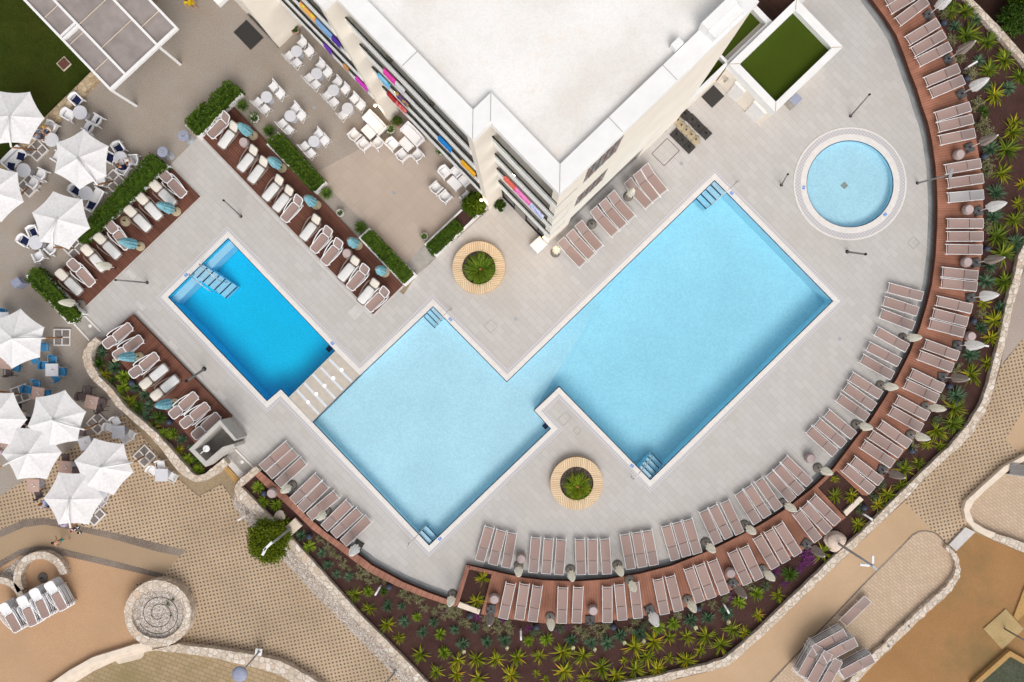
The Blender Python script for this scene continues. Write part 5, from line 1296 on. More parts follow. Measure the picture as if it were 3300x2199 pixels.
def parasols():
    D, I, Fq, J, Hh, Kk, G, E = T(2700,1050), T(2250,1250), T(2200,1600), T(1700,1500), T(1200,1650), T(750,1400), T(1700,1799), T(2700,1400)
    r = random.Random(11)
    Ks = [Kind(parasol_proto('round', 'cream', 'basegrey', 1.10, 2.40, .235, s)) for s in (1, 2, 3)]
    white = [(D,815,155,0),(D,535,757,0),(D,223,1247,0),(I,1508,1012,0),(I,1068,1455,0),(Fq,780,360,0),(Fq,287,580,0),(J,1705,1150,-1),(J,1135,1258,0),(J,540,1315,0),(Hh,1848,675,0),(Hh,1015,1040,0),(Kk,1190,972,0),(Kk,757,643,0)]
    i = 0
    for t, u, v, z in white:
        if z < 0: continue
        Ks[i % 3].put(P(*t(u, v)), r.uniform(0, 6), 'cream closed parasol along the terrace edge, %s from the upper right end' % nth(i), 'cream parasols along the edge of the terrace', (1, 1, r.uniform(.97, 1.03))); i += 1
    dk = [(D,1105,1020),(D,913,1378),(Fq,1005,920),(Fq,58,1300),(G,285,740),(G,1287,272)]
    for i, (t, u, v) in enumerate(dk):
        Ks[i % 3].put(P(*t(u, v), .4), r.uniform(0, 6), 'cream closed parasol on a round base on the curved deck, %s' % ('close to its inner edge' if i == 5 else '%s down from the right' % nth(i)), 'cream parasols on the curved deck')
    g = T(1500,400)
    for j, (x, y, lab) in enumerate(((g(2055,920)[0], g(2055,920)[1], 'cream closed parasol among the raised loungers nearest the pavilion'), (1790, 815, 'cream closed parasol by the hotel corner beside the first raised lounger'))):
        Ks[j].put(P(x, y), 1.0, lab, 'cream parasols by the hotel wall')
    Ks[2].put(P(*T(0,650)(1475,840)), 2.0, 'cream striped closed parasol over a cushioned lounger on the hedge-side deck', 'cream parasols on the hedge-side deck')
    Ks[0].put(P(*T(0,650)(1025,1298), .12), 4.0, 'cream striped closed parasol leaning over the hedge at the deck corner', 'cream parasols on the hedge-side deck')
    for k in Ks: k.done()
    sq = Kind(parasol_proto('square', 'whitefold', 'basedark', .95, 2.40, .27, 5)); sq.put(P(*Kk(1588,1400)), R(-32), 'white closed parasol on a black square base ending the lower left row', 'white parasol on black base'); sq.done()
    A, B, Cc = T(2700,0), T(2700,350), T(2700,700)
    Kt = [Kind(parasol_proto('square', 'taupe', 'baseslab', 1.50, 3.0, .25, s, 6)) for s in (21, 22)]; Kw = [Kind(parasol_proto('square', 'whitefold', 'baseslab', 1.42, 2.95, .28, s, 8)) for s in (31, 32)]
    big = [(A,1140,195,'w'),(A,1390,755,'t'),(A,1555,1195,'w'),(B,1655,500,'t'),(B,1765,1300,'w'),(Cc,1735,580,'t'),(Cc,1672,1020,'w'),(D,1503,250,'w'),(D,1318,650,'t'),(E,555,450,'t'),(Fq,1560,600,'t'),(Fq,630,1090,'t'),(G,1540,650,'w'),(Hh,1500,1225,'t')]
    nw = nt_ = 0
    for i, (t, u, v, c) in enumerate(big):
        p = P(*t(u, v), .4); a = math.atan2(p.y, p.x) + R(90 if i < 8 else 180)
        if c == 'w': Kw[nw % 2].put(p, a, 'tall white closed parasol on the curved deck, %s white one from the top' % nth(nw), 'tall white parasols on square bases'); nw += 1
        else: Kt[nt_ % 2].put(p, a, 'tall taupe closed parasol on the curved deck, %s taupe one from the top' % nth(nt_), 'tall taupe parasols on square bases'); nt_ += 1
    for k in Kt + Kw: k.done()
    f, g, h, o = T(500,300), T(900,600,2.24), T(0,650), T(0,950)
    Kb = [Kind(parasol_proto('round', 'teal', 'straw', 1.0, 2.72, .30, s, 9, 'wood')) for s in (41, 42, 43)]
    tl = [(f,1240,540,.12,'first on the long dark deck, beside the barrel'),(f,1605,950,.12,'second on the long dark deck, above the first hedge'),(f,2040,1415,.12,'third down the long dark deck'),(g,568,428,.12,'fourth down the long dark deck, above the barrel'),(g,762,625,.12,'fifth and lowest on the long dark deck'),
          (h,2230,125,.12,'upper one on the deck along the longest hedge'),(h,1775,565,.12,'lower one on the deck along the longest hedge'),(o,1765,785,.3,'upper one on the raised deck by the yucca bed'),(o,2210,1365,.3,'lower one on the raised deck by the yucca bed')]
    for i, (t, u, v, z, lab) in enumerate(tl):
        Kb[i % 3].put(P(*t(u, v), z), r.uniform(0, 6), 'faded blue closed parasol, ' + lab, 'faded blue parasols on the dark decks')
    for k in Kb: k.done()
    # loose bases
    def base_proto(kind, mt):
        q = thing('parasol_base', 'base', 'parasol base'); base_mesh(q, kind, mt); return q
    Kr, Kd = Kind(base_proto('round', 'straw')), Kind(base_proto('square', 'basedark')); Kq = Kind(base_proto('round', 'basegrey'))
    p = T(2100,300)
    for i, (u, v) in enumerate(((680,515),(590,430),(510,345),(420,270))): Kd.put(P(*p(u, v)), R(45 + 90), 'black square parasol base in the longer row, %s from its outer end' % nth(i), 'black square bases by the hotel wall', (1.05, 1.05, 1))
    for i, (u, v) in enumerate(((470,690),(385,605),(310,530))): Kd.put(P(*p(u, v)), R(45), 'black square parasol base in the shorter row, %s from its outer end' % nth(i), 'black square bases by the hotel wall', (1.05, 1.05, 1))
    for i, (u, v) in enumerate(((553,598),(495,535),(432,475),(370,415),(325,350))): Kr.put(P(*p(u, v)), i, 'round pebbled parasol base between the two rows of black bases, %s from the outer end' % nth(i), 'round bases by the hotel wall')
    Kr.put(P(*T(0,650)(1590,248), .12), 0, 'round straw-coloured base without a parasol on the deck along the longest hedge', 'loose parasol bases', 1.1)
    for x, y, z, lab in ((*T(1500,400)(1595,1270), 0, 'round grey base without a parasol among the raised loungers by the hotel'), (*T(2700,1799)(870,840), .05, 'round grey base half on the stone edging, upper of two'), (*T(2700,1799)(610,1095), .05, 'round grey base half on the stone edging, lower of two'), (*T(0,1799)(543,243), 0, 'round grey base on the sand inside the horseshoe wall')):
        Kq.put(P(x, y, z), 1, lab, 'loose parasol bases')
    q2 = Kind(base_proto('square', 'baseslab')); q2.put(P(*G(790,780), .4), R(180), 'square slab base with no canopy on the curved deck below the barrel', 'loose parasol bases'); q2.done()
    for k in (Kr, Kd, Kq): k.done()
    # barrels
    q = thing('barrel_seat', 'barrel', 'side table')
    MB().lathe([(0.20, 0.0), (0.27, 0.10), (0.30, 0.24), (0.285, 0.40), (0.235, 0.52)], n=28, closed_top=False, closed_bottom=True).build('body', M['mauve'], q, True)
    MB().lathe([(0.235, 0.515), (0.225, 0.545), (0.0, 0.55)], n=28, closed_top=False).build('top', M['mauvetop'], q)
    Kb = Kind(q)
    L = [(B,1525,585,.4),(B,1640,1280,.4),(Cc,1620,570,.4),(D,1670,135,.25),(Fq,600,965,.4),(G,828,655,.4),(Hh,1540,1095,.4)]
    for i, (t, u, v, z) in enumerate(L): Kb.put(P(*t(u, v), z + .3), 0, 'mauve stone barrel %s, %s from the top of the photo' % ('in the bed' if i == 3 else 'on the curved deck', nth(i)), 'mauve barrels along the curved deck'); 
    for o_ in [o for o in C.objects if o.name.startswith('barrel_seat')]: o_.location.z -= .3
    for t, u, v, z, lab in ((I,1410,890,0,'mauve stone barrel on the terrace beside the right-hand lounger rows'),(Hh,1880,585,0,'mauve stone barrel on the terrace in the gap of the bottom lounger row'),(Kk,500,740,.25,'mauve stone barrel on the narrow deck border near the three bright yuccas'),(f,1130,628,.12,'mauve stone barrel at the upper end of the long dark deck'),(g,492,487,.12,'mauve stone barrel under the fourth faded blue parasol')):
        p_ = P(*t(u, v), z + .3); p_.z = z; Kb.put(p_, 0, lab, 'mauve barrels')
    Kb.done()
    q = thing('garden_globe', 'globe', 'lamp'); MB().lathe([(0.05, 0.0), (0.13, .03), (0.175, .12), (0.18, .20), (0.14, .30), (0.07, .355), (0.0, .365)], n=20, closed_top=False).build('globe', M['bluelamp'], q, True); MB().lathe([(.07, -.05), (.07, .03)], n=12).build('foot', M['dark'], q)
    Kg = Kind(q)
    gl = [(A,1345,290),(A,1635,990),(B,1855,605),(Cc,1890,400),(Cc,1720,1310),(D,1415,765),(E,940,210),(E,335,930),(Fq,1145,1010),(G,2165,640),(G,1085,870),(G,113,875),(Hh,1235,1315),(Hh,213,950),(Kk,965,1295),(Kk,395,750)]
    for i, (t, u, v) in enumerate(gl): Kg.put(P(*t(u, v), .45) - Vector((0, 0, .2)), 0, 'dark blue-grey globe light in the curved bed, %s from the top right' % nth(i), 'globe lights in the curved bed')
    Kg.put(P(*T(0,950)(1660,1115), .4) - Vector((0, 0, .2)), 0, 'dark globe light among the yuccas by the raised dark deck, upper one', 'globe lights in the yucca bed'); Kg.put(P(*T(450,1250,2.24)(213,248), .4) - Vector((0, 0, .2)), 0, 'dark globe light among the yuccas by the raised dark deck, lower one', 'globe lights in the yucca bed')
    Kg.done()
    q = thing('bollard_light', 'bollard', 'lamp'); MB().box((0, 0, .25), (.10, .08, .5)).build('post', M['frame'], q)
    MB().add([(-.05, -.05, .5), (.05, -.05, .5), (.05, .05, .5), (-.05, .05, .5), (.22, -.05, .72), (.28, -.05, .67), (.28, .05, .67), (.22, .05, .72), (.42, -.05, .74), (.42, -.05, .68), (.42, .05, .68), (.42, .05, .74)], [(0, 1, 5, 4), (1, 2, 6, 5), (2, 3, 7, 6), (3, 0, 4, 7), (4, 5, 9, 8), (5, 6, 10, 9), (6, 7, 11, 10), (7, 4, 8, 11), (8, 9, 10, 11)]).build('head', M['frame'], q)
    Kl = Kind(q); g2, h2 = T(2200,1799), T(1200,1799)
    for i, (t, a, b, c, d) in enumerate(((A,1645,850,1770,775),(D,1775,245,1835,255),(E,335,1015,430,1085),(g2,525,595,580,695),(h2,1875,920,1880,1030),(h2,95,370,35,470),(Kk,150,1035,35,1110))):
        p0, p1 = P(*t(a, b), .6), P(*t(c, d), .6); dr = p1 - p0; p0.z = .22 if i < 6 else 0
        Kl.put(p0, math.atan2(dr.y, dr.x), 'bent white bollard light %s, %s from the top right' % ('in the mulch bed' if i < 6 else 'on the gravel strip', nth(i)), 'white bollard lights')
    Kl.done()
parasols()

# ------------------------------------------------------------------ posts, lamps, handrails
def posts():
    def post(base, tip, h, lab, name='light_post', zb=0.0, head='plain', rr=.04):
        p = P(*base, zb); q = P(*tip, zb + h)
        root = thing(name, lab, 'lamp' if name != 'shower_post' else 'shower', p)
        d = q - p
        MB().tube([(0, 0, 0), d], [rr * 1.25, rr], 8).build('pole', M['greymetal'], root, True)
        MB().lathe([(rr * 2.2, 0), (rr * 2.2, .03), (rr * 1.3, .06)], n=12).build('foot', M['dark'], root)
        if head == 'plain': MB().tube([d, d + Vector((0, 0, .10))], rr * 1.5, 8).build('cap', M['dark'], root)
        return root, d
    post((2741,375), (2801,306), 3.15, 'slim grey light post on the terrace above the paddling pool')
    post((2518,597), (2538,563), 1.75, 'short grey shower post left of the paddling pool', 'shower_post')
    post((2730.6,812), (2788,820), 2.4, 'grey shower post on the terrace below the paddling pool', 'shower_post', rr=.05)
    r_, d = post((2956,591), (3050,566), 3.6, 'grey light post leaning over the curved deck beside the paddling pool', head='')
    MB().box(tuple(d + Vector((.22, .08, .03))), (.55, .14, .08), math.atan2(d.y, d.x)).build('lamp_head', M['zinc'], r_)
    post((474.5,911.5), (374,903), 3.7, 'grey light post at the lower edge of the deck along the longest hedge')
    post((776.8,698), (722,647), 3.2, 'thin grey light post on the terrace above the deep blue pool')
    r_, d = post((658.5,1189.7), (602,1228), 2.8, 'grey light post standing against the raised dark deck', head='plain', rr=.06)
    # tall street lamps
    def street(base, tip, h, lab, zb, heads, r0=.075):
        p = P(*base, zb); q = P(*tip, zb + h); d = q - p
        root = thing('street_lamp', lab, 'street lamp', p)
        MB().tube([(0, 0, 0), d * .55, d], [r0, r0 * .85, r0 * .7], 10).build('pole', M['zinc'], root, True)
        MB().lathe([(r0 * 2, 0), (r0 * 2, .05), (r0, .12)], n=12).build('foot', M['zinc'], root)
        for hd in heads: hd(root, d)
        return root
    def spot(dx, dy, ln, m='frame'):
        def f(root, d):
            a = math.atan2(dy, dx)
            MB().bev(tuple(d + Vector((dx, dy, .02))), (ln, .13, .10), .02, a).build('lamp_head', M[m], root)
            MB().tube([d, d + Vector((dx * .5, dy * .5, .02))], .03, 6).build('bracket', M['zinc'], root)
        return f
    def disc(r):
        def f(root, d): MB().lathe([(r, -.02), (r * .97, .03), (r * .55, .08), (0.0, .10)], tuple(d), 28, False, True).build('lamp_head', M['bin'], root, True)
        return f
    street((2691,1745), (2812,1824), 5.2, 'tall grey lamp post with two white heads by the right-hand stone wall', .25, [spot(-.42, .05, .5), spot(.0, .34, .42), spot(.1, -.08, .34, 'zinc')])
    street((938.8,1701), (857,1767), 4.9, 'tall grey lamp post with white heads over the ball-shaped bush', .25, [spot(.10, .10, .62), spot(-.08, -.16, .45)])
    street((835.7,2100), (772,2173), 3.4, 'grey lamp post with a blue-grey disc head on the lower stone wall', .5, [disc(.42)], .055)
    street((1274,2164), (1205,2250), 3.6, 'grey lamp post on the gravel strip, cut by the bottom edge', 0, [disc(.42)], .055)
    q = thing('lamp_footing', 'white square footing of the disc lamp on the lower stone wall', 'footing', P(834,2101,.5)); MB().bev((0, 0, .03), (.38, .38, .08), .01, R(-8)).build('plate', M['frame'], q); MB().lathe([(.09, .07), (.09, .10)], n=12).build('flange', M['zinc'], q)
    # shower tree on the concrete pad, lower right
    p = P(3236,2026); root = thing('shower_tree', 'steel shower column with three white shower heads on the stained concrete pad', 'shower', p)
    MB().tube([(0, 0, 0), (0, 0, 2.3)], .05, 10).build('column', M['greymetal'], root, True)
    for k, (dx, dy) in enumerate(((-.05, .02), (.28, -.12), (.22, -.58))):
        MB().tube([(0, 0, 2.2), (dx, dy, 2.35)], .02, 6).build('arm', M['steel'], root); MB().lathe([(.05, 2.33), (.12, 2.36), (.02, 2.42)], (dx, dy, 0), 16, True, True).build('shower_head', M['frame'], root, True)
    struct('concrete_pad', MB().prism(poly([(3239.5,1962.5),(3298,2026),(3228,2092.4),(3168,2026)]), -.05, .06), M['pad'])
    for a in ([(3300,1890),(3264,1985),(3276,2000),(3312,1965),(3330,1890)], ):
        struct('timber_edging', MB().prism(poly(a), -.05, .10), M['tan'])
    for i, (a, b) in enumerate((((3125,2199),(3245,2092)), ((3245,2092),(3330,2140)))):
        p0, p1 = P(*a), P(*b); u = (p1 - p0).normalized(); w = Vector((-u.y, u.x, 0)) * (-.27)
        struct('timber_edging', MB().prism([p0, p1, p1 + w, p0 + w], -.05, .30 + .004 * i), M['tan'])
    # pool handrails
    def rail(a, b, lab, za=.0, zb_=-.3, h=.85):
        p0, p1 = P(*a, .3), P(*b, .1); p0.z = p1.z = 0
        root = thing('pool_handrail', lab, 'handrail', p0, 0, 'steel handrails of the pools')
        d = p1 - p0
        MB().tube([(0, 0, za), (0, 0, h * .8), d * .06 + Vector((0, 0, h)), d * .5 + Vector((0, 0, h * .72)), d * .93 + Vector((0, 0, h * .35)), d + Vector((0, 0, h * .2)), d + Vector((0, 0, zb_ - .6))], .024, 8).build('rail', M['steel'], root, True)
        MB().lathe([(.05, 0), (.05, .02)], n=12).build('flange', M['steel'], root)
    f, g, h, k, l = T(2100,300), T(1900,1350,4.48), T(1200,1650), T(900,950,1.4933), T(500,650,2.24)
    rail(f(1085,1118), f(750,1415), 'steel handrail at the top corner steps of the large pool')
    rail(g(620,860), g(905,540), 'steel handrail at the bottom corner steps of the large pool')
    rail(h(455,420), h(655,190), 'steel handrail at the bottom corner steps of the middle pool')
    rail(k(825,72), k(748,152), 'steel handrail at the top corner steps of the middle pool')
    rail(l(335,455), l(475,575), 'upper steel handrail of the stairs in the deep blue pool'); rail(l(262,527), l(402,648), 'lower steel handrail of the stairs in the deep blue pool')
    # small enamel depth plates
    def plate(x, y, rz, lab):
        p = P(x, y, .02); root = thing('pool_sign', lab, 'sign', p + Vector((0, 0, .006)), R(rz), 'blue signs on the pool edges')
        MB().box((0, 0, 0), (.20, .15, .012)).build('plate', M['signblue'], root)
        w = MB(); 
        for yy in (-.035, -.005): 
            for q in range(4): w.box((-.06 + .04 * q, yy + (.008 if q % 2 else 0), .008), (.036, .012, .004))
        w.lathe([(.018, .006), (.018, .010)], (-.02, .04, 0), 8); w.box((.03, .04, .008), (.06, .016, .004), .4)
        w.build('wave_mark', M['frame'], root)
    for i, (x, y, a, lab) in enumerate(((2358,623,-45,'at the top corner of the large pool'),(2037,1502,-45,'near the bottom steps of the large pool'),(1418,1737,45,'near the bottom steps of the middle pool'),(1452,1030,-45,'near the top steps of the middle pool'),(1071,1107,-45,'at the lower right corner of the deep pool'),(600,887,45,'beside the stairs of the deep pool'),(2590,605,80,'on the left rim of the paddling pool'),(2852.5,691.5,40,'on the lower right rim of the paddling pool'))):
        plate(x, y, a, 'small blue enamel sign with white waves ' + lab)
M['signblue'] = plain('blue_enamel', (0.03, 0.22, 0.66), 0.3, 0, 0.05)
posts()
# ------------------------------------------------------------------ tables, chairs, big parasols
def furniture():
    TH = math.atan2(-DT[1], DT[0])         # direction of t (into the hotel) on the ground, upper right in the photo
    # folding chair, faces +x
    q = thing('folding_chair', 'chair', 'chair')
    fr = MB()
    for s in (-1, 1):
        fr.tube([(.24, s * .225, 0), (-.20, s * .225, .55), (-.27, s * .225, .86)], .016, 6)
        fr.tube([(-.27, s * .20, 0), (.22, s * .20, .45)], .016, 6)
    for x, z in ((.24, .02), (-.27, .02), (.2, .44), (-.27, .86)): fr.tube([(x, -.225, z), (x, .225, z)], .014, 6)
    fr.build('frame', M['frame'], q)
    MB().bev((.0, 0, .455), (.42, .42, .025), .008).build('seat', M['resin'], q)
    mb = MB(); mb.box((-.245, 0, .72), (.022, .42, .30), M=Matrix.Rotation(R(-13), 4, 'Y')); mb.build('backrest', M['resin'], q)
    KF = Kind(q)
    def rtable(r, name='round_table', m='palegrey', h=.74):
        q = thing(name, 'table', 'table')
        MB().lathe([(r, h - .03), (r, h), (r * .97, h + .006)], n=36, closed_bottom=True).build('table_top', M[m], q)
        MB().lathe([(.035, .02), (.035, h - .03)], n=12).build('column', M['zinc'], q)
        MB().lathe([(.235, 0), (.235, .02), (.06, .06)], n=28).build('foot', M['bin2'], q)
        return q
    KT, KT2 = Kind(rtable(.325)), Kind(rtable(.40))
    e, a, f = T(500,0), T(1000,0), T(500,300)
    sets = [(e,1785,648,[(1855,545),(1945,655),(1695,705),(1790,790)]),(e,2038,930,[(2090,825),(2175,920),(1945,985),(2030,1065)]),(e,2250,1140,[(2300,1040),(2400,1130),(2175,1205),(2260,1290)]),(a,470,1370,[(555,1250),(635,1335),(415,1450)]),(e,1405,1225,[(1495,1095),(1580,1190),(1300,1290),(1390,1375)]),(e,1705,1465,[(1770,1370),(1845,1465),(1610,1560),(1690,1640)]),(f,2005,610,[(2060,520),(2140,600),(1890,670),(1970,760)])]
    nm = ['nearest the hotel entrance', 'second along the hotel front', 'third along the hotel front', 'fourth along the hotel front', 'upper one above the long dark deck', 'middle one above the long dark deck', 'lowest one above the long dark deck']
    ch = ['topmost one', 'rightmost one', 'leftmost one', 'lowest one']
    for i, (t, u, v, cs) in enumerate(sets):
        p = P(*t(u, v), .75); p.z = 0
        KT.put(p, 0, 'small round white bistro table, ' + nm[i], 'round bistro tables on the plaza')
        for j, (cu, cv) in enumerate(cs):
            c = P(*t(cu, cv), .45); c.z = 0
            ang = TH + math.pi if j < 2 else TH
            KF.put(c, ang + rnd.uniform(-.06, .06), 'white folding chair, %s at the bistro table %s' % (ch[j], nm[i].replace('one ', '')), 'white folding chairs on the plaza')
    KT.done(); KF.done()
    # moulded armchair / sofa, faces +x
    def arm(name, w, d=.58, h=.72):
        q = thing(name, name, 'sofa' if w > 1 else 'armchair')
        m = MB(); m.bev((.02, 0, .36), (d - .06, w - .14, .10), .03)
        m.build('seat', M['resin'], q)
        b = MB(); n = 10; vs = []
        for k in range(n + 1):
            y = (k / n - .5) * (w - .04); c_ = .10 * (2 * k / n - 1) ** 2 if w < 1 else .03 * (2 * k / n - 1) ** 2
            for x, z in ((-d / 2 + .06 + c_, .34), (-d / 2 + c_ - .03, h), (-d / 2 + c_ - .075, h - .02), (-d / 2 + c_ + .0, .34)): vs.append((x, y, z))
        b.add(vs, [(i * 4 + j, i * 4 + (j + 1) % 4, (i + 1) * 4 + (j + 1) % 4, (i + 1) * 4 + j) for i in range(n) for j in range(4)] + [(0, 1, 2, 3), tuple(n * 4 + j for j in (3, 2, 1, 0))])
        b.build('backrest', M['resin'], q, True)
        for s in (-1, 1):
            x = MB(); y = s * (w / 2 - .04)
            x.add([(-d / 2, y - .03, .30), (-d / 2, y + .03, .30), (d / 2 - .02, y + .03, .30), (d / 2 - .02, y - .03, .30), (-d / 2 - .02, y - .035, .66), (-d / 2 - .02, y + .04, .66), (d / 2, y + .045, .56), (d / 2, y - .04, .56)], [(0, 1, 5, 4), (1, 2, 6, 5), (2, 3, 7, 6), (3, 0, 4, 7), (4, 5, 6, 7)])
            x.build('armrest', M['resin'], q)
        l = MB()
        for sx in (-1, 1):
            for sy in (-1, 1):
                l.tube([(sx * (d / 2 - .05), sy * (w / 2 - .05), .34), (sx * (d / 2 + .03), sy * (w / 2 - .01), 0)], [.05, .03], 6)
        l.build('legs', M['resin'], q, True)
        return q
    KA, KS = Kind(arm('garden_armchair', .62)), Kind(arm('garden_sofa', 1.42, .64))
    KR = Kind((lambda q: (MB().bev((0, 0, .40), (.78, .52, .05), .015).build('table_top', M['resin'], q), [MB().tube([(x, y, .38), (x * 1.08, y * 1.08, 0)], [.05, .03], 6).build('leg', M['resin'], q) for x in (-.33, .33) for y in (-.21, .21)], q)[2])(thing('coffee_table', 't', 'table')))
    D_ = math.atan2(-DS[1], DS[0])          # along the facade, down right in the photo
    b = T(1000, 300)
    def put(k, t, u, v, ang, lab, grp, z=.42, sc=None):
        p = P(*t(u, v), z); p.z = 0; return k.put(p, ang, lab, grp, sc)
    LL = TH + math.pi
    put(KS, b, 812, 382, LL, 'white moulded garden sofa, upper one under the stepped facade', 'white garden sofas'); put(KS, b, 1290, 530, LL, 'white moulded garden sofa, lower one under the balconies', 'white garden sofas')
    for u, v, lab in ((735,490,'white moulded coffee table before the upper sofa'),(1210,645,'white moulded coffee table before the lower sofa'),(1820,1140,'white moulded coffee table in the group at the lower end of the plaza')): put(KR, b, u, v, D_, lab, 'white coffee tables')
    arms = [(565,535,TH,'upper of two beside the upper coffee table'),(680,650,TH,'lower of two beside the upper coffee table'),(850,630,D_ + math.pi,'at the lower right end of the upper coffee table'),(1035,650,D_,'at the upper left end of the lower coffee table'),(1165,790,TH,'below the lower coffee table'),(1350,785,D_ + math.pi,'at the right end of the lower coffee table'),
            (1695,1000,D_,'upper left in the lowest group'),(1855,990,LL,'half under the balcony, upper of two'),(1960,1105,LL,'half under the balcony, lower of two'),(1595,1200,TH,'lower left in the lowest group, left of two'),(1710,1310,TH,'lower left in the lowest group, right of two'),(1970,1320,D_ + math.pi,'beside the bushy planter at the hotel corner')]
    for u, v, an, lab in arms: put(KA, b, u, v, an + rnd.uniform(-.05, .05), 'white moulded armchair ' + lab, 'white moulded armchairs on the plaza')
    st = T(1400, 700, 2.24); put(KR, st, 752, 200, R(42), 'white stand at the foot of the hotel corner', 'white stand', .45, (1.0, 1.3, 1.25))
    # restaurant: round tables and cushioned armchairs
    c, d = T(0, 300), T(0, 650)
    q = thing('cushion', 'cushion', 'cushion')
    cm = MB(); n = 6; vs = []
    for i in range(n + 1):
        for j in range(n + 1):
            x, y = i / n * 2 - 1, j / n * 2 - 1; e_ = (1 - x * x) * (1 - y * y); k_ = 1 - .08 * (1 - abs(x)) * (abs(y) > .95) - .08 * (1 - abs(y)) * (abs(x) > .95)
            vs.append((x * .22 * k_, y * .22 * k_, .02 + .09 * e_ ** .6))
    cm.add(vs, [(i * (n + 1) + j, (i + 1) * (n + 1) + j, (i + 1) * (n + 1) + j + 1, i * (n + 1) + j + 1) for i in range(n) for j in range(n)])
    q2 = cm.build('cushion', M['navycloth'], None, True); C.objects.unlink(q2); bpy.data.objects.remove(q); q2['category'] = 'cushion'; C.objects.link(q2)
    KC = Kind(q2)
    tabs = [(c,1008,245,'by the rubble wall, nearest the pergola'),(c,648,590,'where two people sit by the rubble wall'),(c,295,975,'before the cushioned sofa'),(c,1518,825,'at the top of the longest hedge'),(c,1080,1265,'half under the second big parasol'),(d,445,517,'below the third big parasol')]
    for t, u, v, lab in tabs:
        p = P(*t(u, v), .75); p.z = 0; KT2.put(p, 0, 'round white restaurant table ' + lab, 'round restaurant tables')
    KT2.done()
    ac = [(c,965,85,R(-45),1,'above the table nearest the pergola'),(c,865,275,R(-30),0,'left of the table nearest the pergola'),(c,1220,340,R(150),2,'right of the table nearest the pergola, upper of two'),(c,1120,430,R(150),2,'right of the table nearest the pergola, lower of two'),
          (c,650,430,R(-120),0,'holding the blond person by the rubble wall'),(c,480,530,R(-15),0,'holding the grey-shirted person by the rubble wall'),
          (c,520,1025,R(155),0,'right of the table before the sofa, upper of two'),(c,425,1135,R(150),0,'right of the table before the sofa, lower of two'),(c,730,810,R(150),2,'half under the left corner of the second big parasol'),
          (c,1500,695,R(-60),1,'above the table at the top of the longest hedge'),(c,1385,815,R(-30),1,'left of the table at the top of the longest hedge'),(c,1560,965,R(60),0,'holding the navy-shirted person by the longest hedge'),(c,1690,850,R(180),0,'holding the white-haired person by the longest hedge'),
          (c,960,1230,R(-40),1,'left of the table half under the second big parasol'),(c,1270,1110,R(170),0,'under the mast of the second big parasol'),
          (d,425,380,R(-70),1,'above the table below the third big parasol'),(d,310,490,R(-35),1,'left of the table below the third big parasol'),(d,650,590,R(140),0,'under the mast end of the third big parasol'),(d,495,690,R(120),0,'below the table below the third big parasol')]
    for t, u, v, an, cu, lab in ac:
        put(KA, t, u, v, an, 'white moulded armchair ' + lab, 'white armchairs round the restaurant tables')
        if cu:
            p = P(*t(u, v), .5); o = KC.put((p.x, p.y, .415), an + .1, 'navy cushion on the armchair ' + lab, 'navy cushions')
            if cu == 2: o.rotation_euler = (0, R(60), an); o.location = (p.x - math.cos(an) * .2, p.y - math.sin(an) * .2, .62)
    put(KS, c, 190, 830, R(-45), 'white moulded sofa with two navy cushions by the rubble wall', 'white restaurant sofas'); put(KS, c, 1195, 1350, R(150), 'white moulded sofa half hidden by the longest hedge', 'white restaurant sofas')
    for t, u, v, lab in ((c,255,800,'upper navy cushion on the restaurant sofa by the rubble wall'),(c,130,925,'lower navy cushion on the restaurant sofa by the rubble wall'),(c,1150,1420,'navy cushion on the sofa half hidden by the hedge')):
        p = P(*t(u, v), .5); KC.put((p.x, p.y, .415), 1.0 + u % 7 * .1, lab, 'navy cushions')
    for k in (KA, KS, KR, KC): k.done()
    # big cantilever parasols
    def hexparasol(t, hub, ang, end, base, brot, lab, Rr=1.655, hole=False):
        hz, rz = 2.80, 2.42
        p = P(*t(*hub), hz)
        root = thing('cantilever_parasol', lab, 'parasol', (p.x, p.y, 0), 0, 'big white parasols over the restaurant')
        mb = MB(); n = 6
        cor = [Vector((Rr * math.cos(R(ang + 60 * k)), Rr * math.sin(R(ang + 60 * k)), rz)) for k in range(6)]
        top = Vector((0, 0, hz)); vs = []; fs = []
        for k in range(6):
            A_, B_ = cor[k], cor[(k + 1) % 6]; o = len(vs)
            for i in range(n + 1):
                for j in range(n + 1):
                    s_ = i / n; w = j / n
                    e_ = A_.lerp(B_, w); e_ = e_ * (1 - .055 * 4 * w * (1 - w)) ; e_.z = rz + .0
                    q_ = top.lerp(Vector((e_.x, e_.y, e_.z)), s_)
                    q_.z -= .045 * 4 * w * (1 - w) * s_ * (1.1 - s_) * 3 + .02 * math.sin(w * 25) * (1 - s_) * s_ * .5
                    vs.append(q_)
            fs += [(o + i * (n + 1) + j, o + (i + 1) * (n + 1) + j, o + (i + 1) * (n + 1) + j + 1, o + i * (n + 1) + j + 1) for i in range(n) for j in range(n)]
        mb.add(vs, fs); cn = mb.build('canopy', M['canvas'], root)
        for p_ in cn.data.polygons: p_.use_smooth = False
        rb = MB()
        for v_ in cor: rb.tube([top + Vector((0, 0, -.03)), v_ + Vector((0, 0, -.03))], .014, 5)
        rb.build('ribs', M['frame'], root)
        MB().lathe([(.07, hz - .08), (.07, hz + .05), (.03, hz + .09)], n=12).build('hub', M['frame'], root)
        q_ = P(*t(*end), 2.35) - Vector((p.x, p.y, 0)); u = Vector((q_.x, q_.y, 0)).normalized()
        MB().tube([(0, 0, hz + .08), u * .8 + Vector((0, 0, hz + .06)), (q_.x, q_.y, 2.38)], .055, 8).build('arm', M['frame'], root, True)
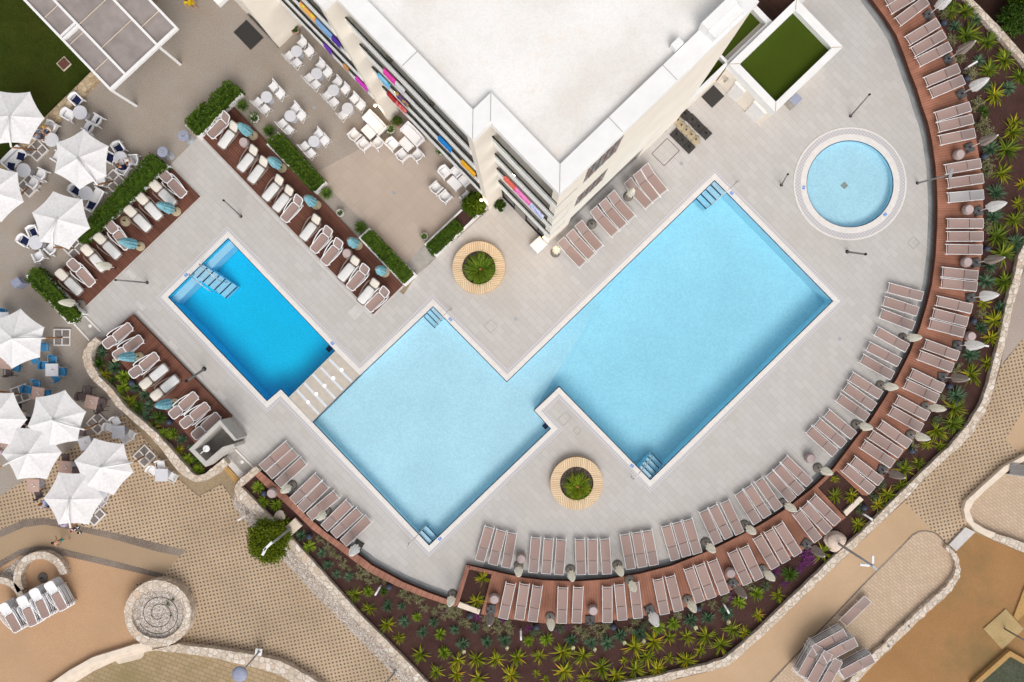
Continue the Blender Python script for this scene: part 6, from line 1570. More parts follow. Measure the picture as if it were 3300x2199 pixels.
        b_ = P(*t(*base), .1) - Vector((p.x, p.y, 0)); b_.z = .08
        MB().tube([b_, Vector((q_.x, q_.y, 2.32))], .048, 8).build('mast', M['wood'], root, True)
        bf = MB(); r_ = Matrix.Rotation(R(brot), 3, 'Z')
        for k in range(2):
            for off in (-.45, 0, .45):
                v_ = r_ @ (Vector((off, 0, 0)) if k else Vector((0, off, 0)))
                bf.box((b_.x + v_.x, b_.y + v_.y, .06 + .002 * k), (.07, .96, .12) if k else (.96, .07, .119), R(brot))
        bs = bf.build('base_frame', M['coping'], root)
        for sx in (-1, 1):
            for sy in (-1, 1):
                v_ = r_ @ Vector((sx * .226, sy * .226, 0)); MB().box((b_.x + v_.x, b_.y + v_.y, .055), (.37, .37, .09), R(brot)).build('slab', M['slab'], bs)
    g, h, i_ = T(0,950), T(0,1150), T(0,1450)
    hexparasol(c, (130,290), -1, (145,685), (465,720), 45, 'big white hexagonal parasol over the lawn edge and rubble wall')
    hexparasol(c, (985,820), 26, (1235,1160), (1430,1110), 45, 'big white parasol above the cushioned armchairs, second from the lawn')
    hexparasol(d, (725,225), -15, (665,580), (935,590), 45, 'big white parasol touching the longest hedge, third from the lawn')
    hexparasol(c, (-116,1244), -18, (-60,1640), (365,1170), 45, 'big white parasol cut by the left frame edge above the middle')
    hexparasol(g, (155,555), 22, (580,550), (785,540), 0, 'big white parasol with its mast on a square slab base by the landing')
    hexparasol(h, (670,795), 14, (1070,920), (1235,840), 45, 'big white parasol right of the rose tables, above the patterned paving')
    hexparasol(h, (-91,780), -3, (-30,435), (260,470), 20, 'big white parasol cut by the left frame edge over the dark chairs')
    hexparasol(h, (350,1230), 1, (40,1375), (-230,1480), 30, 'big white parasol with its arm pointing to the lower left')
    hexparasol(h, (1270,1400), -11, (1690,1330), (1825,1255), 45, 'big white parasol reaching furthest right over the patterned paving')
    hexparasol(i_, (885,630), 0, (895,980), (1190,815), 45, 'lowest big white parasol, tipped against its neighbour by the path')
    # bistro part: square tables and woven chairs
    def sq(m, s=.72, h_=.73):
        q = thing('square_table', 't', 'table'); MB().bev((0, 0, h_), (s, s, .03), .006).build('table_top', M[m], q); MB().lathe([(.03, .02), (.03, h_)], n=10).build('column', M['zinc'], q); MB().lathe([(.26, 0), (.26, .025), (.05, .06)], n=24).build('foot', M['bin2'], q); return q
    Kr, Kp = Kind(sq('rose')), Kind(sq('palegrey'))
    tb = [(h,475,465,-8,Kr,'rose square table with a green-marked menu below the blue chairs'),(h,1150,575,-14,Kr,'rose square table nearest the S-shaped wall'),(h,240,780,-4,Kr,'rose square table half under the left parasol'),(h,822,1398,-4,Kr,'rose square table between the three lowest parasols'),(i_,415,452,0,Kr,'rose square table below the parasol with lower left arm'),(h,75,75,-6,Kr,'rose square table under the parasol by the landing'),(h,25,1150,0,Kr,'rose square table at the left edge with a guest'),
          (h,652,167,0,Kp,'pale square table with a yellow menu among the blue chairs'),(h,1075,1095,18,Kp,'pale grey square table tilted beside the patterned paving'),(h,1492,952,2,Kp,'white square table with three white chairs by the wall'),(i_,2038,320,0,Kp,'white square table with white chairs, lowest right'),(i_,1260,560,45,Kp,'pale square table hidden by the two lowest parasols'),(g,25,300,0,Kp,'pale square table at the left edge above the parasol')]
    q = thing('menu_holder', 'm', 'menu'); MB().bev((0, 0, .02), (.22, .07, .04), .008).build('card', M['frame'], q); MB().box((.01, 0, .045), (.10, .035, .012), .4).build('label', M['menuink'], q); KM = Kind(q)
    for t, u, v, rz, k, lab in tb:
        p = P(*t(u, v), .75); p.z = 0; k.put(p, R(rz), lab, 'square bistro tables')
        if 'hidden' not in lab and 'with white chairs, low' not in lab and 'three white' not in lab: KM.put((p.x + .03, p.y + .02, .745), R(-50 + rz), 'white menu holder on the ' + lab.replace(' with a green-marked menu', '').replace(' with a yellow menu', ''), 'menu holders')
    Kr.done(); Kp.done(); KM.done()
    def woven(m):
        q = thing('woven_chair', 'c', 'chair'); MB().bev((0, 0, .45), (.44, .44, .03), .01).build('seat', M[m], q)
        b = MB(); vs = []
        for k in range(7):
            y = (k / 6 - .5) * .46; cx = .07 * (2 * k / 6 - 1) ** 2
            vs += [(-.22 + cx, y, .5), (-.29 + cx, y, .84), (-.305 + cx, y, .84), (-.235 + cx, y, .5)]
        b.add(vs, [(i * 4 + j, i * 4 + (j + 1) % 4, i * 4 + 4 + (j + 1) % 4, i * 4 + 4 + j) for i in range(6) for j in range(4)]); b.build('backrest', M[m], q, True)
        l = MB()
        for sx in (-1, 1):
            for sy in (-1, 1): l.tube([(sx * .19, sy * .2, .45), (sx * .24, sy * .23, 0)], .014, 6)
            l.tube([(sx * .0 + .2, sx * .24, .64), (-.28, sx * .24, .66)], .015, 6)
        l.build('legs', M['zinc' if m == 'blue' else ('frame' if m == 'resin' else 'dark')], q); return q
    Kb, Kd, Km, Kw = Kind(woven('blue')), Kind(woven('darkseat')), Kind(woven('mauveseat')), Kind(woven('resin'))
    cs = [(Kb,h,440,35,-60,'blue','under the lower edge of the parasol by the landing'),(Kb,h,680,40,-90,'blue','above the pale table with the yellow menu'),(Kb,h,795,190,180,'blue','right of the pale table with the yellow menu, upper'),(Kb,h,715,268,120,'blue','below the pale table with the yellow menu'),(Kb,h,580,110,0,'blue','left of the pale table with the yellow menu'),(Kb,h,465,350,-90,'blue','above the rose table with the green-marked menu'),(Kb,h,362,415,-10,'blue','left of the rose table with the green-marked menu'),(Kb,h,600,470,180,'blue','right of the rose table with the green-marked menu'),(Kb,h,215,135,170,'blue','right of the rose table under the parasol by the landing'),(Kb,g,565,665,-90,'blue','under the right corner of the parasol by the landing'),(Kb,g,45,235,-90,'blue','above the pale table at the left frame edge'),
          (Kd,h,225,640,-90,'dark','above the rose table half under the left parasol'),(Kd,h,345,810,180,'dark','right of the rose table half under the left parasol'),(Kd,h,270,880,90,'dark','below the rose table half under the left parasol'),
          (Km,h,1120,428,-100,'mauve','above the rose table nearest the S-shaped wall'),(Km,h,1045,505,-10,'mauve','left of the rose table nearest the S-shaped wall'),(Km,h,1300,575,170,'mauve','right of the rose table nearest the S-shaped wall'),(Km,h,1255,655,110,'mauve','lower right of the rose table nearest the S-shaped wall'),(Km,h,120,195,90,'mauve','below the rose table under the parasol by the landing'),(Km,h,830,1280,-90,'mauve','above the rose table between the lowest parasols'),(Km,h,1040,950,-90,'mauve','under the right edge of the parasol by the pale grey table'),(Km,i_,490,565,110,'mauve','below the rose table under the lower left arm'),(Km,h,960,1440,180,'mauve','right of the rose table between the lowest parasols'),
          (Kw,h,1470,820,-60,'white','above the white table by the wall'),(Kw,h,1385,895,-20,'white','left of the white table by the wall'),(Kw,h,1660,985,150,'white','right of the white table by the wall'),(Kw,h,1580,1045,120,'white','lower right of the white table by the wall'),(Kw,i_,2035,190,-80,'white','above the lowest right white table'),(Kw,i_,1935,260,-40,'white','upper left of the lowest right white table'),(Kw,i_,2190,345,150,'white','right of the lowest right white table'),(Kw,i_,1335,575,150,'white','right of the table hidden by the two lowest parasols'),(Kw,i_,1285,665,130,'white','below the table hidden by the two lowest parasols')]
    for k, t, u, v, an, cn, lab in cs:
        p = P(*t(u, v), .45); p.z = 0; k.put(p, R(an), '%s woven chair %s' % (cn, lab), '%s woven chairs of the bistro' % cn)
    for k in (Kb, Kd, Km, Kw): k.done()
    # grey high tables with ashtray, low blue bin
    for x, y, lab in ((*T(500,300)(355,540), 'pale blue-grey round standing table near the upper hedge end, upper of two'), (*T(500,300)(92,745), 'pale blue-grey round standing table by the longest hedge, lower of two')):
        p = P(x, y, 1.05); p.z = 0; q = thing('standing_table', lab, 'table', p, 0, 'round standing tables')
        MB().lathe([(.29, 1.02), (.30, 1.05), (.29, 1.06)], n=30, closed_bottom=True).build('table_top', M['bin'], q); MB().lathe([(.05, .03), (.05, 1.02)], n=12).build('column', M['zinc'], q); MB().lathe([(.27, 0), (.27, .03), (.06, .08)], n=26).build('foot', M['zinc'], q)
        MB().lathe([(.08, 1.06), (.09, 1.10), (.07, 1.10), (.06, 1.07)], n=16, closed_top=False).build('ashtray', M['concrete'], q)
    p = P(*T(0,650)(250,1030), .45); p.z = 0; q = thing('litter_bin', 'pale blue box bin half hidden by the hedge at the deck corner', 'bin', p, R(35)); MB().bev((0, 0, .4), (.5, .42, .8), .02).build('body', M['bin'], q); MB().bev((0, 0, .82), (.52, .44, .04), .015).build('lid', M['bin'], q)
    # rust lid in the lawn
    p = P(207.5, 207, .06); q = thing('lawn_hatch', 'rust-brown square hatch with a pale frame set in the lawn', 'hatch', p, R(43)); MB().bev((0, 0, .03), (.62, .62, .08), .01).build('frame', M['paleband'], q); MB().bev((0, 0, .05), (.53, .53, .08), .01).build('lid', M['rustlid'], q)
    # slatted bench top, right edge
    p = P(3290, 1515, .45); p.z = 0; q = thing('slatted_bench', 'grey slatted bench cut by the right frame edge on the brick terrace', 'bench', p, R(-8))
    s = MB()
    for k in range(7): s.box((0, -.27 + .09 * k, .42), (1.2, .065, .04))
    s.build('seat', M['greymetal'], q); MB().box((-.4, 0, .2), (.08, .5, .4)).build('leg', M['zinc'], q); MB().box((.4, 0, .2), (.08, .5, .4)).build('leg', M['zinc'], q); MB().bev((0, -.34, .2), (1.3, .05, .42), .01).build('side_panel', M['zinc'], q)
    # round wooden benches round a planter
    for (x, y), plant_off, lab in (((1542.9, 863), (6, -2), 'round pale timber bench round a planted circle, below the hotel corner'), ((1858.5, 1558.4), (8, 22), 'round pale timber bench round a planted circle, below the pools')):
        p = P(x, y, .42); p.z = 0; q = thing('round_bench', lab, 'bench', p, 0, 'round timber benches')
        n = 72; ro, ri = 1.505, .955
        mb = MB(); vs = [(r_ * math.cos(2 * math.pi * k / n), r_ * math.sin(2 * math.pi * k / n), .42) for r_ in (ro, ri) for k in range(n)]
        mb.add(vs, [(k, (k + 1) % n, n + (k + 1) % n, n + k) for k in range(n)]); mb.build('seat', M['benchtop'], q)
        mb = MB(); vs = [(r_ * math.cos(2 * math.pi * k / n), r_ * math.sin(2 * math.pi * k / n), z_) for r_, z_ in ((ro, -.02), (ro, .419), (ri, .419), (ri, .1)) for k in range(n)]
        mb.add(vs, [(i * n + k, i * n + (k + 1) % n, (i + 1) * n + (k + 1) % n, (i + 1) * n + k) for i in (0, 2) for k in range(n)]); mb.build('side', M['benchside'], q)
        MB().lathe([(ri - .002, .22), (0, .24)], n=48, closed_top=False).build('bark_fill', M['bark'], q)
M['bin2'] = plain('pale_table_foot', (0.40, 0.40, 0.44), 0.5, 0, 0.06)
M['menuink'] = plain('menu_mark', (0.30, 0.25, 0.10), 0.7, 0, 0.3)
m, n, b = nt('bench_boards')     # boards laid in four quarters that meet in mitres
tc = n.nodes.new('ShaderNodeTexCoord'); mp = n.nodes.new('ShaderNodeMapping'); mp.inputs['Rotation'].default_value = (0, 0, R(5)); n.links.new(tc.outputs['Object'], mp.inputs[0])
sp = n.nodes.new('ShaderNodeSeparateXYZ'); n.links.new(mp.outputs[0], sp.inputs[0])
dg = Mth(n, 'GREATER_THAN', Mth(n, 'ABSOLUTE', sp.outputs[0]), Mth(n, 'ABSOLUTE', sp.outputs[1]))
u1 = Mth(n, 'ADD', Mth(n, 'MULTIPLY', sp.outputs[1], dg), Mth(n, 'MULTIPLY', sp.outputs[0], Mth(n, 'SUBTRACT', 1.0, dg)))
ln = Mth(n, 'LESS_THAN', Mth(n, 'FRACT', Mth(n, 'DIVIDE', u1, .105)), .15)
w_ = n.nodes.new('ShaderNodeTexWhiteNoise'); w_.noise_dimensions = '1D'; n.links.new(Mth(n, 'FLOOR', Mth(n, 'DIVIDE', u1, .105)), w_.inputs['W'])
setc(n, b, mix(n, ln, ramp(n, w_.outputs['Value'], [(0, (0.68, 0.50, 0.32)), (1, (0.78, 0.60, 0.40))]), (0.17, 0.09, 0.04))); b.inputs['Roughness'].default_value = .6
M['benchtop'] = m
furniture()
# ------------------------------------------------------------------ plants
def blades(n, seed, width, lo, hi, droop, el0, el1, segs=4, clump=0.06, fan=0.0, taper=1.0):
    """a rosette of sword-shaped leaves, radius 1"""
    r = random.Random(seed); mb = MB(); fd = r.uniform(0, 6.28)
    for i in range(n):
        a = r.uniform(0, 2 * math.pi)
        if fan and r.random() < fan: a = fd + r.gauss(0, .7)
        el = R(r.uniform(el0, el1)); L = r.uniform(lo, hi); w = width * r.uniform(.75, 1.2)
        d = Vector((math.cos(a), math.sin(a), 0)); sd = Vector((-d.y, d.x, 0))
        p = d * r.uniform(0, clump) + sd * r.uniform(-clump, clump); p.z = 0.0
        horiz = 0; vs = []; bend = r.uniform(-.10, .10)
        dr = droop * r.uniform(.6, 1.4)
        for k in range(segs + 1):
            t = k / segs
            ww = w * (0.55 + 1.2 * t if t < .3 else (0.91 * (1 - ((t - .3) / .7) ** 1.6) ** taper + .02))
            e = el - dr * t
            if k: p = p + (d * math.cos(e) + sd * bend * t + Vector((0, 0, math.sin(e)))) * (L / segs)
            vs.append(p - sd * ww / 2 + Vector((0, 0, ww * .18))); vs.append(p + Vector((0, 0, 0))); vs.append(p + sd * ww / 2 + Vector((0, 0, ww * .18)))
        fs = []
        for k in range(segs): o = k * 3; fs += [(o, o + 1, o + 4, o + 3), (o + 1, o + 2, o + 5, o + 4)]
        mb.add(vs, fs)
    return mb
def shrub(seed, n=560, flat=.45, leaf=.13):
    r = random.Random(seed); mb = MB()
    tips = []
    for i in range(34):
        a = r.uniform(0, 6.283); el = R(r.uniform(8, 85)); L = r.uniform(.55, 1.0)
        tips.append(Vector((math.cos(a) * math.cos(el) * L, math.sin(a) * math.cos(el) * L, math.sin(el) * L * flat * 1.6)))
    for t in tips:
        for k in range(n // 34):
            u = r.uniform(.25, 1.0); p = t * u + Vector((r.gauss(0, .05), r.gauss(0, .05), r.gauss(0, .03)))
            d = Vector((r.gauss(0, 1) + t.x, r.gauss(0, 1) + t.y, r.uniform(.1, 1))).normalized(); s_ = d.cross(Vector((0, 0, 1))).normalized(); l = leaf * r.uniform(.6, 1.4)
            p.z = max(p.z, .02)
            mb.add([p, p + d * l * .5 - s_ * l * .22, p + d * l, p + d * l * .5 + s_ * l * .22], [(0, 1, 2, 3)])
    return mb
def leafball(seed, rad, n, leaf, squash=1.0, bumps=9, trunk=True, mat='ball', name='ball_bush', label='', cat='bush', loc=None, base=0.0, lift=0.2):
    """clipped or loose bush: leaves in clumps through the outer part of the crown, on a short trunk"""
    r = random.Random(seed); mb = MB()
    q = thing(name, label, cat, loc)
    cl = []
    for i in range(bumps * 14):
        v = Vector((r.gauss(0, 1), r.gauss(0, 1), r.gauss(0, 1))).normalized(); 
        if v.z < -.5: v.z *= -1
        cl.append(v * rad * r.uniform(.62, 1.0))
    for i in range(n):
        c = r.choice(cl); p = c + Vector((r.gauss(0, 1), r.gauss(0, 1), r.gauss(0, 1))) * rad * .11
        p.z *= squash
        d = (Vector((r.gauss(0, .8), r.gauss(0, .8), r.gauss(0, .6))) + c.normalized()).normalized(); s_ = d.cross(Vector((r.random(), r.random(), 1))).normalized(); l = leaf * r.uniform(.6, 1.3)
        p = p + Vector((0, 0, rad * squash + lift))
        mb.add([p, p + d * l * .5 - s_ * l * .3, p + d * l, p + d * l * .5 + s_ * l * .3], [(0, 1, 2, 3)])
    mb.build('crown', M[mat], q)
    t = MB().tube([(0, 0, 0), (.03, .02, rad * squash * .6 + lift), (.0, .02, rad * squash + lift)], [.07, .05, .02], 8)
    for k in range(6):
        a = k * 1.05; t.tube([(0, 0, rad * squash * .5 + lift), (math.cos(a) * rad * .5, math.sin(a) * rad * .5, rad * squash * 1.2 + lift)], [.03, .01], 5)
    t.build('trunk', M['wood'], q, True)
    return q
def plants():
    A, B, Cc, D, E = T(2700,0), T(2700,350), T(2700,700), T(2700,1050), T(2700,1400)
    Fq, G2, G, H2, Bq, Kk = T(2200,1600), T(2200,1799), T(1700,1799), T(1200,1799), T(750,1799), T(750,1400)
    raw = [(A,[(1440,140,100,'G'),(1630,120,130,'G'),(1760,230,90,'B'),(1490,330,90,'B'),(1660,420,190,'G'),(1920,510,140,'G'),(2140,740,150,'G'),(1930,880,130,'G'),(1790,760,90,'B'),(2330,950,140,'G'),(2010,1180,150,'F'),(2170,1100,100,'B'),(1850,1060,100,'B'),(1850,1400,90,'N'),(1790,1310,90,'S'),(2250,1550,110,'F'),(1350,170,80,'S'),(1440,500,80,'S'),(1560,760,80,'S'),(1700,930,90,'S'),(1480,60,90,'G')]),
      (B,[(1820,170,100,'S'),(1900,290,90,'S'),(2230,280,150,'F'),(2160,510,170,'G'),(1940,500,120,'B'),(2090,810,140,'F'),(2020,1060,130,'B'),(1900,680,90,'S'),(1900,830,90,'S'),(2290,1200,90,'F'),(1990,1360,125,'B'),(2260,1400,140,'F'),(2345,950,90,'F'),(2050,1540,120,'G')]),
      (Cc,[(1920,130,90,'S'),(2040,240,160,'G'),(2260,320,130,'B'),(2110,470,170,'G'),(1930,610,110,'B'),(1890,810,120,'B'),(2140,810,160,'G'),(1860,1090,100,'F'),(2080,1150,110,'B'),(2010,1310,150,'F'),(1820,1400,100,'B'),(1820,1220,60,'S'),(1950,1530,120,'F')]),
      (D,[(1960,210,130,'F'),(1690,370,120,'B'),(1900,470,100,'F'),(1710,620,150,'F'),(1520,540,80,'S'),(1510,890,140,'B'),(1490,1050,150,'F'),(1480,1240,150,'G'),(1260,1190,80,'Z'),(1270,1330,150,'F'),(1140,1500,90,'F'),(1300,1520,90,'F'),(1330,910,50,'S'),(1540,600,70,'S')]),
      (E,[(950,160,80,'S'),(1030,370,90,'F'),(850,450,120,'F'),(810,660,110,'F'),(640,770,120,'F'),(560,650,70,'Z'),(470,800,80,'Z'),(520,900,110,'F'),(280,960,90,'Z'),(270,1150,110,'F'),(780,380,70,'Z')]),
      (Fq,[(1790,720,150,'F'),(1360,990,115,'N'),(940,1240,105,'Y'),(720,1340,100,'Y'),(1210,1250,95,'F'),(860,1160,70,'S'),(1060,1150,80,'Z'),(540,1290,70,'S'),(960,1510,90,'F'),(1840,530,70,'Z'),(1570,740,110,'P'),(1650,790,80,'P'),(1480,940,55,'P'),(1290,1110,60,'P'),(1540,860,60,'P'),(610,1280,60,'P'),(1200,960,60,'P'),(1400,700,70,'P')]),
      (G2,[(550,700,105,'Bf'),(320,760,95,'B'),(100,790,105,'Bf'),(630,920,120,'F'),(790,960,100,'F'),(310,1000,140,'F'),(490,1110,140,'F'),(230,1180,85,'F'),(60,1000,110,'F'),(50,1310,140,'F'),(380,590,60,'S'),(240,610,50,'S')]),
      (G,[(240,1040,95,'Y'),(10,1050,80,'Y'),(555,1040,95,'Bf'),(800,1080,92,'Bf'),(1010,1080,105,'B'),(1170,980,98,'Bf'),(1415,960,98,'Bf'),(1650,880,105,'Y'),(1850,840,98,'Y'),(150,1250,100,'F'),(440,1210,150,'F'),(710,1250,130,'F'),(470,1450,150,'F'),(110,1470,60,'F'),(730,1530,110,'F'),(940,1400,140,'F'),(1120,1500,130,'F'),(1220,1300,65,'F'),(1370,1430,140,'F'),(1350,1140,140,'F'),(1600,1070,150,'F'),(1510,1260,130,'F'),(1790,1010,90,'F'),(1650,1430,140,'F'),(1800,1270,80,'F'),(100,950,80,'Z'),(420,910,75,'Z'),(640,910,60,'S'),(740,970,80,'S'),(850,870,60,'S'),(910,950,70,'S'),(1000,860,60,'S'),(1360,800,60,'S'),(1480,840,70,'Z'),(1290,900,60,'S'),(1910,730,60,'S'),(390,920,60,'P'),(20,910,50,'P'),(470,880,50,'P'),(230,1540,60,'F')]),
      (H2,[(190,610,85,'B'),(370,610,62,'B'),(400,810,85,'B'),(565,750,72,'Y'),(775,815,76,'B'),(630,940,80,'B'),(855,965,85,'Y'),(1040,910,72,'B'),(1300,885,72,'B'),(1140,1090,92,'Bf'),(1445,1060,86,'B'),(1670,1050,92,'Bf'),(1950,1055,92,'Y'),(140,430,62,'N'),(180,850,115,'F'),(330,1020,85,'F'),(605,1230,115,'F'),(900,1205,97,'Y'),(1080,1310,115,'F'),(1310,1290,125,'F'),(1560,1290,115,'F'),(1830,1270,125,'F'),(800,1450,105,'F'),(1060,1480,115,'F'),(1340,1530,115,'F'),(1750,1500,135,'F'),(50,260,60,'S'),(370,440,70,'S'),(455,520,55,'S'),(600,550,60,'S'),(665,640,55,'S'),(785,680,55,'S'),(890,620,60,'S'),(980,650,60,'S'),(910,730,60,'S'),(1000,740,60,'S'),(1080,690,60,'S'),(1120,810,50,'S'),(1210,820,70,'S'),(1440,880,60,'S'),(1590,910,70,'S'),(1700,820,60,'S'),(1720,920,70,'S'),(1590,790,60,'S'),(2060,960,70,'Z'),(545,480,50,'S'),(1330,760,50,'P'),(1650,800,45,'P'),(1980,870,70,'P'),(900,690,35,'P'),(1420,770,50,'S')]),
      (Bq,[(1200,90,76,'B'),(1310,205,68,'B'),(1460,240,72,'B'),(1530,470,105,'F'),(1705,430,80,'Y'),(1720,650,97,'F'),(1390,80,60,'S'),(1475,140,35,'S'),(1600,220,60,'S'),(1690,190,60,'S'),(1720,280,60,'S'),(1810,270,60,'S'),(1600,120,50,'S'),(1920,300,40,'S')]),
      (Kk,[(315,675,92,'Y'),(380,855,88,'Y'),(540,895,92,'Y'),(635,1105,98,'Y'),(860,1280,82,'B'),(960,1425,96,'Y'),(1120,1500,72,'B'),(1100,1340,55,'S'),(1190,1420,55,'S'),(1260,1500,60,'S'),(1330,1545,45,'S')])]
    pl = []
    for t, L in raw:
        for u, v, rad, k in L:
            x, y = t(u, v)
            if any(abs(x - p[0]) < 17 and abs(y - p[1]) < 17 and p[3][0] == k[0] for p in pl): continue
            pl.append((x, y, rad, k))
    def proto(name, cat, mesh, m): return [Kind(tag(q.build(name, M[m]), name, cat)) for q in mesh]
    rF = [blades(56, s, .10, .55, 1.22, .95, 12, 78, 4, .07, .25) for s in (1, 2, 3, 4, 5)]
    kF = proto('flax_plant', 'plant', rF, 'flax'); kG = proto('flax_plant', 'plant', [blades(66, s, .105, .6, 1.25, .9, 15, 80, 4, .08, .3) for s in (11, 12, 13)], 'flaxg')
    kY = proto('yucca_plant', 'plant', [blades(86, s, .115, .82, 1.06, .35, 5, 84, 3, .05) for s in (21, 22, 23)], 'yucca')
    kN = proto('yucca_plant', 'plant', [blades(86, s, .115, .82, 1.06, .4, 5, 84, 3, .05) for s in (24,)], 'yucca2')
    kB = proto('agave_plant', 'plant', [blades(90, s, .105, .75, 1.12, .45, 5, 82, 3, .05) for s in (31, 32, 33)], 'agave')
    kBf = []
    for s in (34, 35):
        q = tag(blades(90, s, .105, .75, 1.12, .45, 5, 82, 3, .05).build('agave_plant', M['agave']), 'agave', 'plant')
        r = random.Random(s); fl = MB()
        for i in range(46):
            c = Vector((.10 + .28 * r.random(), -.75 + r.gauss(0, .10), .75 + r.gauss(0, .08))); 
            for k in range(3):
                d = Vector((r.gauss(0, 1), r.gauss(0, 1), r.gauss(0, 1))).normalized(); s_ = d.cross(Vector((0.3, .2, 1))).normalized(); l = .11
                fl.add([c, c + d * l * .5 - s_ * .045, c + d * l, c + d * l * .5 + s_ * .045], [(0, 1, 2, 3)])
        fl.build('flower_spike', M['blossom'], q); kBf.append(Kind(q))
    kS = proto('silvery_shrub', 'shrub', [shrub(s) for s in (41, 42, 43)], 'silver'); kZ = proto('grey_green_shrub', 'shrub', [shrub(s) for s in (44, 45)], 'silver2'); kP = proto('purple_groundcover', 'flowers', [shrub(s, 640, .2, .12) for s in (46, 47)], 'purple')
    info = {'F': (kF, 'flax plant with yellow-edged blades'), 'G': (kG, 'large green flax plant'), 'Y': (kY, 'bright green yucca rosette'), 'N': (kN, 'mid green yucca rosette'), 'B': (kB, 'blue-green spiky rosette'), 'Bf': (kBf, 'blue-green spiky rosette carrying cream flowers'), 'S': (kS, 'low silvery shrub'), 'Z': (kZ, 'low grey-green shrub'), 'P': (kP, 'patch of purple flowers')}
    r = random.Random(9)
    cx, cy = 1860, 720
    for k, (ks, nm) in info.items():
        L = sorted([p for p in pl if p[3] == k], key=lambda p: math.atan2(p[1] - cy, p[0] - cx) % 6.2832 if p[1] > 100 or p[0] < 2000 else math.atan2(p[1] - cy, p[0] - cx))
        L = sorted([p for p in pl if p[3] == k], key=lambda p: (math.atan2(p[1] - cy, p[0] - cx) + 1.3) % 6.2832)
        for i, (x, y, rad, _) in enumerate(L):
            sc = rad / 3.92 / S * (1.15 if k in 'FG' else (1.4 if k in 'SZP' else 1.12))
            p = P(x, y, .25 + sc * .4); p.z = .24
            ks[i % len(ks)].put(p, r.uniform(0, 6.28) if k != 'Bf' else r.uniform(-.25, .35), '%s, %s along the curved bed from the top right' % (nm, nth(i)), nm + 's in the curved bed', (sc, sc, sc * r.uniform(.8, 1.05)))
    # planters let into the deck
    for x, y, rad, lab in ((*T(1200,1650)(1400,855), 118, 'yellow-edged flax in the left deck planter, upper one'), (*T(1200,1650)(1310,1145), 130, 'yellow-edged flax in the left deck planter, lower one beside the barrel'), (*T(2250,1250)(1750,1165), 70, 'small flax in the square deck planter at right, top one'), (*T(2250,1250)(1750,1380), 120, 'flax in the square deck planter at right, lower left one'), (*T(2250,1250)(1960,1370), 115, 'flax in the square deck planter at right, lower right one')):
        sc = rad / 3.92 / S; p = P(x, y, .6); p.z = .24; kF[int(rad) % 5].put(p, r.uniform(0, 6), lab, 'flax in the deck planters', sc)
    # bed beside the S-shaped wall
    o, h, d = T(0,950), T(0,1150), T(450,1250,2.24)
    LB = [(o,1280,730,90,'B'),(o,1240,870,98,'N'),(o,1440,920,108,'Bf'),(o,1320,1010,100,'F'),(o,1420,1080,60,'N'),(o,1550,1040,108,'Y'),(o,1545,1180,100,'Y'),(o,1700,1170,85,'B'),(o,1820,1270,85,'Bf'),(o,1620,1350,130,'F'),(o,1740,1430,100,'N'),(o,1880,1400,85,'B'),(h,1850,740,85,'B'),(h,2000,770,108,'N'),(h,1920,900,100,'F'),(h,2060,970,95,'Y'),(h,2180,980,90,'Y'),(h,2290,1050,75,'B'),(h,2240,1180,90,'F'),(d,345,515,92,'Y'),(d,418,590,92,'Y'),(d,410,525,75,'N'),(d,370,435,60,'B')]
    cnt = {}
    for t, u, v, rad, k in LB:
        ks, nm = info[k]; i = cnt.get(k, 0); cnt[k] = i + 1
        sc = rad / 3.92 / S * 1.05; p = P(*t(u, v), .2 + sc * .4); p.z = .19
        ks[i % len(ks)].put(p, r.uniform(0, 6.28) if k != 'Bf' else 2.6, '%s, %s from the top beside the S-shaped wall' % (nm, nth(i)), nm + 's in the yucca bed', sc)
    for ks, nm in info.values():
        for k in ks: k.done()
    # grass fountains and pots on the plaza
    f, g, w = T(500,300), T(900,600,2.24), T(1000,300)
    kgr = Kind(tag(blades(240, 51, .05, .7, 1.08, .8, 15, 85, 3, .22).build('grass_clump', M['grassy']), 'grass', 'plant'))
    for i, (t, u, v, rad, lab) in enumerate(((f,1095,150,90,'beside the top hedge of the long dark deck'),(f,1430,470,92,'just above the hedge by the folding chairs'),(f,2155,1262,95,'just below the hedge by the folding chairs'),(g,585,297,98,'above the lowest hedge of the long dark deck'))):
        sc = rad / 3.92 / S; p = P(*t(u, v), .5); p.z = .3; kgr.put(p, i * 1.7, 'round green grass fountain ' + lab, 'grass fountains on the plaza', sc)
    kgr.done()
    def pot(loc, rr, hh, lab, mt, leafm, n, sp, sd, wl=.09, cat='potted plant'):
        q = thing('potted_plant', lab, cat, loc)
        MB().lathe([(rr * .7, 0), (rr, hh * .6), (rr * .96, hh), (rr * .85, hh), (rr * .82, hh - .06)], n=24, closed_bottom=True).build('pot', M[mt], q, True)
        b = blades(n, sd, wl, .6, 1.1, 1.0, 5, 80, 3, .15); b.v = [(x * sp, y * sp, z * sp + hh - .06) for x, y, z in b.v]; b.build('foliage', M[leafm], q)
        return q
    for t, u, v, rr, lab, mt, lm, sp, hh in ((f,1250,315,.26,'arching green plant in a pale pot by the upper round tables','coping','grassy',.42,.45),(g,437,192,.22,'small leafy plant in a white pot right of the long dark deck','coping','bushy',.24,.4),(g,1045,362,.22,'spiky green plant in a pale pot by the landing','coping','grassy',.33,.4),(w,1010,455,.25,'arching green plant in a white pot between the two white sofas','coping','grassy',.40,.45),(T(500,0),1765,365,.25,'green plant in a brown pot beside the stepped facade','potbrown','bushy',.30,.5),(w,1640,735,.2,'spiky plant peeping from under the balconies','coping','grassy',.34,.3)):
        p = P(*t(u, v), hh); p.z = 0; pot(p, rr, hh, lab, mt, lm, 70, sp, int(u))
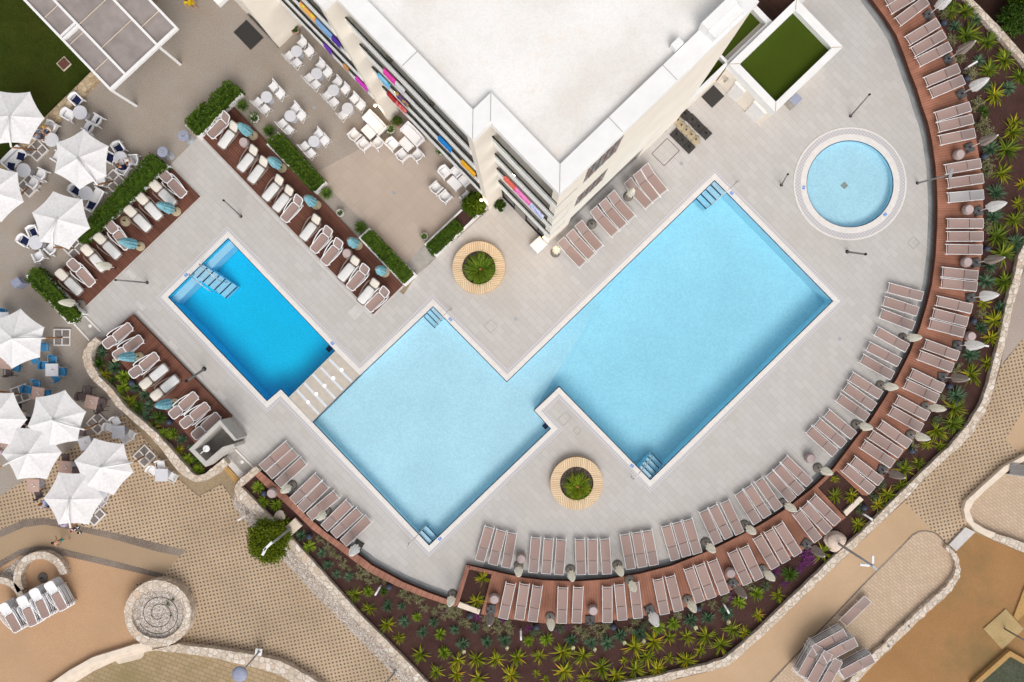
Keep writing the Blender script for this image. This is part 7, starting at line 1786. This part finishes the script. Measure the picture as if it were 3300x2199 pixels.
    # clipped balls
    p = P(*w(1095,350), 1.0); p.z = .45
    leafball(61, .24, 1500, .06, 1.0, 8, mat='bushy', name='topiary', label='small clipped ball in a terracotta pot at the foot of the stepped facade', cat='topiary', loc=p)
    q = thing('plant_pot', 'tall terracotta pot holding the small clipped ball', 'pot', (p.x, p.y, 0)); MB().lathe([(.17, 0), (.26, .3), (.25, .55), (.21, .55), (.2, .48)], n=24, closed_bottom=True).build('pot', M['potbrown'], q, True)
    p = P(*T(1500,400)(437,1020), .8); p.z = 0
    leafball(62, .30, 2200, .06, 1.0, 8, mat='bushy', name='topiary', label='clipped green ball beside the glass door at the hotel corner', cat='topiary', loc=p, lift=.25)
    p = P(*T(1500,400)(110,1020), 1.1); p.z = .35
    leafball(63, .62, 6500, .10, .8, 9, mat='hedge', name='bush', label='bushy green shrub in the planter at the hotel corner', cat='bush', loc=p)
    p = P(*Kk(445,1350), 1.2); p.z = 0
    leafball(64, 1.10, 18000, .10, .82, 12, mat='ball', name='ball_bush', label='big ball-shaped olive green bush beside the rubble wall', cat='bush', loc=p, lift=.1)
    p = P(*T(2700,0)(2260,230), .9); p.z = 0
    leafball(65, .78, 6500, .13, .7, 10, mat='bushy', name='bush', label='bright green bush in the dark soil at the top right corner', cat='bush', loc=p)
    p = P(*T(2700,0)(2330,-60), .9); p.z = 0
    leafball(66, .7, 4000, .13, .7, 10, mat='hedge', name='bush', label='dark bush cut by the top edge at the top right corner', cat='bush', loc=p)
    # palms / grass inside the round benches
    def crown(loc, seed, rad, n, m, lab, wl):
        q = thing('bench_plant', lab, 'plant', loc)
        b = blades(n, seed, wl, .55, 1.08, .9, 5, 85, 4, .35); b.v = [(x * rad, y * rad, z * rad * .9 + .1) for x, y, z in b.v]; b.build('foliage', M[m], q)
        MB().tube([(0, 0, 0), (0, 0, .25)], [.12, .08], 8).build('trunk', M['wood'], q)
    p = P(*T(1400,700,2.24)(328,372), .8); p.z = .2; crown(p, 71, .92, 620, 'grassy2', 'full grassy palm plant inside the round bench below the hotel corner', .055)
    p = P(*T(1700,1500)(640,285), .7); p.z = .2; crown(p, 72, .76, 620, 'grassy3', 'grassy tuft with yellow tips inside the round bench below the pools', .055)
    # weeds in the round stone planter
    for x, y, s, lab in ((558,1932,.2,'dark green weed in the round stone planter, upper right'),(541,1947,.2,'dark green weed in the round stone planter, nearer its middle'),(551,1984,.13,'small brown weed in the round stone planter')):
        p = P(x, y, .65); o = shrub(int(x)).build('weed', M['silver2'], label=lab, cat='weed', loc=p); o.scale = (s, s, s)
    # lawn blades that break up the flat green
    r = random.Random(77); mb = MB(); lp = [(0,522),(122,398),(291,234),(330,190),(300,-20),(-20,-20)]
    def inside(x, y):
        c = False
        for i in range(len(lp)):
            (x1, y1), (x2, y2) = lp[i], lp[i - 1]
            if (y1 > y) != (y2 > y) and x < (x2 - x1) * (y - y1) / (y2 - y1) + x1: c = not c
        return c
    k = 0
    while k < 9000:
        x, y = r.uniform(-10, 335), r.uniform(-15, 525)
        if not inside(x, y): continue
        k += 1; p = P(x, y, .05); a = r.uniform(0, 6.28); d = Vector((math.cos(a), math.sin(a), 0)); s_ = Vector((-d.y, d.x, 0)) * .012
        mb.add([p - s_, p + s_, p + d * .05 + Vector((0, 0, .07))], [(0, 1, 2)])
    tag(mb.build('grass', M['lawnblade']), 'short green grass of the lawn in the top left corner', 'grass', kind='stuff')
M['grassy2'] = leafy('palm_blade', [(0.1, (0.045, 0.09, 0.006)), (0.5, (0.11, 0.18, 0.012)), (1.0, (0.22, 0.30, 0.03))])
M['grassy3'] = leafy('tuft_blade', [(0.1, (0.055, 0.11, 0.006)), (0.5, (0.13, 0.21, 0.010)), (0.9, (0.26, 0.30, 0.02)), (1.0, (0.45, 0.36, 0.02))])
M['lawnblade'] = leafy('lawn_blade', [(0.1, (0.02, 0.035, 0.006)), (0.6, (0.05, 0.07, 0.012)), (1.0, (0.12, 0.12, 0.03))])
plants()

# ------------------------------------------------------------------ people
def person(label, loc, rz, pose, skin, hair, top, bottom, hairlen=.0, scale=1.0):
    """one continuous skinned body; clothes and hair are children. Faces +x."""
    sit = pose == 'sit'
    hip = .50 if sit else .92
    J = {}; E_ = []; Rr = {}
    def j(n, p, r, par=None):
        J[n] = (Vector(p), r); 
        if par: E_.append((par, n))
    lean = .05 if sit else .10
    j('pelvis', (0, 0, hip), .125); j('waist', (lean * .3, 0, hip + .18), .115, 'pelvis'); j('chest', (lean, 0, hip + .36), .135, 'waist'); j('neck0', (lean * 1.2, 0, hip + .50), .07, 'chest'); j('neck', (lean * 1.4 + .01, 0, hip + .565), .052, 'neck0'); j('head', (lean * 1.5 + .03, 0, hip + .68), .092, 'neck'); j('crown', (lean * 1.5 + .03, 0, hip + .77), .078, 'head'); j('nose', (lean * 1.5 + .135, 0, hip + .675), .014, 'head')
    ph = {'walk': (.28, -.28), 'stand': (.03, -.03), 'sit': (0, 0)}[pose]
    for s, nm, f in ((1, 'l', ph[0]), (-1, 'r', ph[1])):
        y = s * .10
        if sit: pts = [(.06, y, hip - .01, .085), (.42, y * 1.3, hip + .02, .062), (.46, y * 1.3, .09, .042), (.58, y * 1.3, .045, .034)]
        else: pts = [(0, y, hip - .07, .09), (f * .55, y, hip * .53, .062), (f * .9 - .03 - (.10 if f < 0 else 0), y, .09 + (.08 if f < -.1 else 0), .042), (f * .9 + .12 - (.08 if f < 0 else 0), y * 1.15, .04 + (.02 if f < -.1 else 0), .034)]
        pr = 'pelvis'
        for k, (x, yy, z, r) in enumerate(pts): j(nm + 'leg%d' % k, (x, yy, z), r, pr); pr = nm + 'leg%d' % k
        sh = (lean * 1.05, s * .19, hip + .46)
        if sit: el, wr = (lean + .10, s * .26, hip + .20), (lean + .32, s * .16, hip + .24)
        else: el, wr = (lean - .3 * f - .02, s * .25, hip + .20), (lean + .10 - f * .6, s * .27, hip - .01)
        j(nm + 'sh', sh, .058, 'chest'); j(nm + 'el', el, .042, nm + 'sh'); j(nm + 'wr', wr, .028, nm + 'el')
        d = (Vector(wr) - Vector(el)).normalized(); pal = Vector(wr) + d * .075
        j(nm + 'palm', pal, .030, nm + 'wr')
        sd = d.cross(Vector((0, 1, 0)) if abs(d.y) < .8 else Vector((0, 0, 1))).normalized(); dn = d.cross(sd)
        for q in range(4):
            o = sd * (.024 * (q - 1.5)); ln = (.062, .074, .07, .055)[q]
            j(nm + 'f%d' % q, pal + o + d * .03, .0095, nm + 'palm'); j(nm + 'g%d' % q, pal + o * 1.15 + d * (.03 + ln * .55) + dn * .008, .0088, nm + 'f%d' % q); j(nm + 'h%d' % q, pal + o * 1.15 + d * (.03 + ln) + dn * .028, .0078, nm + 'g%d' % q)
        j(nm + 't0', Vector(wr) + d * .035 + sd * .042, .011, nm + 'palm'); j(nm + 't1', Vector(wr) + d * .075 + sd * .062 + dn * .012, .009, nm + 't0')
    names = list(J); me = bpy.data.meshes.new('body')
    me.from_pydata([tuple(J[n][0]) for n in names], [(names.index(a), names.index(b)) for a, b in E_], [])
    ob = bpy.data.objects.new('body', me); C.objects.link(ob)
    sk = ob.modifiers.new('skin', 'SKIN'); sk.use_smooth_shade = True
    for i, n in enumerate(names):
        v = me.skin_vertices[0].data[i]; v.radius = (J[n][1], J[n][1] * (1.0 if 'leg' in n or 'f' in n[1:2] else .95)); v.use_root = n == 'pelvis'
    for n, k in (('chest', (1.0, 1.25)), ('waist', (.95, 1.15)), ('pelvis', (1.0, 1.2))): me.skin_vertices[0].data[names.index(n)].radius = (J[n][1] * k[0], J[n][1] * k[1])
    sb = ob.modifiers.new('sub', 'SUBSURF'); sb.levels = 1; sb.render_levels = 1
    dg = bpy.context.evaluated_depsgraph_get(); dg.update(); m2 = bpy.data.meshes.new_from_object(ob.evaluated_get(dg)); bpy.data.objects.remove(ob)
    m2.materials.clear(); m2.materials.append(skin)
    body = bpy.data.objects.new('person', m2); C.objects.link(body); body.location = loc; body.rotation_euler = (0, 0, rz); body.scale = (scale,) * 3
    tag(body, label, 'person')
    for p in m2.polygons: p.use_smooth = True
    # clothes: the body's own faces, pushed a little outwards
    def cloth(name, test, m, off):
        vs = [v.co + v.normal * off for v in m2.vertices]; keep = [tuple(p.vertices) for p in m2.polygons if test(p.center)]
        used = sorted({i for f in keep for i in f}); mp = {i: k for k, i in enumerate(used)}
        x = MB(); x.add([vs[i] for i in used], [tuple(mp[i] for i in f) for f in keep]); return x.build(name, m, body, True)
    hz = hip
    if top is not None: cloth('shirt', lambda c: hz - .02 < c.z < hz + .50 and abs(c.y) < .27 and c.x < lean + .2 and not (abs(c.y) > .235 and c.z < hz + .28), top, .012)
    if sit: cloth('trousers', lambda c: (hz - .14 < c.z < hz + .14 and c.x < .40 and abs(c.y) < .2) and not c.z > hz + .10, bottom, .012)
    else: cloth('trunks', lambda c: hz - .30 < c.z < hz + .06 and abs(c.y) < .19, bottom, .016)
    hc = J['head'][0]
    h_ = MB(); vs = []; n = 12
    for i in range(7):
        t = R(i * 17.0)
        for k in range(n):
            a = 2 * math.pi * k / n; back = .5 - .5 * math.cos(a)
            tt = t * (.62 + .38 * back)
            vs.append((hc.x - .008 + .112 * math.sin(tt) * math.cos(a), .102 * math.sin(tt) * math.sin(a), hc.z + .04 + .105 * math.cos(tt) - (hairlen * back * (i / 6) ** 2)))
    h_.add(vs, [(i * n + k, (i + 1) * n + k, (i + 1) * n + (k + 1) % n, i * n + (k + 1) % n) for i in range(6) for k in range(n)]); h_.build('hair', hair, body, True)
    f_ = MB()
    for s in (-1, 1): f_.lathe([(0.0, -.008), (.011, -.004), (.011, .004), (0, .008)], (hc.x + .088, s * .034, hc.z + .02), 8)
    f_.build('eyes', M['dark'], body); MB().box((hc.x + .09, 0, hc.z - .045), (.012, .045, .009)).build('mouth', M['rose'], body)
    f_ = MB()
    for s in (-1, 1): f_.lathe([(.0, -.03), (.014, -.015), (.016, .01), (.0, .03)], (hc.x - .005, s * .098, hc.z + .005), 8)
    f_.build('ears', skin, body, True)
    return body
def people():
    def hairm(n, c): return plain('hair_' + n, c, .7, 0, .2, 20.0)
    def clo(n, c): return plain('cloth_' + n, c, .9, 0, .12, 10.0)
    c, i_, e = T(0, 300), T(0, 1450), T(500, 0)
    hb, hd, hg = hairm('blond', (.55, .34, .12)), hairm('dark', (.03, .02, .015)), hairm('white', (.62, .60, .58))
    def at(t, u, v, z): p = P(*t(u, v), z); p.z = 0; return p
    person('seated person with long blond hair and pale top at the table by the rubble wall', at(c, 632, 440, .6), R(-120), 'sit', M['skin'], hb, clo('pale', (.62, .50, .42)), clo('denim', (.06, .14, .26)), .16)
    person('seated person with dark hair in a grey T-shirt by the rubble wall', at(c, 490, 540, .6), R(-15), 'sit', M['skin'], hd, clo('grey', (.26, .26, .30)), clo('darkgrey', (.09, .09, .11)))
    person('seated person in a dark navy shirt facing the table by the longest hedge', at(c, 1555, 960, .6), R(95), 'sit', M['skin'], hairm('brown', (.16, .08, .04)), clo('navy', (.012, .014, .06)), clo('grey2', (.2, .2, .22)))
    person('seated person with white hair and pale clothes beside the longest hedge', at(c, 1690, 880, .6), R(170), 'sit', M['skin'], hg, clo('silver', (.45, .46, .52)), clo('slate', (.10, .11, .11)))
    person('seated person with long red-brown hair half under the lowest big parasol', at(i_, 548, 665, .7), R(-35), 'sit', M['skin'], hairm('red', (.30, .11, .03)), clo('blue_white', (.42, .48, .68)), clo('navy2', (.02, .03, .09)), .2)
    person('child in turquoise swimming trunks walking barefoot along the tan path', at(i_, 775, 1150, .5), R(165), 'walk', M['skin'], hd, None, clo('turquoise', (.03, .30, .27)), .0, .74)
    person('person in a yellow dress at the top edge beside the pergola', at(e, 425, 20, 1.0), R(-60), 'stand', M['skin'], hd, clo('yellow', (.72, .50, .01)), clo('yellow2', (.72, .50, .01)), .1)
    person('seated person with dark hair in a pale top at the left frame edge', at(T(0,1150), 30, 1215, .6), R(120), 'sit', M['skin'], hd, clo('mauve', (.45, .36, .40)), clo('dark', (.04, .04, .05)))
    # sandals and bags by the path
    cl = clo('bag', (.42, .36, .46)); p = at(i_, 815, 935, .1); q = thing('beach_bag', 'grey and pink beach bag under the lowest big parasol', 'bag', p, .4)
    MB().lathe([(.16, 0), (.20, .12), (.17, .28), (.10, .33)], n=14, closed_bottom=True).build('body', cl, q, True); MB().tube([(-.1, 0, .3), (0, 0, .5), (.1, 0, .3)], .012, 6).build('handle', M['dark'], q)
    shoe = lambda nm, cc, L: [(lambda q: (MB().bev((0, 0, .02), (.26, .10, .04), .012).build('sole', clo(nm, cc), q), MB().box((.04, 0, .05), (.05, .10, .02)).build('strap', M['frame'], q)))(thing('sandal', lab, 'sandal', at(i_, u, v, .05), a, 'sandals beside the path')) for u, v, a, lab in L]
    shoe('navy_sandal', (.02, .03, .06), [(940,1005,-.9,'dark sandal below the mast end of the lowest big parasol'),(980,975,-.8,'dark sandal right of its pair by the lowest parasol')]); shoe('red_sandal', (.30, .03, .05), [(905,1020,.9,'red sandal by the end of the parasol arm')]); shoe('black_sandal', (.03, .02, .02), [(1050,935,.2,'black and white sandal right of the parasol tip'),(1000,1050,.2,'black and white sandal on the cobble band')])
people()
for m_ in bpy.data.materials: m_.use_backface_culling = False
